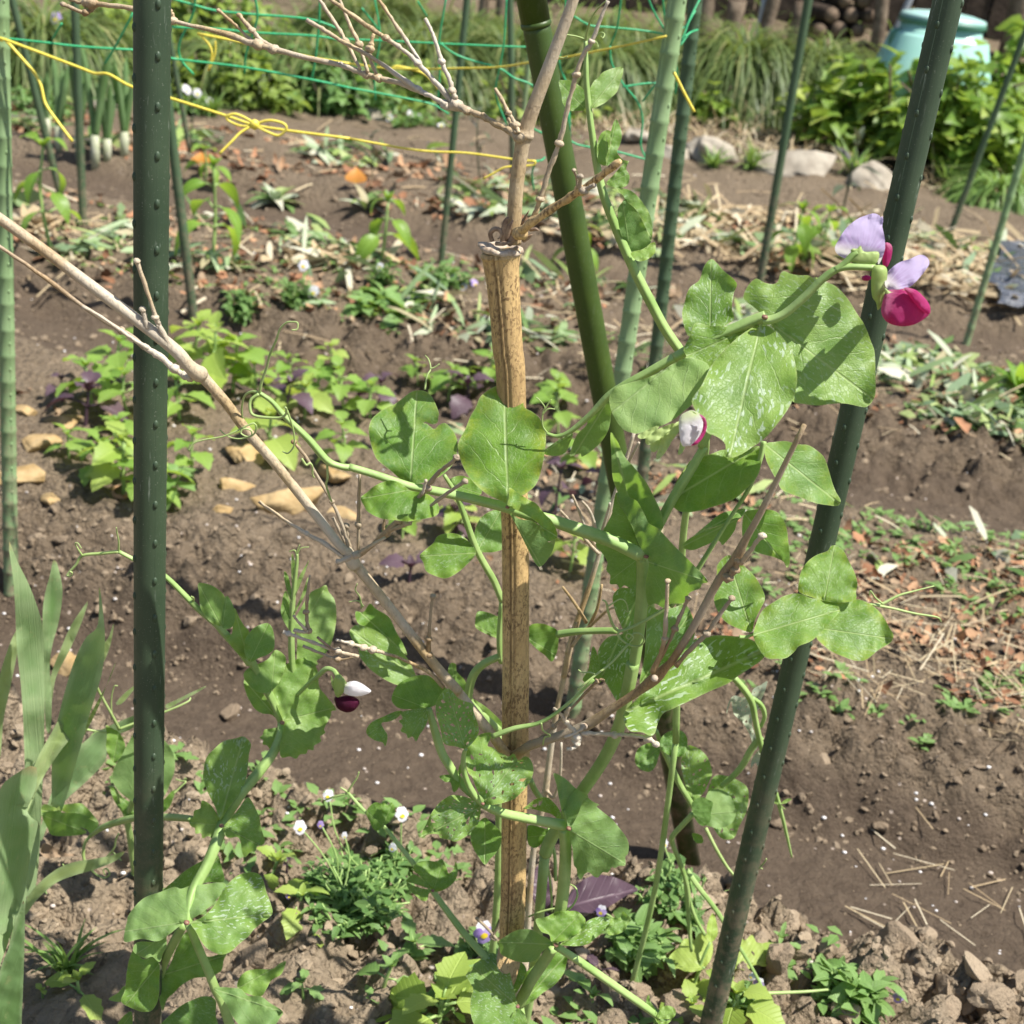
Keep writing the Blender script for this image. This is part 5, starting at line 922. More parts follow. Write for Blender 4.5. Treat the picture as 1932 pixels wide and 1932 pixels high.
# ------------------------------------------------------------------ peas: every leaf outlined as seen, standing at its own distance and tilt
def inside(P_, poly):
    x, y = P_[:, 0], P_[:, 1]; r_ = np.zeros(len(x), bool); j = len(poly) - 1
    for i in range(len(poly)):
        xi, yi = poly[i]; xj, yj = poly[j]
        c = ((yi > y) != (yj > y)) & (x < (xj - xi) * (y - yi) / (yj - yi + 1e-12) + xi); r_ ^= c; j = i
    return r_
def segdist(P_, A, B):
    d = B - A; t = np.clip(((P_[:, None] - A[None]) * d[None]).sum(-1) / ((d * d).sum(-1)[None] + 1e-9), 0, 1)
    return np.sqrt((((A[None] + t[..., None] * d[None]) - P_[:, None]) ** 2).sum(-1)).min(1)
LN = [0]
def sheet(root, name, crop, s, D, slope=.8, tx=0., fold=.10, curl=0., wave=.02, dome=0., tip=None, holes=(), mat='pea', tone=.4, fleck=.0, yel=.3, under=False, smooth=True, back=False, label=None, res=15, sharp=False, lace=0):
    """a leaf or petal: outline from base round to base; slope: how far its upper edge leans away; fold: raised halves; curl: tip bends back"""
    LN[0] += 1; sd = LN[0]
    q = np.array([a[:2] for a in P(crop, s)]); base = q[0]
    if tip is None: tp = q[np.argmax(((q - base) ** 2).sum(1))]
    else: tp = np.array(P(crop, tip)[0][:2])
    Lp = np.linalg.norm(tp - base); ux = (tp - base) / Lp; vx = np.array([-ux[1], ux[0]])
    ol = q if sharp else cr(q, 5, True)
    # thin out points that lie too close
    keep = [ol[0]]
    for p in ol[1:]:
        if np.linalg.norm(p - keep[-1]) > Lp * .012: keep.append(p)
    if np.linalg.norm(keep[-1] - keep[0]) < Lp * .012: keep.pop()
    ol = np.array(keep)
    loops = [ol]
    lr = np.random.default_rng(sd + 100); lh = []
    for _ in range(lace * 60):
        if len(lh) >= lace: break
        c_ = lr.uniform(ol.min(0), ol.max(0)); ra = Lp * (.018 + .085 * lr.random() ** 1.8)
        if not inside(c_[None], ol)[0] or segdist(c_[None], ol, np.roll(ol, -1, 0))[0] < ra * 1.15 or any(np.linalg.norm(c_ - o2) < (ra + r2) * 1.05 for o2, r2 in lh): continue
        if abs((c_ - base) @ vx) < ra * .9: continue
        lh.append((c_, ra))
    for c_, ra in lh:
        an_ = np.sort(lr.uniform(0, 6.283, 7)); sd_ = 1 if (c_ - base) @ vx > 0 else -1; dv_ = ux * .75 + vx * sd_ * .66; q_ = np.stack([np.cos(an_), np.sin(an_)], 1) * lr.uniform(.55, 1.05, 7)[:, None]
        loops.append(c_ + ra * (q_[:, :1] * dv_ + q_[:, 1:] * np.array([-dv_[1], dv_[0]]) * .55))
    for h_ in holes:
        hh = np.array([a[:2] for a in P(crop, h_)]); hc = hh.mean(0); hh = cr(hh, 3, True); loops.append(hh)
    g = Lp / res; mn = ol.min(0); mx = ol.max(0)
    gx, gy = np.meshgrid(np.arange(mn[0], mx[0], g), np.arange(mn[1], mx[1], g * .87)); gx = gx + (np.arange(gx.shape[0]) % 2)[:, None] * g / 2
    C = np.stack([gx.ravel(), gy.ravel()], 1)
    A = np.concatenate(loops); B = np.concatenate([np.roll(l, -1, 0) for l in loops])
    ok = inside(C, ol) & (segdist(C, A, B) > g * .45)
    for l in loops[1:]: ok &= ~inside(C, l)
    # a line of points along the midrib keeps the fold crisp
    ts = np.linspace(.05, .93, res); mid = base + ux * (Lp * ts)[:, None]; okm = inside(mid, ol) & (segdist(mid, A, B) > g * .25)
    for l in loops[1:]: okm &= ~inside(mid, l)
    mid = mid[okm]; C = C[ok]
    if len(mid): C = C[segdist(C, mid, mid + 1e-6) > g * .45]
    V2 = np.concatenate([A, mid, C]); ed = []; o = 0
    for l in loops: n = len(l); ed += [(o + i, o + (i + 1) % n) for i in range(n)]; o += n
    r_ = delaunay_2d_cdt([Vector((float(a), float(b))) for a, b in V2], ed, [], 0, 1e-5)
    V = np.array([a[:] for a in r_[0]]); F_ = [tuple(f) for f in r_[2]]
    F_ = np.array([f for f in F_ if len(f) == 3]); cen = V[F_].mean(1); okf = inside(cen, ol)
    for l in loops[1:]: okf &= ~inside(cen, l)
    F_ = F_[okf]
    edge = segdist(V, ol, np.roll(ol, -1, 0)); emax = edge.max() + 1e-9
    d = V - base; U = (d @ ux) / Lp; vv = (d @ vx) / Lp
    up_ = -(V[:, 1] - base[1]) / Lp; rt_ = (V[:, 0] - base[0]) / Lp
    k = float(kpx(base[0], base[1], D)) * Lp
    nz = fbm(V[:, 0] / Lp * 3.1 + sd * 7.3, V[:, 1] / Lp * 3.1, sd, 2)
    rim = np.clip(1 - edge / (.25 * Lp), 0, 1)
    puck = fbm(V[:, 0] / Lp * 10 + sd, V[:, 1] / Lp * 10, sd + 3, 2)
    sgn = -1 if not under else 1
    off = slope * up_ + tx * rt_ + sgn * fold * np.sqrt(vv ** 2 + .0008) + curl * U ** 2 + wave * 1.6 * nz + wave * 2.2 * rim ** 2 * np.sin(U * 17 + sd) * np.sign(vv) * .5 + .017 * puck
    dm = np.sqrt(np.clip(1 - (1 - edge / emax) ** 2, 0, 1))
    def place(o_): return W(V[:, 0], V[:, 1], D + o_ * k)
    pts = place(off - dome * dm)
    def orient(pts_, toward):
        n = np.cross(pts_[F_[:, 1]] - pts_[F_[:, 0]], pts_[F_[:, 2]] - pts_[F_[:, 0]]); k_ = ((n * (CAM - pts_[F_[:, 0]])).sum(1) > 0) == toward
        return [tuple(int(i) for i in (f if q_ else f[::-1])) for f, q_ in zip(F_, k_)]
    m = MB(); m.add(pts, orient(pts, not under), np.stack([U, vv + .5], 1), 0, np.clip(edge / (.22 * Lp), 0, 1))
    if back:
        p2 = place(off + dome * dm); m.add(p2, orient(p2, False), np.stack([U, vv + .5], 1), 0, np.clip(edge / (.22 * Lp), 0, 1))
    o_ = m.build(name, M[mat], root, label=label)
    o_['tone'] = float(tone); o_['fleck'] = float(fleck); o_['yel'] = float(yel)
    return o_
def stem(root, crop, s, w_, D0, D1=None, name='stem', mat='stem', sides=16, par=None):
    m = MB(); pts = pxtube(m, crop, s, w_, D0, D1, sides, 0, 6, sq=(1 + .10 * np.cos(4 * np.linspace(0, 2 * math.pi, sides, endpoint=False))) if sides > 9 else None); return m.build(name, M[mat], par or root), pts
def rootdown(root, p, r_, lean=(0, .03), name='stem'):
    """the lower stem, below the picture, running down into the soil"""
    b = np.array([p[0] + lean[0], p[1] + lean[1], 0]); b[2] = hz(b[0:1], b[1:2])[0] - .03; m = MB(); tube(m, cr([p, (p + b) / 2 + (.006, 0, 0), b], 5), r_, 10); m.build(name, M['stem'], root); return b
def vine(label, x, y, D):
    b = W(x, y, D); b = onground(b[0], b[1]); return empty('pea_vine', b, label, 'pea plant')
def tendril(root, crop, s, D0, D1=None, w_=(10, 8, 6)): stem(root, crop, s, w_, D0, D1, 'tendril', 'tendril', 7)

# --- the tall vine with the lilac flowers
v1 = vine('tall pea vine with white-flecked leaves and two lilac and magenta flowers at upper right', 1190, 1930, .84)
_, p = stem(v1, 'H', '1130,1000,.83 1170,900,.83 1300,700,.82 1450,480,.81 1540,290,.80 1590,80,.79 1615,-60,.785', 66, .8); rootdown(v1, p[0], .004)
stem(v1, 'E', '1595,1930 1625,1780 1650,1600 1668,1400 1670,1250 1660,1200', (56, 58, 66, 58), .79, .77); stem(v1, 'E', '1665,1215 1700,1130 1760,1020 1840,870 1935,720 2010,590', (46, 52, 50, 42), .77, .785); stem(v1, 'C', '150,2470 230,2300 330,2080 420,1880 490,1760', (42, 46, 50), .785, .775)
# upper rachis with leaflets and the flower stalk
stem(v1, 'C', '505,1748 450,1765 330,1815 130,1905 0,1975', (62, 56, 50), .752, .755, 'leaf_stalk'); stem(v1, 'E', '1844,98 1700,180 1570,250 1480,310 1380,415 1270,505 1200,530 1140,515', (50, 44, 36, 24, 16), .755, .765, 'leaf_stalk'); tendril(v1, 'E', '1150,520 1118,470 1120,400 1130,370 1100,330 1082,316', .765); tendril(v1, 'E', '1128,385 1150,350 1168,328', .765); tendril(v1, 'E', '1118,410 1150,380 1188,382', .765)
stem(v1, 'C', '490,1768 545,1762 620,1725 720,1640 810,1550 890,1490 970,1472 1110,1478', (50, 44, 42, 38, 34), .745, .74, 'flower_stalk'); stem(v1, 'C', '890,1492 940,1455 985,1410 1010,1395', (34, 36, 40), .741, .742, 'flower_stalk')
sheet(v1, 'leaf', 'C', '512,1765 440,1695 385,1650 400,1590 450,1538 500,1560 550,1568 575,1550 585,1515 605,1496 650,1512 690,1518 740,1520 770,1535 780,1528 840,1555 900,1585 960,1650 1010,1730 1050,1790 1090,1890 1108,1950 1112,2080 1112,2170 1095,2215 1065,2245 1035,2246 950,2228 880,2228 800,2238 720,2230 650,2210 630,2100 600,1950 560,1830', .762, .55, .25, .12, 0, .05, tip='1000,2130', tone=.75, fleck=.45, yel=.25, res=22)
sheet(v1, 'leaf', 'C', '478,1790 560,1825 620,1890 655,1950 678,2060 675,2140 640,2240 570,2340 500,2420 430,2470 385,2500 345,2520 322,2526 290,2522 280,2505 285,2460 265,2430 225,2405 180,2385 150,2320 110,2250 100,2200 150,2130 205,2020 260,1950 370,1850', .750, 1.0, .1, .16, .1, .04, tip='310,2510', tone=.62, fleck=1.0, yel=.2, res=22)
sheet(v1, 'leaf', 'C', '478,1785 380,1840 270,1940 200,2030 130,2060 60,1950 55,1920 90,1850 120,1782 200,1798 330,1800', .757, .6, 0, .1, 0, .04, tip='80,1960', tone=.55, fleck=.5, yel=.2)
sheet(v1, 'leaf', 'C', '200,1870 130,1840 75,1850 45,1745 58,1670 85,1590 140,1545 165,1470 205,1430 240,1455 270,1490 345,1560 330,1620 320,1700 330,1760 280,1800', .79, .5, 0, .2, 0, .05, tip='205,1432', tone=.35, fleck=.8, yel=.2)
sheet(v1, 'leaf', 'E', '1832,135 1770,175 1690,210 1600,235 1520,262 1490,300 1488,350 1510,420 1560,490 1610,512 1650,515 1760,480 1840,440 1900,392 1950,350 1985,305 1995,280 2030,250 2010,215 2038,190 2035,140 1990,110 1910,100', .738, .9, -.2, .1, 0, .04, tip='1500,400', tone=1.0, fleck=.0, yel=.15, under=True, res=20)
sheet(v1, 'leaf', 'E', '1500,300 1498,400 1480,500 1425,580 1340,643 1325,625 1270,642 1280,590 1310,520 1360,470 1380,410', .765, -.5, .4, .2, 0, .03, tip='1290,640', tone=.2, fleck=.1, yel=.1, under=True); sheet(v1, 'leaf', 'E', '1285,515 1268,570 1240,625 1180,640 1118,622 1180,570 1230,540', .768, -.4, .3, .2, 0, .03, tip='1120,622', tone=.25, yel=.1, under=True)
# flowers
def flower(root, at, D): return empty('flower', W(*P(*at)[0][:2], D), parent=root)
f = flower(v1, ('C', '1120,1560'), .735)
sheet(f, 'banner_petal', 'C', '1172,1588 1165,1540 1185,1495 1240,1450 1300,1430 1350,1408 1385,1412 1408,1440 1400,1475 1340,1550 1290,1590 1230,1612', .733, .9, .5, .2, .2, .11, .03, tip='1395,1430', mat='lilac')
sheet(f, 'wing_petal', 'C', '1165,1620 1190,1600 1240,1598 1300,1590 1350,1610 1395,1660 1415,1700 1405,1740 1350,1780 1300,1798 1240,1800 1180,1780 1148,1740 1145,1690', .728, .3, .1, 0, 0, .06, .22, tip='1400,1700', mat='magenta', back=True); sheet(f, 'wing_petal', 'C', '1270,1590 1330,1600 1390,1650 1415,1700 1405,1735 1350,1700 1310,1650', .722, .3, .3, 0, 0, .03, .14, tip='1410,1715', mat='magenta', back=True)
sheet(f, 'calyx', 'C', '1095,1480 1130,1462 1170,1475 1178,1520 1170,1580 1175,1620 1160,1650 1150,1680 1125,1712 1115,1670 1095,1640 1088,1580', .736, 0, 0, 0, 0, .02, .16, tip='1125,1710', mat='calyx', back=True); sheet(f, 'calyx', 'C', '1165,1590 1200,1612 1260,1600 1300,1585 1240,1625 1195,1640 1170,1630', .727, 0, 0, 0, 0, .02, .1, mat='calyx', back=True)
f = flower(v1, ('C', '1020,1380'), .75)
sheet(f, 'banner_petal', 'C', '1040,1420 960,1430 905,1405 888,1370 910,1320 950,1260 1010,1210 1070,1185 1105,1178 1135,1190 1140,1200 1150,1192 1155,1215 1150,1250 1162,1310 1165,1370 1150,1420 1130,1460 1120,1440 1090,1425', .748, .7, .2, .15, .2, .10, .06, tip='1080,1190', mat='lilac')
sheet(f, 'wing_petal', 'C', '1160,1350 1185,1340 1205,1365 1200,1420 1180,1470 1160,1475 1150,1440', .762, 0, 0, 0, 0, .02, .3, mat='magenta', back=True); sheet(f, 'wing_petal', 'C', '1035,1530 1060,1518 1090,1530 1075,1548 1045,1548', .765, 0, 0, 0, 0, .02, .3, mat='magenta', back=True)
sheet(f, 'calyx', 'C', '1000,1400 975,1388 985,1372 1010,1372 1030,1355 1040,1380 1060,1390 1130,1392 1120,1450 1070,1465 1000,1455 965,1435', .742, .1, 0, 0, 0, .02, .15, mat='calyx', back=True)
f = flower(v1, ('F', '70,480'), .75)
sheet(f, 'banner_petal', 'F', '30,430 70,395 110,390 155,420 165,470 155,530 110,575 75,585 45,582 30,520', .684, .3, .3, 0, 0, .03, .22, tip='80,585', mat='white', back=True, res=20); sheet(f, 'wing_petal', 'F', '140,410 172,430 182,475 165,530 130,572 95,582 130,545 155,500 160,450', .680, .3, .3, 0, 0, .02, .12, tip='100,580', mat='magenta', back=True)
for s_, d in [('1900,440 1930,395 1960,400 1975,430 1930,470 1890,500 1870,470', .685), ('1880,450 1840,470 1790,570 1790,600 1830,560 1880,490', .690), ('1840,460 1760,490 1690,540 1700,580 1770,540 1830,490', .692), ('1860,460 1800,500 1760,590 1745,655 1780,640 1830,560', .694), ('1900,470 1880,560 1865,630 1890,620 1915,560 1925,480', .690), ('1760,470 1650,520 1660,545 1720,530', .694), ('1820,480 1720,560 1720,615 1760,600', .696)]: sheet(f, 'calyx', 'E', s_, d, .3, 0, .3, 0, .04, 0, mat='calyx')
# the big folded leaves round the middle node
sheet(v1, 'leaf', 'E', '1672,1190 1640,1120 1590,990 1540,860 1505,760 1498,640 1494,510 1530,555 1570,640 1630,710 1690,785 1735,870 1775,960 1782,1040 1740,1045 1710,1100', .775, -.25, -.7, .3, 0, .06, tip='1498,515', tone=.22, fleck=.05, yel=.3, under=True, res=20)
sheet(v1, 'leaf', 'E', '1662,1195 1640,1100 1590,980 1530,840 1505,930 1500,960 1470,1020 1452,1050 1460,1085 1410,1128 1450,1180 1475,1225 1470,1270 1492,1300 1490,1345 1530,1350 1545,1375 1570,1355 1620,1378 1645,1365 1655,1270', .785, -.4, .4, .1, 0, .03, tip='1500,1320', tone=.12, fleck=.15, yel=.05, under=True, res=18)
sheet(v1, 'leaf', 'E', '1702,1225 1650,1130 1620,1050 1580,970 1530,890 1535,830 1565,768 1575,800 1590,860 1640,890 1680,960 1705,1010 1760,1045 1830,1120 1900,1190 1960,1250 2030,1330 2000,1345 1985,1372 1930,1395 1900,1450 1830,1455 1790,1480 1740,1455 1700,1462 1685,1350', .758, -.25, -.6, .25, 0, .06, tip='2020,1330', tone=.18, fleck=.05, yel=.25, under=True, res=22)
# long leaf stalk to the left with two large leaflets
stem(v1, 'E', '1665,1190 1500,1110 1300,1040 1180,1000 1050,965 920,925 700,870 480,825 380,805 200,745 50,700', (76, 72, 64, 52, 44, 40), .765, .755, 'leaf_stalk'); stem(v1, 'D', '1930,705 1870,695 1800,660 1700,545 1570,420 1500,340 1432,292', (38, 34, 40, 34, 26, 22), .755, .745, 'leaf_stalk')
tendril(v1, 'D', '1432,292 1445,230 1470,160 1490,80 1525,0 1545,-60 1580,-95 1610,-100 1642,-95 1640,-60 1610,-55', .745, .735, (18, 14, 10, 8)); tendril(v1, 'D', '1432,292 1390,285 1350,310 1335,370 1338,430 1340,450', .745, .76, (16, 12, 10)); tendril(v1, 'D', '1428,298 1385,330 1380,380 1400,415 1470,428 1550,428 1580,405 1580,380 1575,372', .74, .73, (18, 16, 12)); tendril(v1, 'D', '1585,390 1600,430 1615,480 1625,540 1620,590 1590,625 1560,615', .735, .74, (12, 10, 8)); tendril(v1, 'D', '1805,675 1808,760 1800,800 1815,850 1830,890 1815,860', .752, .76, (14, 12, 9)); tendril(v1, 'D', '1665,655 1690,690 1710,680 1725,700 1725,740 1735,760', .76, .765, (14, 12, 8))
tendril(v1, 'D', '1040,612 1070,570 1130,550 1220,535 1290,510 1330,490 1370,470 1400,460 1415,480 1405,515 1370,535 1330,515 1345,490 1385,500 1385,530 1330,545 1280,540 1240,520 1212,495', .735, .75, (8, 10, 10, 7)); tendril(v1, 'E', '468,275 480,200 500,160 490,110 470,85', .77, .78, (12, 9, 6)); tendril(v1, 'E', '500,158 525,150 548,132', .775, .775, (9, 9, 7))
sheet(v1, 'leaf', 'E', '388,800 330,765 285,725 210,665 185,620 168,565 158,500 165,460 180,430 220,395 260,372 300,355 345,322 390,288 425,278 470,282 500,305 522,340 545,400 542,430 538,455 510,465 470,452 465,460 480,462 520,492 545,470 580,458 615,490 640,530 650,580 640,640 620,690 570,740 500,775', .758, .75, 0, .12, .1, .05, tip='425,282', tone=.10, fleck=.10, yel=.55, res=24)
sheet(v1, 'leaf', 'E', '928,905 880,885 810,850 750,800 705,745 672,680 650,600 660,550 690,495 720,420 750,370 770,320 805,285 850,258 900,250 945,258 985,295 1010,345 1022,375 1060,395 1100,430 1130,490 1137,560 1125,650 1105,740 1080,800 1030,845 975,875', .745, .75, 0, .12, .1, .05, tip='905,252', tone=.14, fleck=.12, yel=.85, res=24)
sheet(v1, 'leaf', 'E', '385,828 330,788 270,775 200,800 150,840 114,872 135,920 150,945 200,975 250,990 310,995 375,1002 450,990 530,970 548,935 530,885 480,850 430,838', .748, .9, .2, .10, .3, .06, tip='118,875', tone=.08, fleck=.05, yel=.35, res=20)
sheet(v1, 'leaf', 'E', '930,918 932,870 935,815 990,850 1040,880 1085,905 1130,960 1170,1000 1198,1060 1195,1095 1150,1112 1130,1090 1100,1020 1020,960', .738, .7, .5, .2, .3, .06, tip='1190,1080', tone=.22, fleck=.02, yel=.8, res=18); sheet(v1, 'leaf', 'E', '930,945 985,985 1060,1000 1120,1040 1150,1115 1188,1095 1175,1160 1140,1220 1105,1252 1080,1235 1050,1180 1010,1100 960,1000', .748, -.3, .3, .1, 0, .04, tip='1110,1250', tone=.15, fleck=.05, yel=.05, under=True)
# the group of leaflets on the right
stem(v1, 'F', '495,560 480,640 440,760 390,860 330,950 260,1060 190,1170 90,1330 -20,1470', (30, 26, 22, 20, 26, 30), .785, .775, 'leaf_stalk'); tendril(v1, 'E', '1820,1470 1700,1540 1600,1590 1545,1605 1510,1580 1480,1500 1470,1450 1450,1435', .772, .765, (22, 18, 16, 10)); tendril(v1, 'E', '1480,1470 1510,1450 1550,1430 1580,1450 1590,1500 1570,1490', .765, .765, (9, 8, 6)); tendril(v1, 'E', '1545,1605 1535,1630 1560,1660 1600,1685 1650,1690 1678,1660 1660,1625 1620,1620 1600,1650 1580,1640 1590,1620 1620,1640 1600,1670', .766, .76, (14, 11, 8)); tendril(v1, 'E', '1590,1680 1500,1780 1410,1850 1310,1930', .764, .75, (14, 13, 12)); tendril(v1, 'E', '1412,1848 1380,1835 1340,1835 1315,1820', .757, .757, (10, 8, 6))
stem(v1, 'H', '1400,30 1250,170 1110,265 960,300 840,345', (16, 18, 22, 28, 30), .752, .755, 'leaf_stalk'); tendril(v1, 'H', '1110,270 1120,310 1160,340 1130,350 1120,390', .752, .765, (12, 10, 8))
sheet(v1, 'leaf', 'F', '472,588 420,600 340,640 280,605 200,630 100,660 55,715 20,770 -15,840 -20,870 0,925 60,952 150,940 200,925 280,900 350,865 400,820 440,780 470,730 482,660', .790, .75, -.2, .25, .2, .05, tip='-15,880', tone=.2, fleck=.03, yel=.35, res=20); sheet(v1, 'leaf', 'F', '502,576 560,562 620,558 680,575 740,580 790,610 830,650 855,720 875,790 895,840 920,885 905,915 850,912 780,900 700,870 600,830 570,780 530,710 505,650', .795, .8, .2, .2, .25, .04, tip='915,905', tone=.55, fleck=.0, yel=.45, res=20)
sheet(v1, 'leaf', 'F', '392,932 330,940 255,960 180,1020 110,1080 130,1075 200,1040 260,1020 330,985 375,975', .790, 1.2, 0, .1, 0, .03, tip='115,1078', tone=.25, fleck=.1, yel=.05); sheet(v1, 'leaf', 'F', '375,975 330,985 260,1020 190,1045 110,1080 40,1138 100,1160 170,1135 235,1108 255,1115 268,1132 300,1100 335,1050 350,1000', .795, -.5, 0, .1, 0, .03, tip='45,1140', tone=.35, yel=.2, under=True)
sheet(v1, 'leaf', 'F', '388,955 430,938 500,935 560,945 600,985 622,1040 632,1120 640,1220 625,1258 605,1225 580,1210 540,1195 480,1180 420,1150 382,1100 376,1030', .80, .4, .5, .25, .2, .05, tip='622,1255', tone=.28, fleck=.0, yel=.45, res=18)
sheet(v1, 'leaf', 'F', '428,1612 445,1550 480,1480 502,1430 490,1380 450,1310 390,1250 330,1200 290,1190 240,1240 236,1290 225,1380 222,1450 250,1510 290,1560 360,1595', .80, .8, 0, .12, .1, .05, tip='300,1200', tone=.25, fleck=.35, yel=.55, res=20); sheet(v1, 'leaf', 'F', '438,1628 455,1560 490,1490 560,1440 620,1408 690,1400 760,1425 820,1430 880,1440 915,1490 880,1540 830,1595 760,1660 690,1690 665,1720 620,1755 570,1760 510,1755 460,1690', .785, .95, 0, .12, .15, .04, tip='912,1490', tone=.32, fleck=.3, yel=.4, res=22)
sheet(v1, 'leaf', 'F', '830,1440 760,1420 690,1390 690,1330 705,1270 740,1220 790,1185 845,1165 870,1135 905,1138 940,1170 965,1220 995,1280 1012,1340 1005,1390 1000,1435 920,1450', .812, .8, 0, .12, .1, .05, tip='885,1137', tone=.30, fleck=.25, yel=.75, res=20); sheet(v1, 'leaf', 'F', '800,1590 840,1530 880,1460 930,1432 1000,1430 1060,1445 1120,1485 1160,1535 1190,1590 1212,1630 1195,1670 1130,1710 1060,1765 1000,1770 940,1750 870,1720 820,1680 785,1640', .80, .95, 0, .10, .15, .05, tip='1208,1650', tone=.38, fleck=.25, yel=.8, res=20)
stem(v1, 'F', '440,1625 420,1632 395,1640 360,1640', (14, 18, 22), .79, .79, 'leaf_stalk')
sheet(v1, 'leaf', 'F', '-275,2055 -200,1975 -120,1890 -40,1800 20,1720 120,1650 190,1635 260,1630 330,1635 390,1640 460,1670 518,1705 490,1760 430,1805 360,1850 300,1895 200,1938 100,1985 0,2033 -60,2062 -90,2120 -105,2170 -130,2185 -180,2165 -240,2160 -270,2120', .765, 1.0, -.1, .12, .1, .05, tip='515,1706', tone=.28, fleck=1.0, yel=.15, res=26)
sheet(v1, 'leaf', 'E', '1660,1380 1600,1370 1540,1372 1505,1420 1520,1500 1545,1560 1560,1620 1480,1640 1430,1700 1425,1760 1440,1840 1490,1930 1540,2010 1590,2040 1625,1940 1640,1800 1655,1600', .80, -.3, .4, .12, 0, .04, tip='1450,1850', tone=.18, fleck=.85, yel=.05, res=20); sheet(v1, 'leaf', 'E', '1655,1900 1680,1750 1690,1600 1700,1470 1760,1490 1830,1480 1900,1460 1935,1500 1960,1600 1930,1700 1860,1760 1780,1850 1720,1910', .795, .4, .4, .15, 0, .05, tip='1940,1500', tone=.22, fleck=.6, yel=.1, res=20)
sheet(v1, 'leaf', 'E', '1380,1760 1370,1820 1340,1880 1420,1900 1460,1850 1440,1790 1400,1690', .81, 0, 0, .1, 0, .03, tone=.4, fleck=.5)
# --- upper thin vine
v2 = vine('slender pea shoot climbing past the green bamboo with small folded leaves at the top', 1290, 1500, .99)
_, p = stem(v2, 'B', '1355,225 1358,340 1360,450 1375,610 1392,740 1412,880 1450,1060 1520,1250 1610,1460 1700,1640 1790,1810 1880,1940', (20, 28, 32, 36, 44, 50, 52, 50), .86, .845); _, p = stem(v2, 'V', '1284,663 1310,720 1330,790 1330,860 1310,900 1290,1000 1280,1200 1275,1400', 14, .845, .93); rootdown(v2, p[-1], .0025, (.01, .06))
tendril(v2, 'B', '1355,228 1370,150 1400,80 1440,30 1470,5', .86, .84, (16, 10, 8)); tendril(v2, 'B', '1360,222 1320,205 1270,195 1210,190 1185,220 1180,260 1200,310 1240,320 1255,312', .86, .85, (10, 8, 7)); tendril(v2, 'B', '1385,240 1410,210 1440,180 1460,190 1450,210 1440,200', .86, .85, (9, 8, 6)); tendril(v2, 'B', '1405,225 1420,240 1425,260', .855, .85, (8, 7, 5))
sheet(v2, 'leaf', 'B', '1382,600 1370,545 1375,500 1400,450 1420,432 1450,400 1485,383 1525,372 1560,370 1562,405 1548,450 1530,505 1490,545 1450,575', .855, .5, .3, .12, .1, .03, tip='1562,372', tone=.72, fleck=.05, yel=.2); sheet(v2, 'leaf', 'B', '1352,600 1310,612 1265,608 1230,570 1222,520 1208,450 1240,442 1280,447 1335,485 1360,520', .868, .6, 0, .12, 0, .04, tip='1212,455', tone=.35, fleck=.35, yel=.25)
sheet(v2, 'leaf', 'B', '1470,912 1430,900 1418,850 1420,790 1440,738 1475,718 1500,735 1490,790 1500,850', .85, .3, .4, .15, 0, .03, tip='1470,722', tone=.65, yel=.2); sheet(v2, 'leaf', 'B', '1470,915 1490,830 1495,730 1522,657 1550,710 1555,760 1545,800 1530,840 1560,880 1590,890 1540,910', .842, .3, .4, .25, 0, .04, tip='1524,660', tone=.35, fleck=.1, yel=.2); sheet(v2, 'leaf', 'B', '1472,1012 1510,965 1560,910 1595,888 1580,930 1598,970 1590,1015 1560,1035 1520,1038', .85, .5, 0, .2, 0, .05, tip='1592,960', tone=.5, fleck=.3, yel=.2)
sheet(v2, 'leaf', 'B', '1600,1395 1560,1320 1538,1240 1533,1160 1555,1120 1575,1100 1620,1130 1660,1200 1700,1270 1718,1330 1680,1370', .852, -.3, .4, .15, 0, .04, tip='1560,1115', tone=.15, yel=.3, under=True, res=18); sheet(v2, 'leaf', 'B', '1575,1105 1560,1075 1500,1045 1560,1040 1620,1062 1680,1130 1715,1200 1725,1280 1715,1330 1690,1265 1640,1165', .842, .8, 0, .1, 0, .05, tip='1720,1310', tone=.42, yel=.35, fleck=.05); sheet(v2, 'leaf', 'B', '1605,1395 1670,1375 1720,1340 1742,1345 1735,1400 1690,1435 1640,1440', .845, .8, 0, .1, 0, .04, tone=.8, yel=.4)
# --- left vine
v3 = vine('pale pea vine in the lower left with toothed leaves and a white and maroon flower', 440, 1990, .76)
_, p = stem(v3, 'G', '1040,1380 1090,1500 1150,1640 1190,1740 1230,1820 1275,1960', (44, 50, 54), .742, .755); rootdown(v3, p[-1], .004, (.02, .06)); stem(v3, 'G', '1035,1375 1050,1260 1080,1170 1140,1060 1190,940 1222,850 1250,780 1330,660 1430,540 1510,430 1550,330 1555,265', (50, 56, 60, 58, 50, 42), .745, .86); stem(v3, 'G', '1555,265 1520,180 1460,60 1420,-10 1380,-90', (44, 46, 44), .86, .85); stem(v3, 'D', '1380,1787 1330,1720 1240,1620 1190,1565 1100,1490 1030,1420 930,1320 850,1262 760,1222 655,1168', (44, 42, 36, 30, 26, 22), .85, .84); tendril(v3, 'D', '655,1168 560,1178 455,1190 420,1240 380,1285 372,1300 390,1302 398,1285 385,1278', .84, .835, (20, 16, 12, 9)); tendril(v3, 'D', '655,1165 655,1110 645,1060 642,1035', .84, .835, (12, 9, 7)); tendril(v3, 'D', '455,1190 435,1160 415,1125 430,1122 450,1150', .838, .835, (12, 8, 6)); tendril(v3, 'D', '1065,1445 1068,1425 1055,1415', .845, .84, (14, 11, 8))
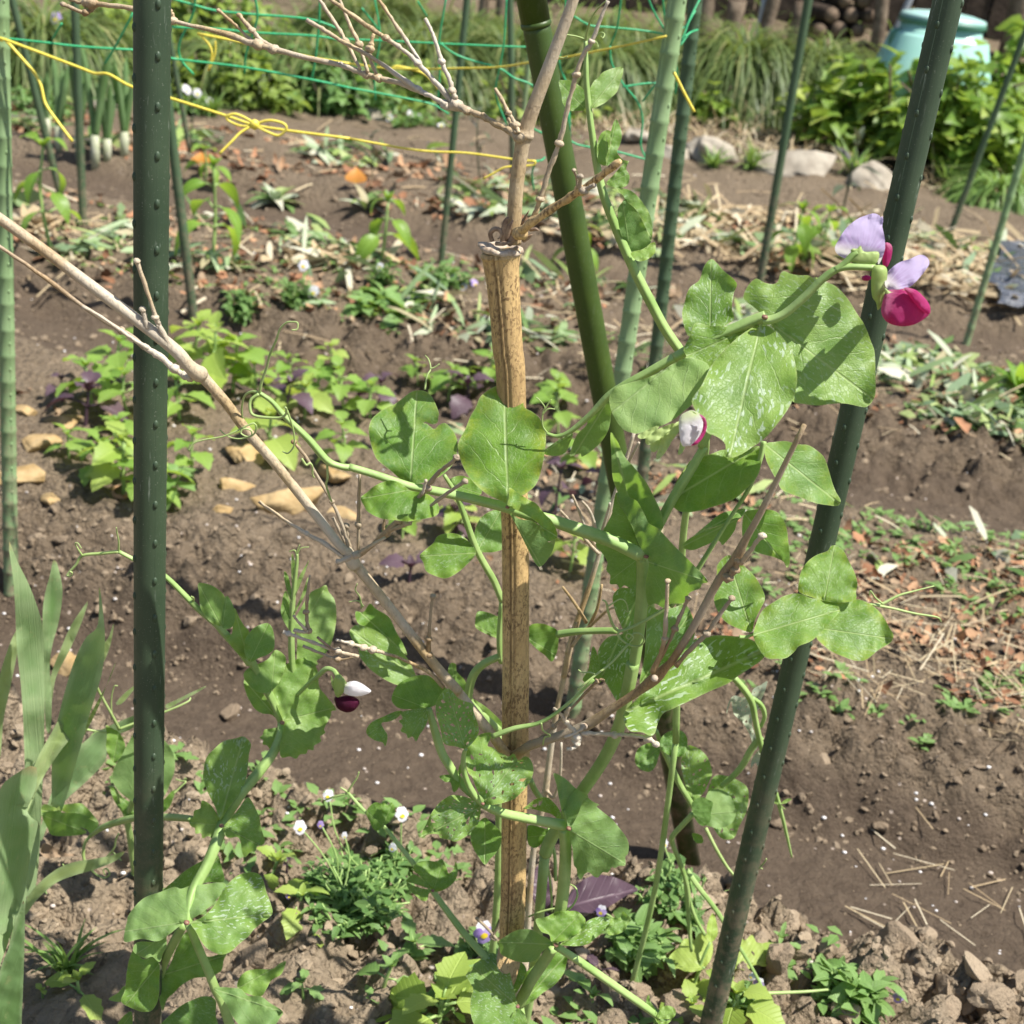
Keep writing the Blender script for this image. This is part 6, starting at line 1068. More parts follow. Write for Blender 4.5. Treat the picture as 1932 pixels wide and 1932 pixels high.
sheet(v3, 'leaf', 'D', '1222,1580 1170,1562 1130,1520 1105,1470 1098,1400 1093,1345 1130,1343 1180,1360 1225,1395 1252,1440 1255,1500 1240,1550', .842, .4, .4, .12, .1, .03, tip='1098,1348', tone=.85, yel=.3); sheet(v3, 'leaf', 'D', '1228,1590 1222,1540 1230,1480 1250,1412 1280,1450 1297,1510 1292,1565 1268,1592', .835, .3, -.5, .2, 0, .03, tip='1252,1414', tone=.35, yel=.1, under=True); sheet(v3, 'leaf', 'D', '1368,1762 1310,1730 1270,1680 1245,1630 1280,1620 1285,1540 1295,1480 1320,1530 1350,1580 1375,1610 1380,1690', .845, .3, .3, .15, 0, .03, tip='1295,1485', tone=.8, yel=.4)
sheet(v3, 'leaf', 'D', '1378,1778 1352,1730 1350,1665 1370,1625 1400,1590 1440,1570 1480,1563 1505,1595 1515,1650 1512,1705 1480,1735 1430,1755', .836, .5, .2, .12, .1, .03, tip='1482,1565', tone=.45, fleck=.1, yel=.15, res=18); sheet(v3, 'leaf', 'D', '1500,1935 1455,1950 1400,1930 1350,1870 1348,1835 1380,1805 1420,1790 1480,1760 1515,1712 1555,1725 1578,1760 1570,1820 1540,1890', .848, .4, .2, .10, 0, .05, tip='1520,1715', tone=.75, fleck=.15, yel=.15)
sheet(v3, 'leaf', 'G', '1562,258 1530,180 1505,80 1530,0 1560,-40 1620,-75 1690,-92 1730,-60 1755,-10 1762,70 1800,120 1855,192 1830,205 1825,235 1790,300 1795,325 1768,345 1772,372 1735,395 1730,420 1700,418 1690,440 1655,445 1635,468 1600,455 1560,462 1545,440 1545,380 1560,320', .852, .6, .2, .16, 0, .06, tip='1830,190', tone=.72, fleck=.1, yel=.25, res=24)
sheet(v3, 'leaf', 'G', '1545,262 1500,185 1450,100 1400,30 1375,0 1345,40 1360,110 1385,160 1410,195 1450,218 1500,225', .862, .2, .3, .2, 0, .04, tip='1355,40', tone=.55, yel=.15); sheet(v3, 'leaf', 'G', '1542,300 1500,300 1460,308 1450,335 1433,352 1452,365 1450,388 1475,395 1490,415 1510,410 1525,422 1535,370', .855, .5, 0, .15, 0, .05, tip='1440,360', tone=.7, yel=.25)
# young shoot and tall pale leaf behind it
stem(v3, 'D', '1625,1880 1612,1780 1608,1640 1612,1500 1622,1380 1638,1230 1640,1180', (32, 34, 30, 22, 14), .872, .868); stem(v3, 'G', '1555,270 1600,160 1622,20', (24, 30, 34), .862, .872)
for s_ in ['1610,1450 1575,1350 1568,1280 1590,1300 1608,1380', '1618,1420 1608,1280 1612,1180 1632,1250 1630,1350', '1620,1430 1640,1330 1690,1240 1705,1220 1670,1320', '1615,1520 1660,1420 1700,1310 1695,1380 1650,1470', '1608,1560 1570,1480 1560,1420 1590,1450']: sheet(v3, 'leaf', 'D', s_, .868, .3, 0, .4, 0, .03, tone=.3, yel=.1, res=10)
for s_ in ['1638,1185 1625,1160 1595,1168', '1640,1185 1660,1150 1705,1142', '1640,1190 1640,1165 1655,1130']: tendril(v3, 'D', s_, .868, .868, (9, 7, 5))
sheet(v3, 'leaf', 'D', '1640,1640 1622,1560 1650,1500 1690,1430 1720,1390 1765,1368 1800,1353 1815,1390 1845,1430 1857,1500 1852,1580 1830,1670 1790,1740 1750,1770 1755,1790 1715,1810 1680,1800 1640,1770', .885, .4, .2, .1, 0, .03, tip='1800,1356', tone=.95, fleck=.08, yel=.15, res=20); sheet(v3, 'leaf', 'D', '1605,1600 1570,1560 1550,1500 1560,1430 1575,1385 1595,1420 1608,1500', .88, .2, .2, .1, 0, .03, tone=.55, yel=.1)
stem(v3, 'D', '1640,1960 1700,1900 1750,1858 1800,1815 1840,1822 1862,1850', (20, 22, 26, 24, 26), .862, .845, 'flower_stalk')
f = flower(v3, ('H', '60,120'), .84)
sheet(f, 'banner_petal', 'H', '5,75 30,50 80,38 120,52 160,80 172,95 155,108 110,122 60,120 25,108', .840, .3, .3, 0, 0, .03, .25, tip='170,92', mat='white', back=True); sheet(f, 'wing_petal', 'H', '-30,130 0,125 50,118 95,135 108,160 85,195 50,212 10,205 -20,180', .842, .2, .2, 0, 0, .02, .3, tip='95,150', mat='maroon', back=True); sheet(f, 'calyx', 'H', '-25,10 0,5 25,30 30,60 20,100 -10,130 -30,105 -35,50', .838, 0, 0, 0, 0, .02, .3, mat='calyx', back=True)
for s_ in ['1828,1850 1850,1900 1870,1935 1850,1940 1830,1900', '1860,1870 1890,1920 1880,1960 1865,1930', '1870,1840 1900,1870 1915,1900 1890,1890']: sheet(f, 'calyx', 'D', s_, .84, 0, 0, .3, 0, .02, mat='calyx')
sheet(v3, 'leaf', 'G', '1215,808 1190,740 1150,660 1122,580 1125,520 1140,460 1180,415 1235,370 1300,355 1345,345 1385,385 1375,440 1368,510 1360,570 1340,630 1300,690 1255,750', .80, .6, .1, .14, .2, .05, tip='1345,347', tone=.52, fleck=.75, yel=.15, res=22); sheet(v3, 'leaf', 'G', '1222,835 1195,770 1160,720 1115,698 1105,740 1072,755 1065,790 1042,810 1055,840 1075,850 1080,880 1110,880 1118,908 1150,895 1180,915 1205,905', .800, .6, 0, .12, 0, .05, tip='1050,820', tone=.85, fleck=.1, yel=.35, res=18)
sheet(v3, 'leaf', 'G', '1235,842 1270,800 1320,740 1365,680 1400,720 1430,790 1445,860 1462,925 1445,945 1420,950 1410,978 1380,985 1352,1012 1335,980 1328,930 1310,900 1265,905 1240,885', .79, .6, .2, .16, 0, .06, tip='1440,950', tone=.45, fleck=.4, yel=.25, res=20)
sheet(v3, 'leaf', 'G', '1018,1370 980,1400 930,1440 870,1475 780,1462 690,1480 688,1420 700,1370 710,1330 760,1265 810,1228 880,1205 960,1175 1000,1185 1060,1165 1130,1160 1200,1150 1243,1158 1240,1185 1200,1240 1150,1290 1080,1340', .742, .8, 0, .08, .1, .04, tip='700,1420', tone=.5, fleck=.15, yel=.1, under=True, res=24)
sheet(v3, 'leaf', 'G', '1052,1372 1110,1345 1180,1280 1240,1180 1300,1120 1360,1095 1420,1100 1452,1135 1470,1200 1492,1260 1503,1325 1450,1370 1400,1412 1370,1450 1320,1490 1270,1535 1215,1548 1150,1520 1110,1475 1080,1420', .738, .95, .1, .10, .15, .05, tip='1500,1325', tone=.55, fleck=.95, yel=.15, res=24)
sheet(v3, 'leaf', 'G', '1000,1385 930,1430 860,1475 760,1480 735,1530 800,1570 840,1560 880,1590 900,1545 920,1500 925,1440', .745, .2, .2, .1, 0, .04, tip='760,1540', tone=.45, yel=.1, fleck=.2, under=True); sheet(v3, 'leaf', 'G', '880,1600 850,1555 790,1575 740,1525 715,1570 700,1640 690,1740 670,1810 740,1850 790,1865 840,1855 875,1790 880,1690', .752, .3, .2, .15, 0, .05, tip='700,1820', tone=.25, fleck=.2, yel=.1, res=18); sheet(v3, 'leaf', 'G', '905,1660 940,1600 980,1500 1020,1430 1060,1420 1090,1460 1120,1540 1160,1560 1250,1535 1235,1580 1220,1640 1150,1670 1070,1680 1000,1720 960,1760 920,1800 900,1860 880,1800 880,1700', .80, .5, .2, .12, 0, .05, tip='1220,1560', tone=.15, fleck=.1, yel=.1, res=20)
sheet(v3, 'leaf', 'G', '690,1720 650,1760 600,1795 660,1810 700,1790', .765, .6, 0, .1, tone=.75); stem(v3, 'G', '1015,1380 960,1480 910,1580 880,1680 860,1800 840,1960', (50, 54, 52), .78, .82)
sheet(v3, 'leaf', 'G', '1180,1738 1230,1728 1280,1732 1330,1738 1370,1775 1440,1780 1490,1815 1560,1862 1545,1900 1510,1945 1440,1975 1350,1960 1290,1900 1240,1810', .735, .9, 0, .12, 0, .06, tip='1555,1865', tone=.42, fleck=.05, yel=.1, under=True, res=20); sheet(v3, 'leaf', 'G', '1312,1735 1320,1680 1360,1640 1420,1628 1500,1628 1540,1600 1578,1585 1570,1620 1550,1660 1500,1690 1470,1740 1440,1780 1380,1770', .745, .8, 0, .2, 0, .05, tip='1575,1588', tone=.55, yel=.25, res=18)
sheet(v3, 'leaf', 'G', '1195,1960 1190,1880 1190,1800 1130,1778 1060,1800 1000,1830 940,1880 880,1945 900,2000 1050,2010', .77, .6, .1, .12, 0, .04, tip='900,1940', tone=.05, fleck=.3, yel=.05, res=18); sheet(v3, 'leaf', 'G', '1060,1175 1000,1195 900,1200 960,1140 1010,1095 1080,1050 1150,1015 1200,1000 1225,1070 1235,1145 1150,1150', .83, .3, 0, .1, 0, .03, tip='1210,1010', tone=.15, fleck=.3, yel=.05); sheet(v3, 'leaf', 'G', '730,1870 690,1880 650,1930 640,1990 720,1990', .80, .4, 0, .1, tone=.4)
stem(v3, 'G', '1060,800 980,792 900,790 830,790 740,795 640,820 560,850 500,893', (36, 38, 36, 36, 32, 22), .815, .95); tendril(v3, 'G', '500,893 470,930 460,990 470,1040 490,1065 540,1055 590,1010 630,960 640,910 655,880', .95, .94, (18, 18, 16, 12, 9)); tendril(v3, 'G', '490,1065 530,1105 575,1125 605,1105 590,1075 570,1085 580,1110', .95, .945, (12, 10, 7)); tendril(v3, 'G', '480,1075 420,1085 370,1070 345,1050', .95, .945, (10, 9, 7)); tendril(v3, 'G', '625,985 650,1010 670,1030', .945, .94, (10, 9, 7))
sheet(v3, 'leaf', 'G', '505,888 480,860 440,845 480,875 400,893 290,890 262,850 238,800 232,765 330,755 345,765 440,770 520,800 545,822 535,850', .955, -.3, 0, .12, 0, .04, tip='240,780', tone=.35, fleck=.05, yel=.1, under=True); sheet(v3, 'leaf', 'G', '545,822 500,760 460,720 430,712 380,718 335,725 315,740 300,735 250,718 228,735 230,770 260,780 290,765 330,752 400,780 480,795', .948, .9, 0, .1, 0, .05, tip='232,750', tone=.65, yel=.5, fleck=.05)
# pale round leaf behind the thick pole, on its own upright stem
v4 = vine('pea shoot behind the thick upright pole with one pale round leaf and long tendrils', 250, 1900, 1.06)
_, p = stem(v4, 'G', '742,1090 730,1000 718,900 705,800 735,700 750,660', (34, 36, 30), 1.06, 1.02); rootdown(v4, p[0], .004, (.0, .02))
sheet(v4, 'leaf', 'G', '765,725 710,690 660,650 625,600 622,550 650,480 685,420 730,340 765,285 820,320 890,350 935,400 962,460 964,530 945,590 920,650 880,710 830,725', 1.00, .35, 0, .05, 0, .02, tip='768,290', tone=1.0, fleck=0, yel=.05, under=True, res=22); sheet(v4, 'leaf', 'G', '770,785 700,785 660,745 625,690 606,620 640,640 690,690 760,718 840,720 900,695 945,650 968,640 955,690 930,740 880,775', 1.03, .4, 0, .05, 0, .04, tip='615,640', tone=.15, fleck=.2, yel=.1); sheet(v4, 'leaf', 'G', '655,320 620,300 585,283 590,340 585,400 600,450 630,490 665,460 690,410 685,370', 1.0, .4, 0, .2, 0, .04, tip='625,488', tone=.45, fleck=.15, yel=.3)
tendril(v4, 'G', '660,305 620,230 570,140 530,60 512,-20 520,-90 545,-150 575,-145', 1.0, .97, (16, 14, 12, 9)); tendril(v4, 'G', '655,310 620,230 615,140 630,70 650,65', 1.0, 1.0, (10, 8, 6)); tendril(v4, 'G', '655,305 760,265 880,220 980,180 1040,150 1052,130', 1.0, 1.02, (16, 14, 12, 8)); tendril(v4, 'G', '590,320 500,310 430,298 360,298 320,330 270,400 200,490 180,520', 1.0, .97, (12, 14, 20, 16, 8)); tendril(v4, 'G', '960,660 990,630 1025,595 1000,590 970,580', 1.02, 1.03, (12, 9, 7)); stem(v4, 'G', '740,1050 720,900 690,790 640,640 600,620', (20, 16, 10), 1.06, 1.02)
# --- central vine with eaten leaves
v5 = vine('central pea vine wound round the stake foot with insect-eaten leaves', 990, 1925, .84)
_, p = stem(v5, 'H', '985,1830 1050,1700 1130,1580 1175,1510', (60, 62, 60), .80, .79); rootdown(v5, p[0], .004, (.02, .04)); stem(v5, 'H', '1180,1490 1200,1380 1225,1250 1240,1100 1245,950 1235,850', (46, 54, 62, 62, 58, 60), .795, .775); stem(v5, 'H', '1235,835 1130,815 1000,790 890,765 790,720', (66, 56, 54, 52, 46), .772, .75); stem(v5, 'H', '790,720 740,665 700,590 680,510 685,440 695,415', (36, 34, 28, 24, 20), .75, .745, 'leaf_stalk')
sheet(v5, 'leaf', 'H', '1265,860 1230,780 1210,690 1195,610 1180,548 1240,575 1300,630 1345,660 1390,700 1432,722 1420,735 1500,800 1550,860 1580,900 1594,940 1590,990 1575,1010 1575,1055 1540,1060 1515,1072 1500,1065 1480,1095 1450,1095 1425,1122 1402,1118 1375,1095 1350,1105 1330,1135 1312,1115 1305,1075 1290,1050 1285,980 1275,930', .765, -.1, .5, .25, 0, .06, tip='1560,1040', tone=.42, fleck=.15, yel=.1, under=True, res=26)
sheet(v5, 'leaf', 'H', '1262,850 1240,790 1210,690 1195,610 1180,548 1240,575 1300,630 1370,672 1340,700 1320,760 1290,820', .757, .5, -.3, .1, 0, .04, tip='1185,552', tone=.40, fleck=.05, yel=.2, under=True)
sheet(v5, 'leaf', 'H', '792,716 765,660 745,610 730,570 705,540 692,470 695,420 730,370 770,335 830,322 835,345 815,395 845,405 870,430 900,440 930,455 960,440 985,475 1020,455 1050,470 1068,520 1060,570 1030,620 990,665 960,690 920,705 860,720', .742, .75, 0, .15, .1, .08, tip='985,460', tone=.6, fleck=.5, yel=.4, res=26, lace=34, holes=())
sheet(v5, 'leaf', 'H', '692,412 640,400 590,392 565,370 560,330 545,270 530,215 530,160 555,110 590,80 620,95 650,130 690,150 735,165 735,195 745,230 762,280 765,325 740,370', .735, .7, .1, .15, .1, .06, tip='595,82', tone=.7, fleck=.6, yel=.3, res=26, lace=48, holes=())
sheet(v5, 'leaf', 'H', '775,735 735,695 680,675 620,668 575,690 535,725 500,775 475,830 450,880 455,905 490,885 540,885 555,905 600,915 640,925 690,900 730,865 765,820', .752, .75, 0, .14, .1, .06, tip='455,895', tone=.55, fleck=.5, yel=.25, res=26, lace=32, holes=())
sheet(v5, 'leaf', 'H', '800,792 760,820 730,860 720,905 735,960 765,1010 800,1052 830,1020 860,990 888,940 890,880 860,840 830,815', .785, 1.0, 0, .15, .1, .03, tip='800,1050', tone=.08, fleck=.08, yel=.05, res=18)
stem(v5, 'H', '488,190 520,300 560,430 600,500 650,580 710,650 785,715', (34, 44, 46, 44, 30), .775, .76); sheet(v5, 'leaf', 'H', '482,188 440,198 390,195 330,190 295,165 285,130 310,70 360,30 430,8 490,10 540,50 580,70 583,110 560,145 520,175', .775, .7, 0, .12, .1, .04, tip='300,120', tone=.12, fleck=.05, yel=.25, res=20); sheet(v5, 'leaf', 'H', '482,192 430,192 340,210 345,245 325,260 345,285 335,315 365,330 375,355 400,345 420,372 440,335 470,290 488,240', .772, .8, 0, .1, 0, .06, tip='385,360', tone=.55, fleck=.7, yel=.1, res=18); sheet(v5, 'leaf', 'H', '345,208 310,205 240,235 180,262 148,300 150,335 190,365 235,378 250,400 262,340 240,300 230,270 270,262 310,245', .77, .6, 0, .3, 0, .08, tip='160,330', tone=.3, fleck=.5, yel=.1); sheet(v5, 'leaf', 'H', '655,560 600,555 548,565 580,595 610,600 625,650 650,635 668,590', .765, .6, 0, .2, 0, .05, tip='550,566', tone=.5); sheet(v5, 'leaf', 'H', '650,560 655,520 668,495 672,540', .765, .3, 0, .2, tone=.5)
sheet(v5, 'leaf', 'H', '1215,810 1170,775 1120,760 1060,745 1010,745 1040,720 1080,690 1140,680 1180,710 1215,760', .785, .5, 0, .15, 0, .05, tip='1020,745', tone=.35, fleck=.5, yel=.2, res=20, holes=['1060,725 1090,715 1080,735', '1100,700 1120,690 1110,720 1095,725', '1035,738 1060,735 1050,742']); sheet(v5, 'leaf', 'H', '1210,880 1150,860 1090,840 1040,835 1035,880 1040,940 1080,960 1120,930 1150,900 1200,905', .84, .4, 0, .12, 0, .05, tip='1040,900', tone=.12, yel=.05)
sheet(v5, 'leaf', 'H', '1168,1492 1120,1530 1080,1580 1020,1592 960,1582 920,1565 888,1545 880,1510 868,1480 910,1450 960,1420 1010,1408 1060,1412 1110,1440 1155,1465', .775, -.2, 0, .06, 0, .03, tip='872,1480', tone=.35, fleck=.1, yel=.05, under=True, res=20); sheet(v5, 'leaf', 'H', '1170,1480 1155,1440 1110,1420 1080,1355 1140,1340 1200,1310 1260,1308 1310,1310 1345,1340 1355,1365 1330,1415 1280,1450 1230,1475', .768, .8, 0, .2, 0, .06, tip='1330,1320', tone=.42, fleck=.25, yel=.15, res=20)
sheet(v5, 'leaf', 'H', '1215,1492 1270,1450 1330,1390 1380,1355 1430,1340 1480,1345 1490,1370 1470,1410 1420,1450 1370,1490 1310,1502 1260,1500', .766, 1.0, 0, .1, 0, .05, tip='1485,1350', tone=.42, fleck=.9, yel=.1, res=18); sheet(v5, 'leaf', 'H', '1465,1405 1490,1370 1500,1345 1545,1345 1560,1310 1585,1330 1608,1352 1590,1380 1565,1420 1520,1440 1480,1438', .764, .8, 0, .3, 0, .08, tip='1600,1355', tone=.48, fleck=.4, yel=.4)
sheet(v5, 'leaf', 'H', '982,1835 960,1740 935,1640 905,1580 870,1550 835,1538 800,1550 770,1582 740,1600 725,1640 695,1660 715,1700 735,1740 722,1790 720,1860 738,1930 790,1995 870,2010 960,1995 985,1920', .77, .9, 0, .12, .1, .04, tip='740,1620', tone=.48, fleck=.7, yel=.15, res=24); sheet(v5, 'leaf', 'H', '990,1835 1000,1760 1015,1660 1060,1620 1120,1560 1180,1535 1252,1545 1248,1610 1230,1660 1180,1720 1120,1760 1060,1810', .80, .5, .2, .12, 0, .04, tip='1248,1550', tone=.15, fleck=.4, yel=.05, res=18); sheet(v5, 'leaf', 'H', '975,1848 1000,1855 1025,1890 1033,1940 1010,2000 940,2010 915,1960 940,1900', .765, .6, 0, .1, 0, .03, tone=.5, fleck=.4, yel=.2); sheet(v5, 'leaf', 'H', '940,1590 1000,1590 1030,1640 1000,1720 960,1760 930,1650', .80, .4, 0, .1, 0, .04, tone=.3, fleck=.4)
stem(v5, 'H', '1195,1505 1290,1565 1400,1640 1550,1745 1700,1850 1760,1900', (40, 44, 44, 42, 30), .775, .79); sheet(v5, 'leaf', 'H', '1750,1895 1770,1850 1800,1830 1840,1840 1855,1870 1835,1900 1790,1905', .785, .8, 0, .1, 0, .04, tone=.6, yel=.3); sheet(v5, 'leaf', 'H', '1730,1890 1700,1860 1690,1800 1705,1770 1715,1810 1745,1860', .787, .3, 0, .3, 0, .04, tone=.6); sheet(v5, 'leaf', 'H', '1740,1900 1780,1920 1830,1905 1810,1930 1770,1945', .785, .8, 0, .2, 0, .04, tone=.5)
tendril(v5, 'H', '1250,1310 1290,1270 1310,1220 1300,1180 1270,1160', .79, .80, (12, 12, 8)); tendril(v5, 'H', '1040,1340 1100,1315 1180,1295 1260,1290', .80, .80, (10, 12, 10)); stem(v5, 'H', '1190,1140 1185,1000 1160,900 1150,850', (16, 18, 16), .84, .85, 'leaf_stalk'); stem(v5, 'H', '1170,1310 1165,1200 1150,1080 1120,1020', (12, 12, 10), .85, .85, 'leaf_stalk')
# --- leaves behind the stake
v6 = vine('pea shoot behind the stake carrying small cupped leaves left of the culm', 880, 1700, .96)
_, p = stem(v6, 'E', '895,1440 850,1330 810,1260 760,1170 720,1070 680,950 640,850 575,745', (34, 38, 36, 34, 30, 20), .865, .85); _, p = stem(v6, 'H', '890,-100 800,-60 740,0 712,90 720,160 800,240 880,310', (40, 44, 44, 40), .87, .88); rootdown(v6, p[-1], .003, (.02, .04)); stem(v6, 'E', '890,1780 880,1650 895,1440', 30, .87, .865)
sheet(v6, 'leaf', 'E', '752,1175 715,1115 660,1075 600,1065 540,1082 515,1120 480,1150 440,1190 460,1230 475,1275 520,1300 580,1316 640,1290 700,1240', .852, .9, .1, .1, .1, .04, tip='445,1192', tone=.32, fleck=.35, yel=.25, res=20); sheet(v6, 'leaf', 'E', '758,1165 742,1110 745,1050 775,985 830,945 890,938 930,960 925,1060 915,1140 860,1168 800,1172', .862, .7, .2, .12, 0, .04, tip='890,940', tone=.25, fleck=.35, yel=.2, res=18); sheet(v6, 'leaf', 'E', '600,790 620,760 680,750 760,790 780,850 700,870 640,860', .86, .8, 0, .1, 0, .03, tone=.25, fleck=.1)
sheet(v6, 'leaf', 'E', '900,1660 850,1640 790,1615 752,1590 745,1560 760,1500 820,1505 870,1525 930,1535 920,1620', .87, .9, 0, .1, 0, .06, tip='750,1575', tone=.3, fleck=.35, yel=.2); sheet(v6, 'leaf', 'E', '1030,1640 1050,1575 1110,1565 1160,1580 1200,1605 1206,1660 1198,1720 1170,1775 1130,1740 1080,1700', .87, .2, .2, .15, 0, .05, tip='1190,1740', tone=.3, yel=.35); stem(v6, 'E', '1200,1625 1300,1610 1420,1605 1530,1605', (40, 36, 36), .87, .85)
sheet(v6, 'leaf', 'E', '420,1860 380,1770 320,1690 250,1630 180,1585 100,1570 55,1600 60,1640 100,1700 110,1750 170,1820 240,1870 320,1905 400,1900', .875, .7, .3, .1, 0, .03, tip='60,1600', tone=.85, fleck=.45, yel=.1, res=18); sheet(v6, 'leaf', 'E', '370,1740 320,1700 240,1630 170,1590 100,1565 85,1500 130,1500 165,1455 200,1485 270,1530 310,1610 350,1680', .868, .3, .4, .25, 0, .06, tip='110,1500', tone=.2, fleck=.1, yel=.15, res=16); stem(v6, 'E', '420,1860 500,1900 600,1960', (24, 28), .875, .88)
for s_ in ['120,1480 110,1420 85,1380 95,1345', '130,1470 100,1440 50,1445']: tendril(v6, 'E', s_, .87, .865, (10, 8, 6))
sheet(v6, 'leaf', 'E', '650,1960 600,1900 595,1830 610,1785 640,1790 645,1830 690,1880 705,1940', .89, .4, 0, .2, 0, .06, tip='615,1790', tone=.45, fleck=.15); sheet(v6, 'leaf', 'H', '890,320 830,270 770,220 735,160 720,130 790,170 850,220 895,270', .88, .5, 0, .1, 0, .03, tone=.75); stem(v6, 'H', '1050,585 1075,640 1110,690', (34, 30), .85, .86)
# --- small straight vine, lower left of the stake
v7 = vine('thin straight pea shoot with paired scalloped leaves left of the stake foot', 905, 1900, .88)
_, p = stem(v7, 'H', '40,650 140,760 240,840 330,950 420,1065 510,1195 600,1320 700,1450 800,1560 870,1640', (16, 22, 30, 36, 44, 42), .86, .80); rootdown(v7, p[-1], .003, (.02, .05))
sheet(v7, 'leaf', 'H', '235,838 205,865 180,850 165,815 145,775 155,740 195,708 240,725 255,760 245,800', .842, .7, 0, .15, 0, .05, tip='150,760', tone=.35, fleck=.15, yel=.1, res=18); sheet(v7, 'leaf', 'H', '238,835 238,790 225,740 240,705 262,725 285,708 303,735 300,775 275,815', .838, .7, 0, .2, 0, .06, tip='290,715', tone=.28, fleck=.1, yel=.1, res=18); sheet(v7, 'leaf', 'H', '515,1198 470,1150 440,1110 410,1090 408,1060 440,1035 490,1030 530,1035 560,1020 575,1040 590,1075 600,1100 625,1080 638,1035 650,1090 635,1140 600,1175 555,1198', .815, .8, 0, .15, 0, .07, tip='570,1035', tone=.28, fleck=.2, yel=.15, res=22); sheet(v7, 'leaf', 'H', '508,1192 460,1185 400,1165 368,1150 380,1190 420,1225 450,1250 480,1250 490,1215', .812, .8, 0, .15, 0, .06, tip='372,1155', tone=.4, fleck=.25, yel=.2, res=18); sheet(v7, 'leaf', 'H', '500,1185 450,1130 410,1105 385,1120 365,1145 420,1160', .814, .8, 0, .1, 0, .04, tone=.5, yel=.35)
for s_ in ['40,650 0,625', '45,648 65,615 92,575 105,540', '35,660 -40,680 -90,700']: tendril(v7, 'H', s_, .86, .86, (14, 12, 7))
# --- ragged vine on the right
v8 = vine('ragged sun-bleached pea vine in front of the furrow with leaf-miner damage at lower right', 1300, 1800, .98)
_, p = stem(v8, 'H', '1745,310 1775,400 1810,470 1870,600 1930,700 1990,800', (20, 30, 34, 30, 28), .95, .97); stem(v8, 'I', '105,770 50,830 -5,890 -10,930 20,1010 60,1120 80,1230 80,1350 95,1530', (32, 30, 26, 26, 24, 16), .97, 1.0); stem(v8, 'I', '70,1080 130,1170 230,1300 320,1440 440,1640 500,1765 515,1860 525,2000', (30, 30, 24, 16, 18, 20), 1.0, .96); stem(v8, 'I', '80,1240 120,1350 170,1440', (22, 20, 18), 1.0, 1.0); _, p = stem(v8, 'I', '60,1100 75,1300 95,1480 105,1600', (20, 20, 18), 1.02, 1.05); rootdown(v8, p[-1], .003, (0, .02))
stem(v8, 'I', '330,20 390,90 430,160 450,260 470,350 500,460 540,590 580,720 620,880 650,1010', (34, 36, 32, 30, 26, 20, 10), .97, 1.0); stem(v8, 'I', '430,130 480,170 500,230 480,290', (22, 26, 22), .98, .99); stem(v8, 'I', '480,350 430,410 380,500 320,570 260,620', (36, 38, 34, 28), .99, 1.0); tendril(v8, 'I', '175,850 230,960 290,1060 335,1120 355,1200', .97, .95, (22, 20, 16, 9)); tendril(v8, 'I', '330,1115 400,1120 450,1090 495,1045 510,1020', .95, .94, (14, 12, 8)); tendril(v8, 'I', '500,1762 620,1758 740,1752 850,1742', .96, .98, (20, 18, 14)); tendril(v8, 'I', '330,1120 320,1180 275,1200', .95, .95, (9, 7, 5)); tendril(v8, 'I', '390,1060 440,1062 490,1075', .95, .95, (10, 8, 6)); tendril(v8, 'F', '1090,1850 1150,1800 1240,1745 1330,1720 1435,1710', .99, 1.0, (20, 18, 12, 7)) if False else None
tendril(v8, 'F', '1090,1460 1150,1455 1240,1410 1330,1385 1435,1358', .86, .87, (16, 18, 12, 7)); tendril(v8, 'F', '1090,1460 1200,1480 1330,1510 1450,1530 1475,1555', .86, .87, (16, 14, 12, 7)); tendril(v8, 'F', '1150,1455 1110,1420 1085,1385 1078,1410', .86, .86, (12, 9, 7)); stem(v8, 'F', '1000,1470 1050,1462 1092,1460', (12, 14), .83, .86)
sheet(v8, 'leaf', 'H', '1765,400 1770,360 1800,325 1850,308 1895,320 1917,360 1912,420 1885,455 1840,450 1800,440', .94, .6, 0, .1, 0, .08, tip='1905,400', tone=.12, fleck=.4, yel=.1, res=18); sheet(v8, 'leaf', 'H', '1765,410 1720,380 1680,390 1640,420 1628,480 1650,520 1700,540 1735,520 1755,470', .945, .5, 0, .2, 0, .08, tip='1640,500', tone=.15, fleck=.3, yel=.2, res=18)
sheet(v8, 'leaf', 'I', '110,780 160,720 190,650 240,635 300,660 330,720 340,780 310,830 250,850 190,840 140,820', .975, .5, .2, .06, 0, .03, tip='335,760', tone=.85, fleck=.3, yel=.0, under=True, res=18); sheet(v8, 'leaf', 'I', '105,770 100,720 120,690 160,680 190,695 215,710 205,760 200,810 170,838 135,825', .962, .2, 0, .08, 0, .03, tip='180,835', tone=.02, yel=.0, under=True)
sheet(v8, 'leaf', 'I', '100,700 60,600 40,480 70,400 110,400 160,430 195,480 210,550 190,600 160,660', .99, .3, 0, .1, 0, .06, tip='80,410', tone=.8, fleck=1, yel=.1, res=20, lace=20); sheet(v8, 'leaf', 'I', '180,700 200,600 230,560 280,560 340,580 400,620 412,680 400,760 360,840 330,905 270,910 230,870 200,800', 1.0, .4, 0, .1, 0, .07, tip='330,900', tone=.9, fleck=1, yel=.1, res=22, lace=26); sheet(v8, 'leaf', 'I', '100,880 150,890 160,930 120,930', 1.0, .4, 0, .1, tone=.1)
sheet(v8, 'leaf', 'I', '445,420 420,340 380,270 330,220 315,150 290,220 300,160 330,120 380,130 420,120 440,80 480,60 515,40 500,100 480,150 500,180 460,200 430,260 445,330 470,380', 1.0, .2, 0, .2, 0, .10, tip='320,140', mat='bleached', res=20, label='bleached ragged pea leaf', lace=26); sheet(v8, 'leaf', 'I', '470,420 430,470 425,520 450,490 470,520 490,450', .99, .2, 0, .2, 0, .1, mat='bleached')
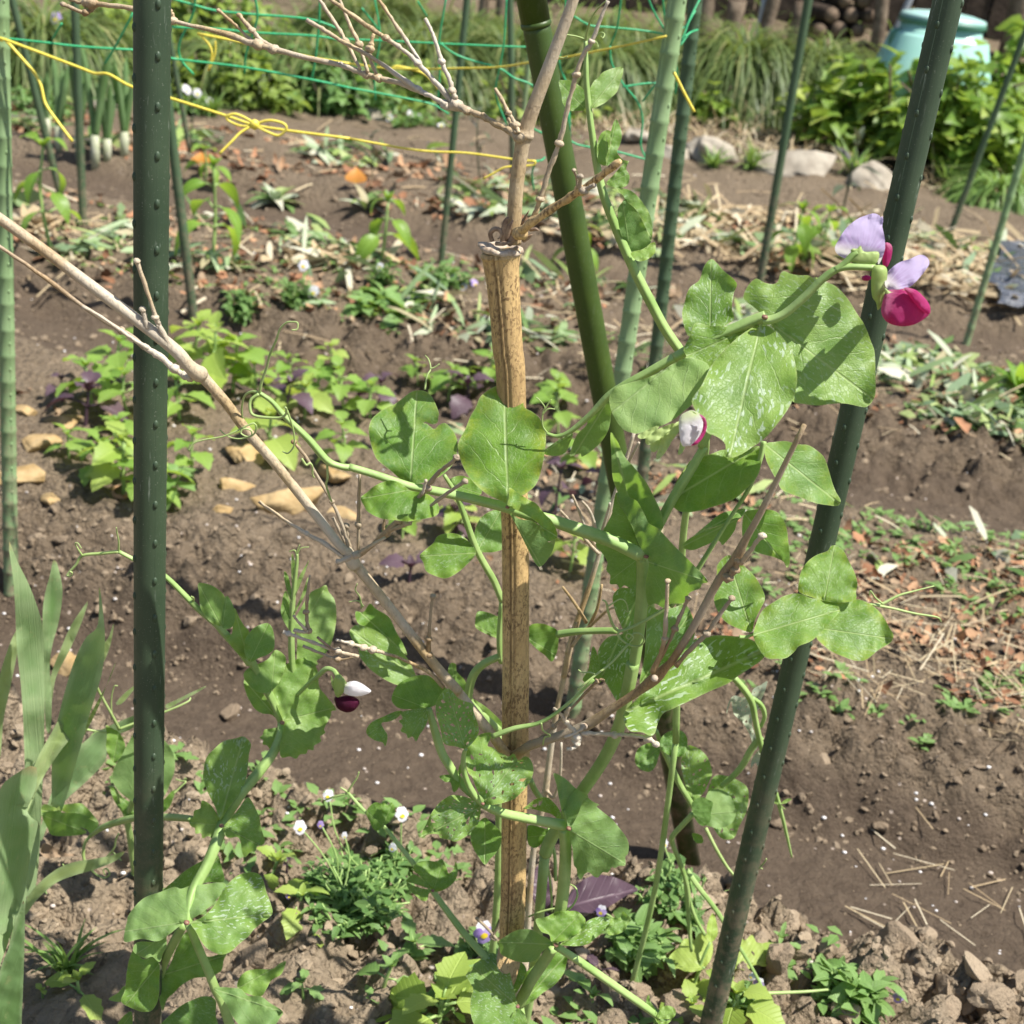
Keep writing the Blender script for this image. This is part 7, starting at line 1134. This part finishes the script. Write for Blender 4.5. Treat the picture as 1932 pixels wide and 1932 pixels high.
for s_ in ['585,720 545,710 540,690 570,700', '590,715 620,690 650,690 620,712', '590,720 615,745 620,750 595,735', '545,470 560,430 580,440 560,480', '540,500 550,520 565,510']: sheet(v8, 'leaf', 'I', s_, .99, .5, 0, .2, 0, .04, tone=.7, res=8)
# --- iris at the left edge
ib = onground(*(W(40, 2050, .78)[:2])); iris = empty('iris_plant', ib, 'iris with broad grey-green sword leaves at the lower left edge', 'iris')
def sword(crop, s, D, slope=.1, tx=.1, mat='iris', fold=.1, tip=None): o = sheet(iris, 'leaf', crop, s, D, slope, tx, fold, 0, .012, tip=tip, mat=mat, res=22); return o
sword('D', '200,3000 240,2300 245,1900 235,1600 215,1500 160,1350 100,1230 45,1105 70,1300 85,1500 92,1700 115,1900 130,2150 135,2500 100,3000', 1.0, .05, .6, tip='46,1110'); sword('D', '255,2150 245,1950 235,1650 240,1450 275,1300 300,1205 330,1290 345,1400 325,1550 290,1680 275,1800 285,1950 280,2150', 1.04, .05, .5, tip='301,1208'); sword('D', '290,2250 330,2050 400,1800 470,1650 540,1570 548,1365 575,1560 578,1700 560,1850 500,2050 430,2300 340,2600 290,2600', .97, .05, -.4, tip='549,1370')
sword('G', '600,40 640,-70 600,30 540,190 470,330 400,470 330,660 280,720 330,560 420,400 500,220', .98, .05, -.3, 'irislite', tip='638,-60'); sword('G', '105,875 120,700 200,480 280,330 380,150 450,60 480,150 430,300 330,430 240,570 170,720', .93, .3, .3, 'irislite', tip='450,60'); sword('G', '0,460 20,250 60,60 110,-200 100,-250 60,-180 0,0 -40,200 -40,460', 1.06, .05, .3, 'irislite', tip='105,-245')
sword('G', '-60,2300 -40,1900 -30,1300 -30,800 0,640 60,570 190,505 200,620 150,760 215,830 200,950 160,1120 110,1300 40,1500 -10,1700 -20,2300', .78, .12, .8, tip='190,510'); sword('G', '20,2300 0,1932 20,1700 60,1450 130,1230 160,1050 200,880 218,800 215,950 180,1130 140,1260 135,1500 110,1800 80,2300', .785, .1, .3, tip='218,805'); sword('G', '135,1260 200,1170 300,1085 400,1040 520,1020 620,1000 690,978 640,1030 520,1080 400,1115 300,1160 200,1250 140,1330', .90, .3, .1, 'irislite', tip='688,980', fold=.2); sword('G', '220,860 290,640 340,520 420,420 520,330 640,270 765,225 730,300 600,360 580,480 480,590 370,690 280,800 230,920', 1.05, .2, .2, tip='762,228'); sword('D', '285,2000 280,1860 330,1720 390,1580 470,1460 488,1440 450,1560 390,1700 310,1860', 1.08, .05, .2, 'irislite', tip='486,1442'); sword('G', '0,1640 60,1480 130,1250 135,1500 120,1900 100,2300 -60,2300 -40,1900', .775, .08, .3, tip='132,1260'); sword('D', '560,1700 600,1640 628,1565 610,1680 570,1780', 1.1, .05, .1, 'irislite', tip='627,1568')
for s_, mt in [('140,1440 200,1400 280,1370 365,1372 300,1410 200,1430', 'bark'), ('225,985 240,935 290,950 350,985 430,1000 330,1010 260,1015', 'bark'), ('415,1480 440,1520 480,1600 470,1630 430,1570', 'bark')]: sheet(iris, 'withered_leaf', 'G', s_, 1.0, .3, .1, .3, 0, .05, mat=mt, label='brown withered iris leaf', res=12)
sheet(iris, 'leaf', 'G', '915,170 980,140 1060,100 1140,65 1100,95 1010,145 930,190', 1.12, .2, .1, .2, 0, .01, mat='irislite', res=14); sheet(iris, 'leaf', 'G', '640,160 700,95 768,50 720,110 670,165', 1.12, .2, .1, .2, 0, .01, mat='irislite', res=12)
M['node'] = m_plain('reddish_node', (.16, .05, .05), (.26, .16, .09), .5, 300)
for r_, crop, q, D, s_ in [(v1, 'E', '1690,1195', .755, 34), (v1, 'C', '500,1750', .743, 40), (v1, 'E', '925,922', .74, 26), (v3, 'G', '1558,268', .848, 30), (v3, 'G', '1030,1372', .735, 36), (v3, 'G', '1222,838', .785, 28), (v5, 'H', '1262,852', .755, 30), (v5, 'H', '1190,1495', .768, 32), (v5, 'H', '788,716', .74, 24), (v5, 'H', '978,1835', .772, 28), (v7, 'H', '512,1196', .81, 20)]:
    m = MB(); x_, y_ = P(crop, q)[0]; k = float(kpx(x_, y_, D)) * CS * s_ / 2; blob(m, W(x_, y_, D), (k, k, k * .7), 2, 0, .3, s_); m.build('stem_node', M['node'], r_)
# traced leaves of three seedlings on the near bed
def traced(name, label, cat, group, bx, by, D, leaves, mat):
    b = onground(*W(bx, by, D)[:2]); r_ = empty(name, b, label, cat, group); m = MB(); n = 0
    for crop, s, dd, sl, tip in leaves:
        q = P(crop, s)[0]; e = W(q[0], q[1], D + dd); tube(m, cr([b, (b + e) / 2 + (0, 0, .008), e], 4), .0013, 6); sheet(r_, 'leaf', crop, s, D + dd, sl, .1, .15, .1, .04, tip=tip, mat=mat, res=16)
    m.build('stem', M['purple' if mat == 'purple' else 'stem'], r_)
traced('purple_shiso_seedling', 'large-leaved purple shiso behind the lower pea stem', 'purple shiso', GPU, 1060, 1745, 1.04, [('H', '1235,1290 1270,1220 1320,1150 1400,1112 1480,1112 1560,1140 1645,1190 1580,1225 1500,1275 1420,1315 1330,1318 1270,1310', 0, 1.5, '1640,1190'), ('H', '1090,1290 1060,1220 1055,1140 1080,1070 1120,1050 1160,1110 1175,1200 1150,1280', .01, .8, '1090,1060')], 'purple')
traced('herb_seedling', 'yellow-lobed seedling right of the leaning pole', 'seedling', GN, 1380, 1850, 1.0, [('I', '285,1620 300,1540 320,1470 345,1410 365,1440 390,1470 430,1440 455,1480 490,1490 495,1540 520,1570 505,1615 450,1605 400,1635 350,1625 310,1640', 0, 1.2, '510,1590'), ('I', '440,1600 480,1540 470,1500 520,1480 570,1500 540,1540 520,1570', .02, 1.2, '570,1500')], 'limeshiso')
traced('herb_seedling', 'yellow-lobed seedling left of the leaning pole', 'seedling', GN, 1310, 1850, 1.0, [('I', '170,1620 130,1640 70,1645 20,1625 -20,1640 -30,1570 0,1530 30,1500 60,1460 110,1470 140,1430 190,1440 215,1500 205,1570', 0, 1.2, '-20,1620'), ('I', '200,1480 180,1420 190,1360 215,1320 235,1370 240,1440', .01, 1.0, '215,1325'), ('I', '160,1810 110,1800 100,1750 45,1720 60,1690 110,1680 150,1660 175,1720', -.02, 1.2, '48,1715')], 'limeshiso')
# done
for o in list(COL.objects):
    if 'wloc' in o: del o['wloc']
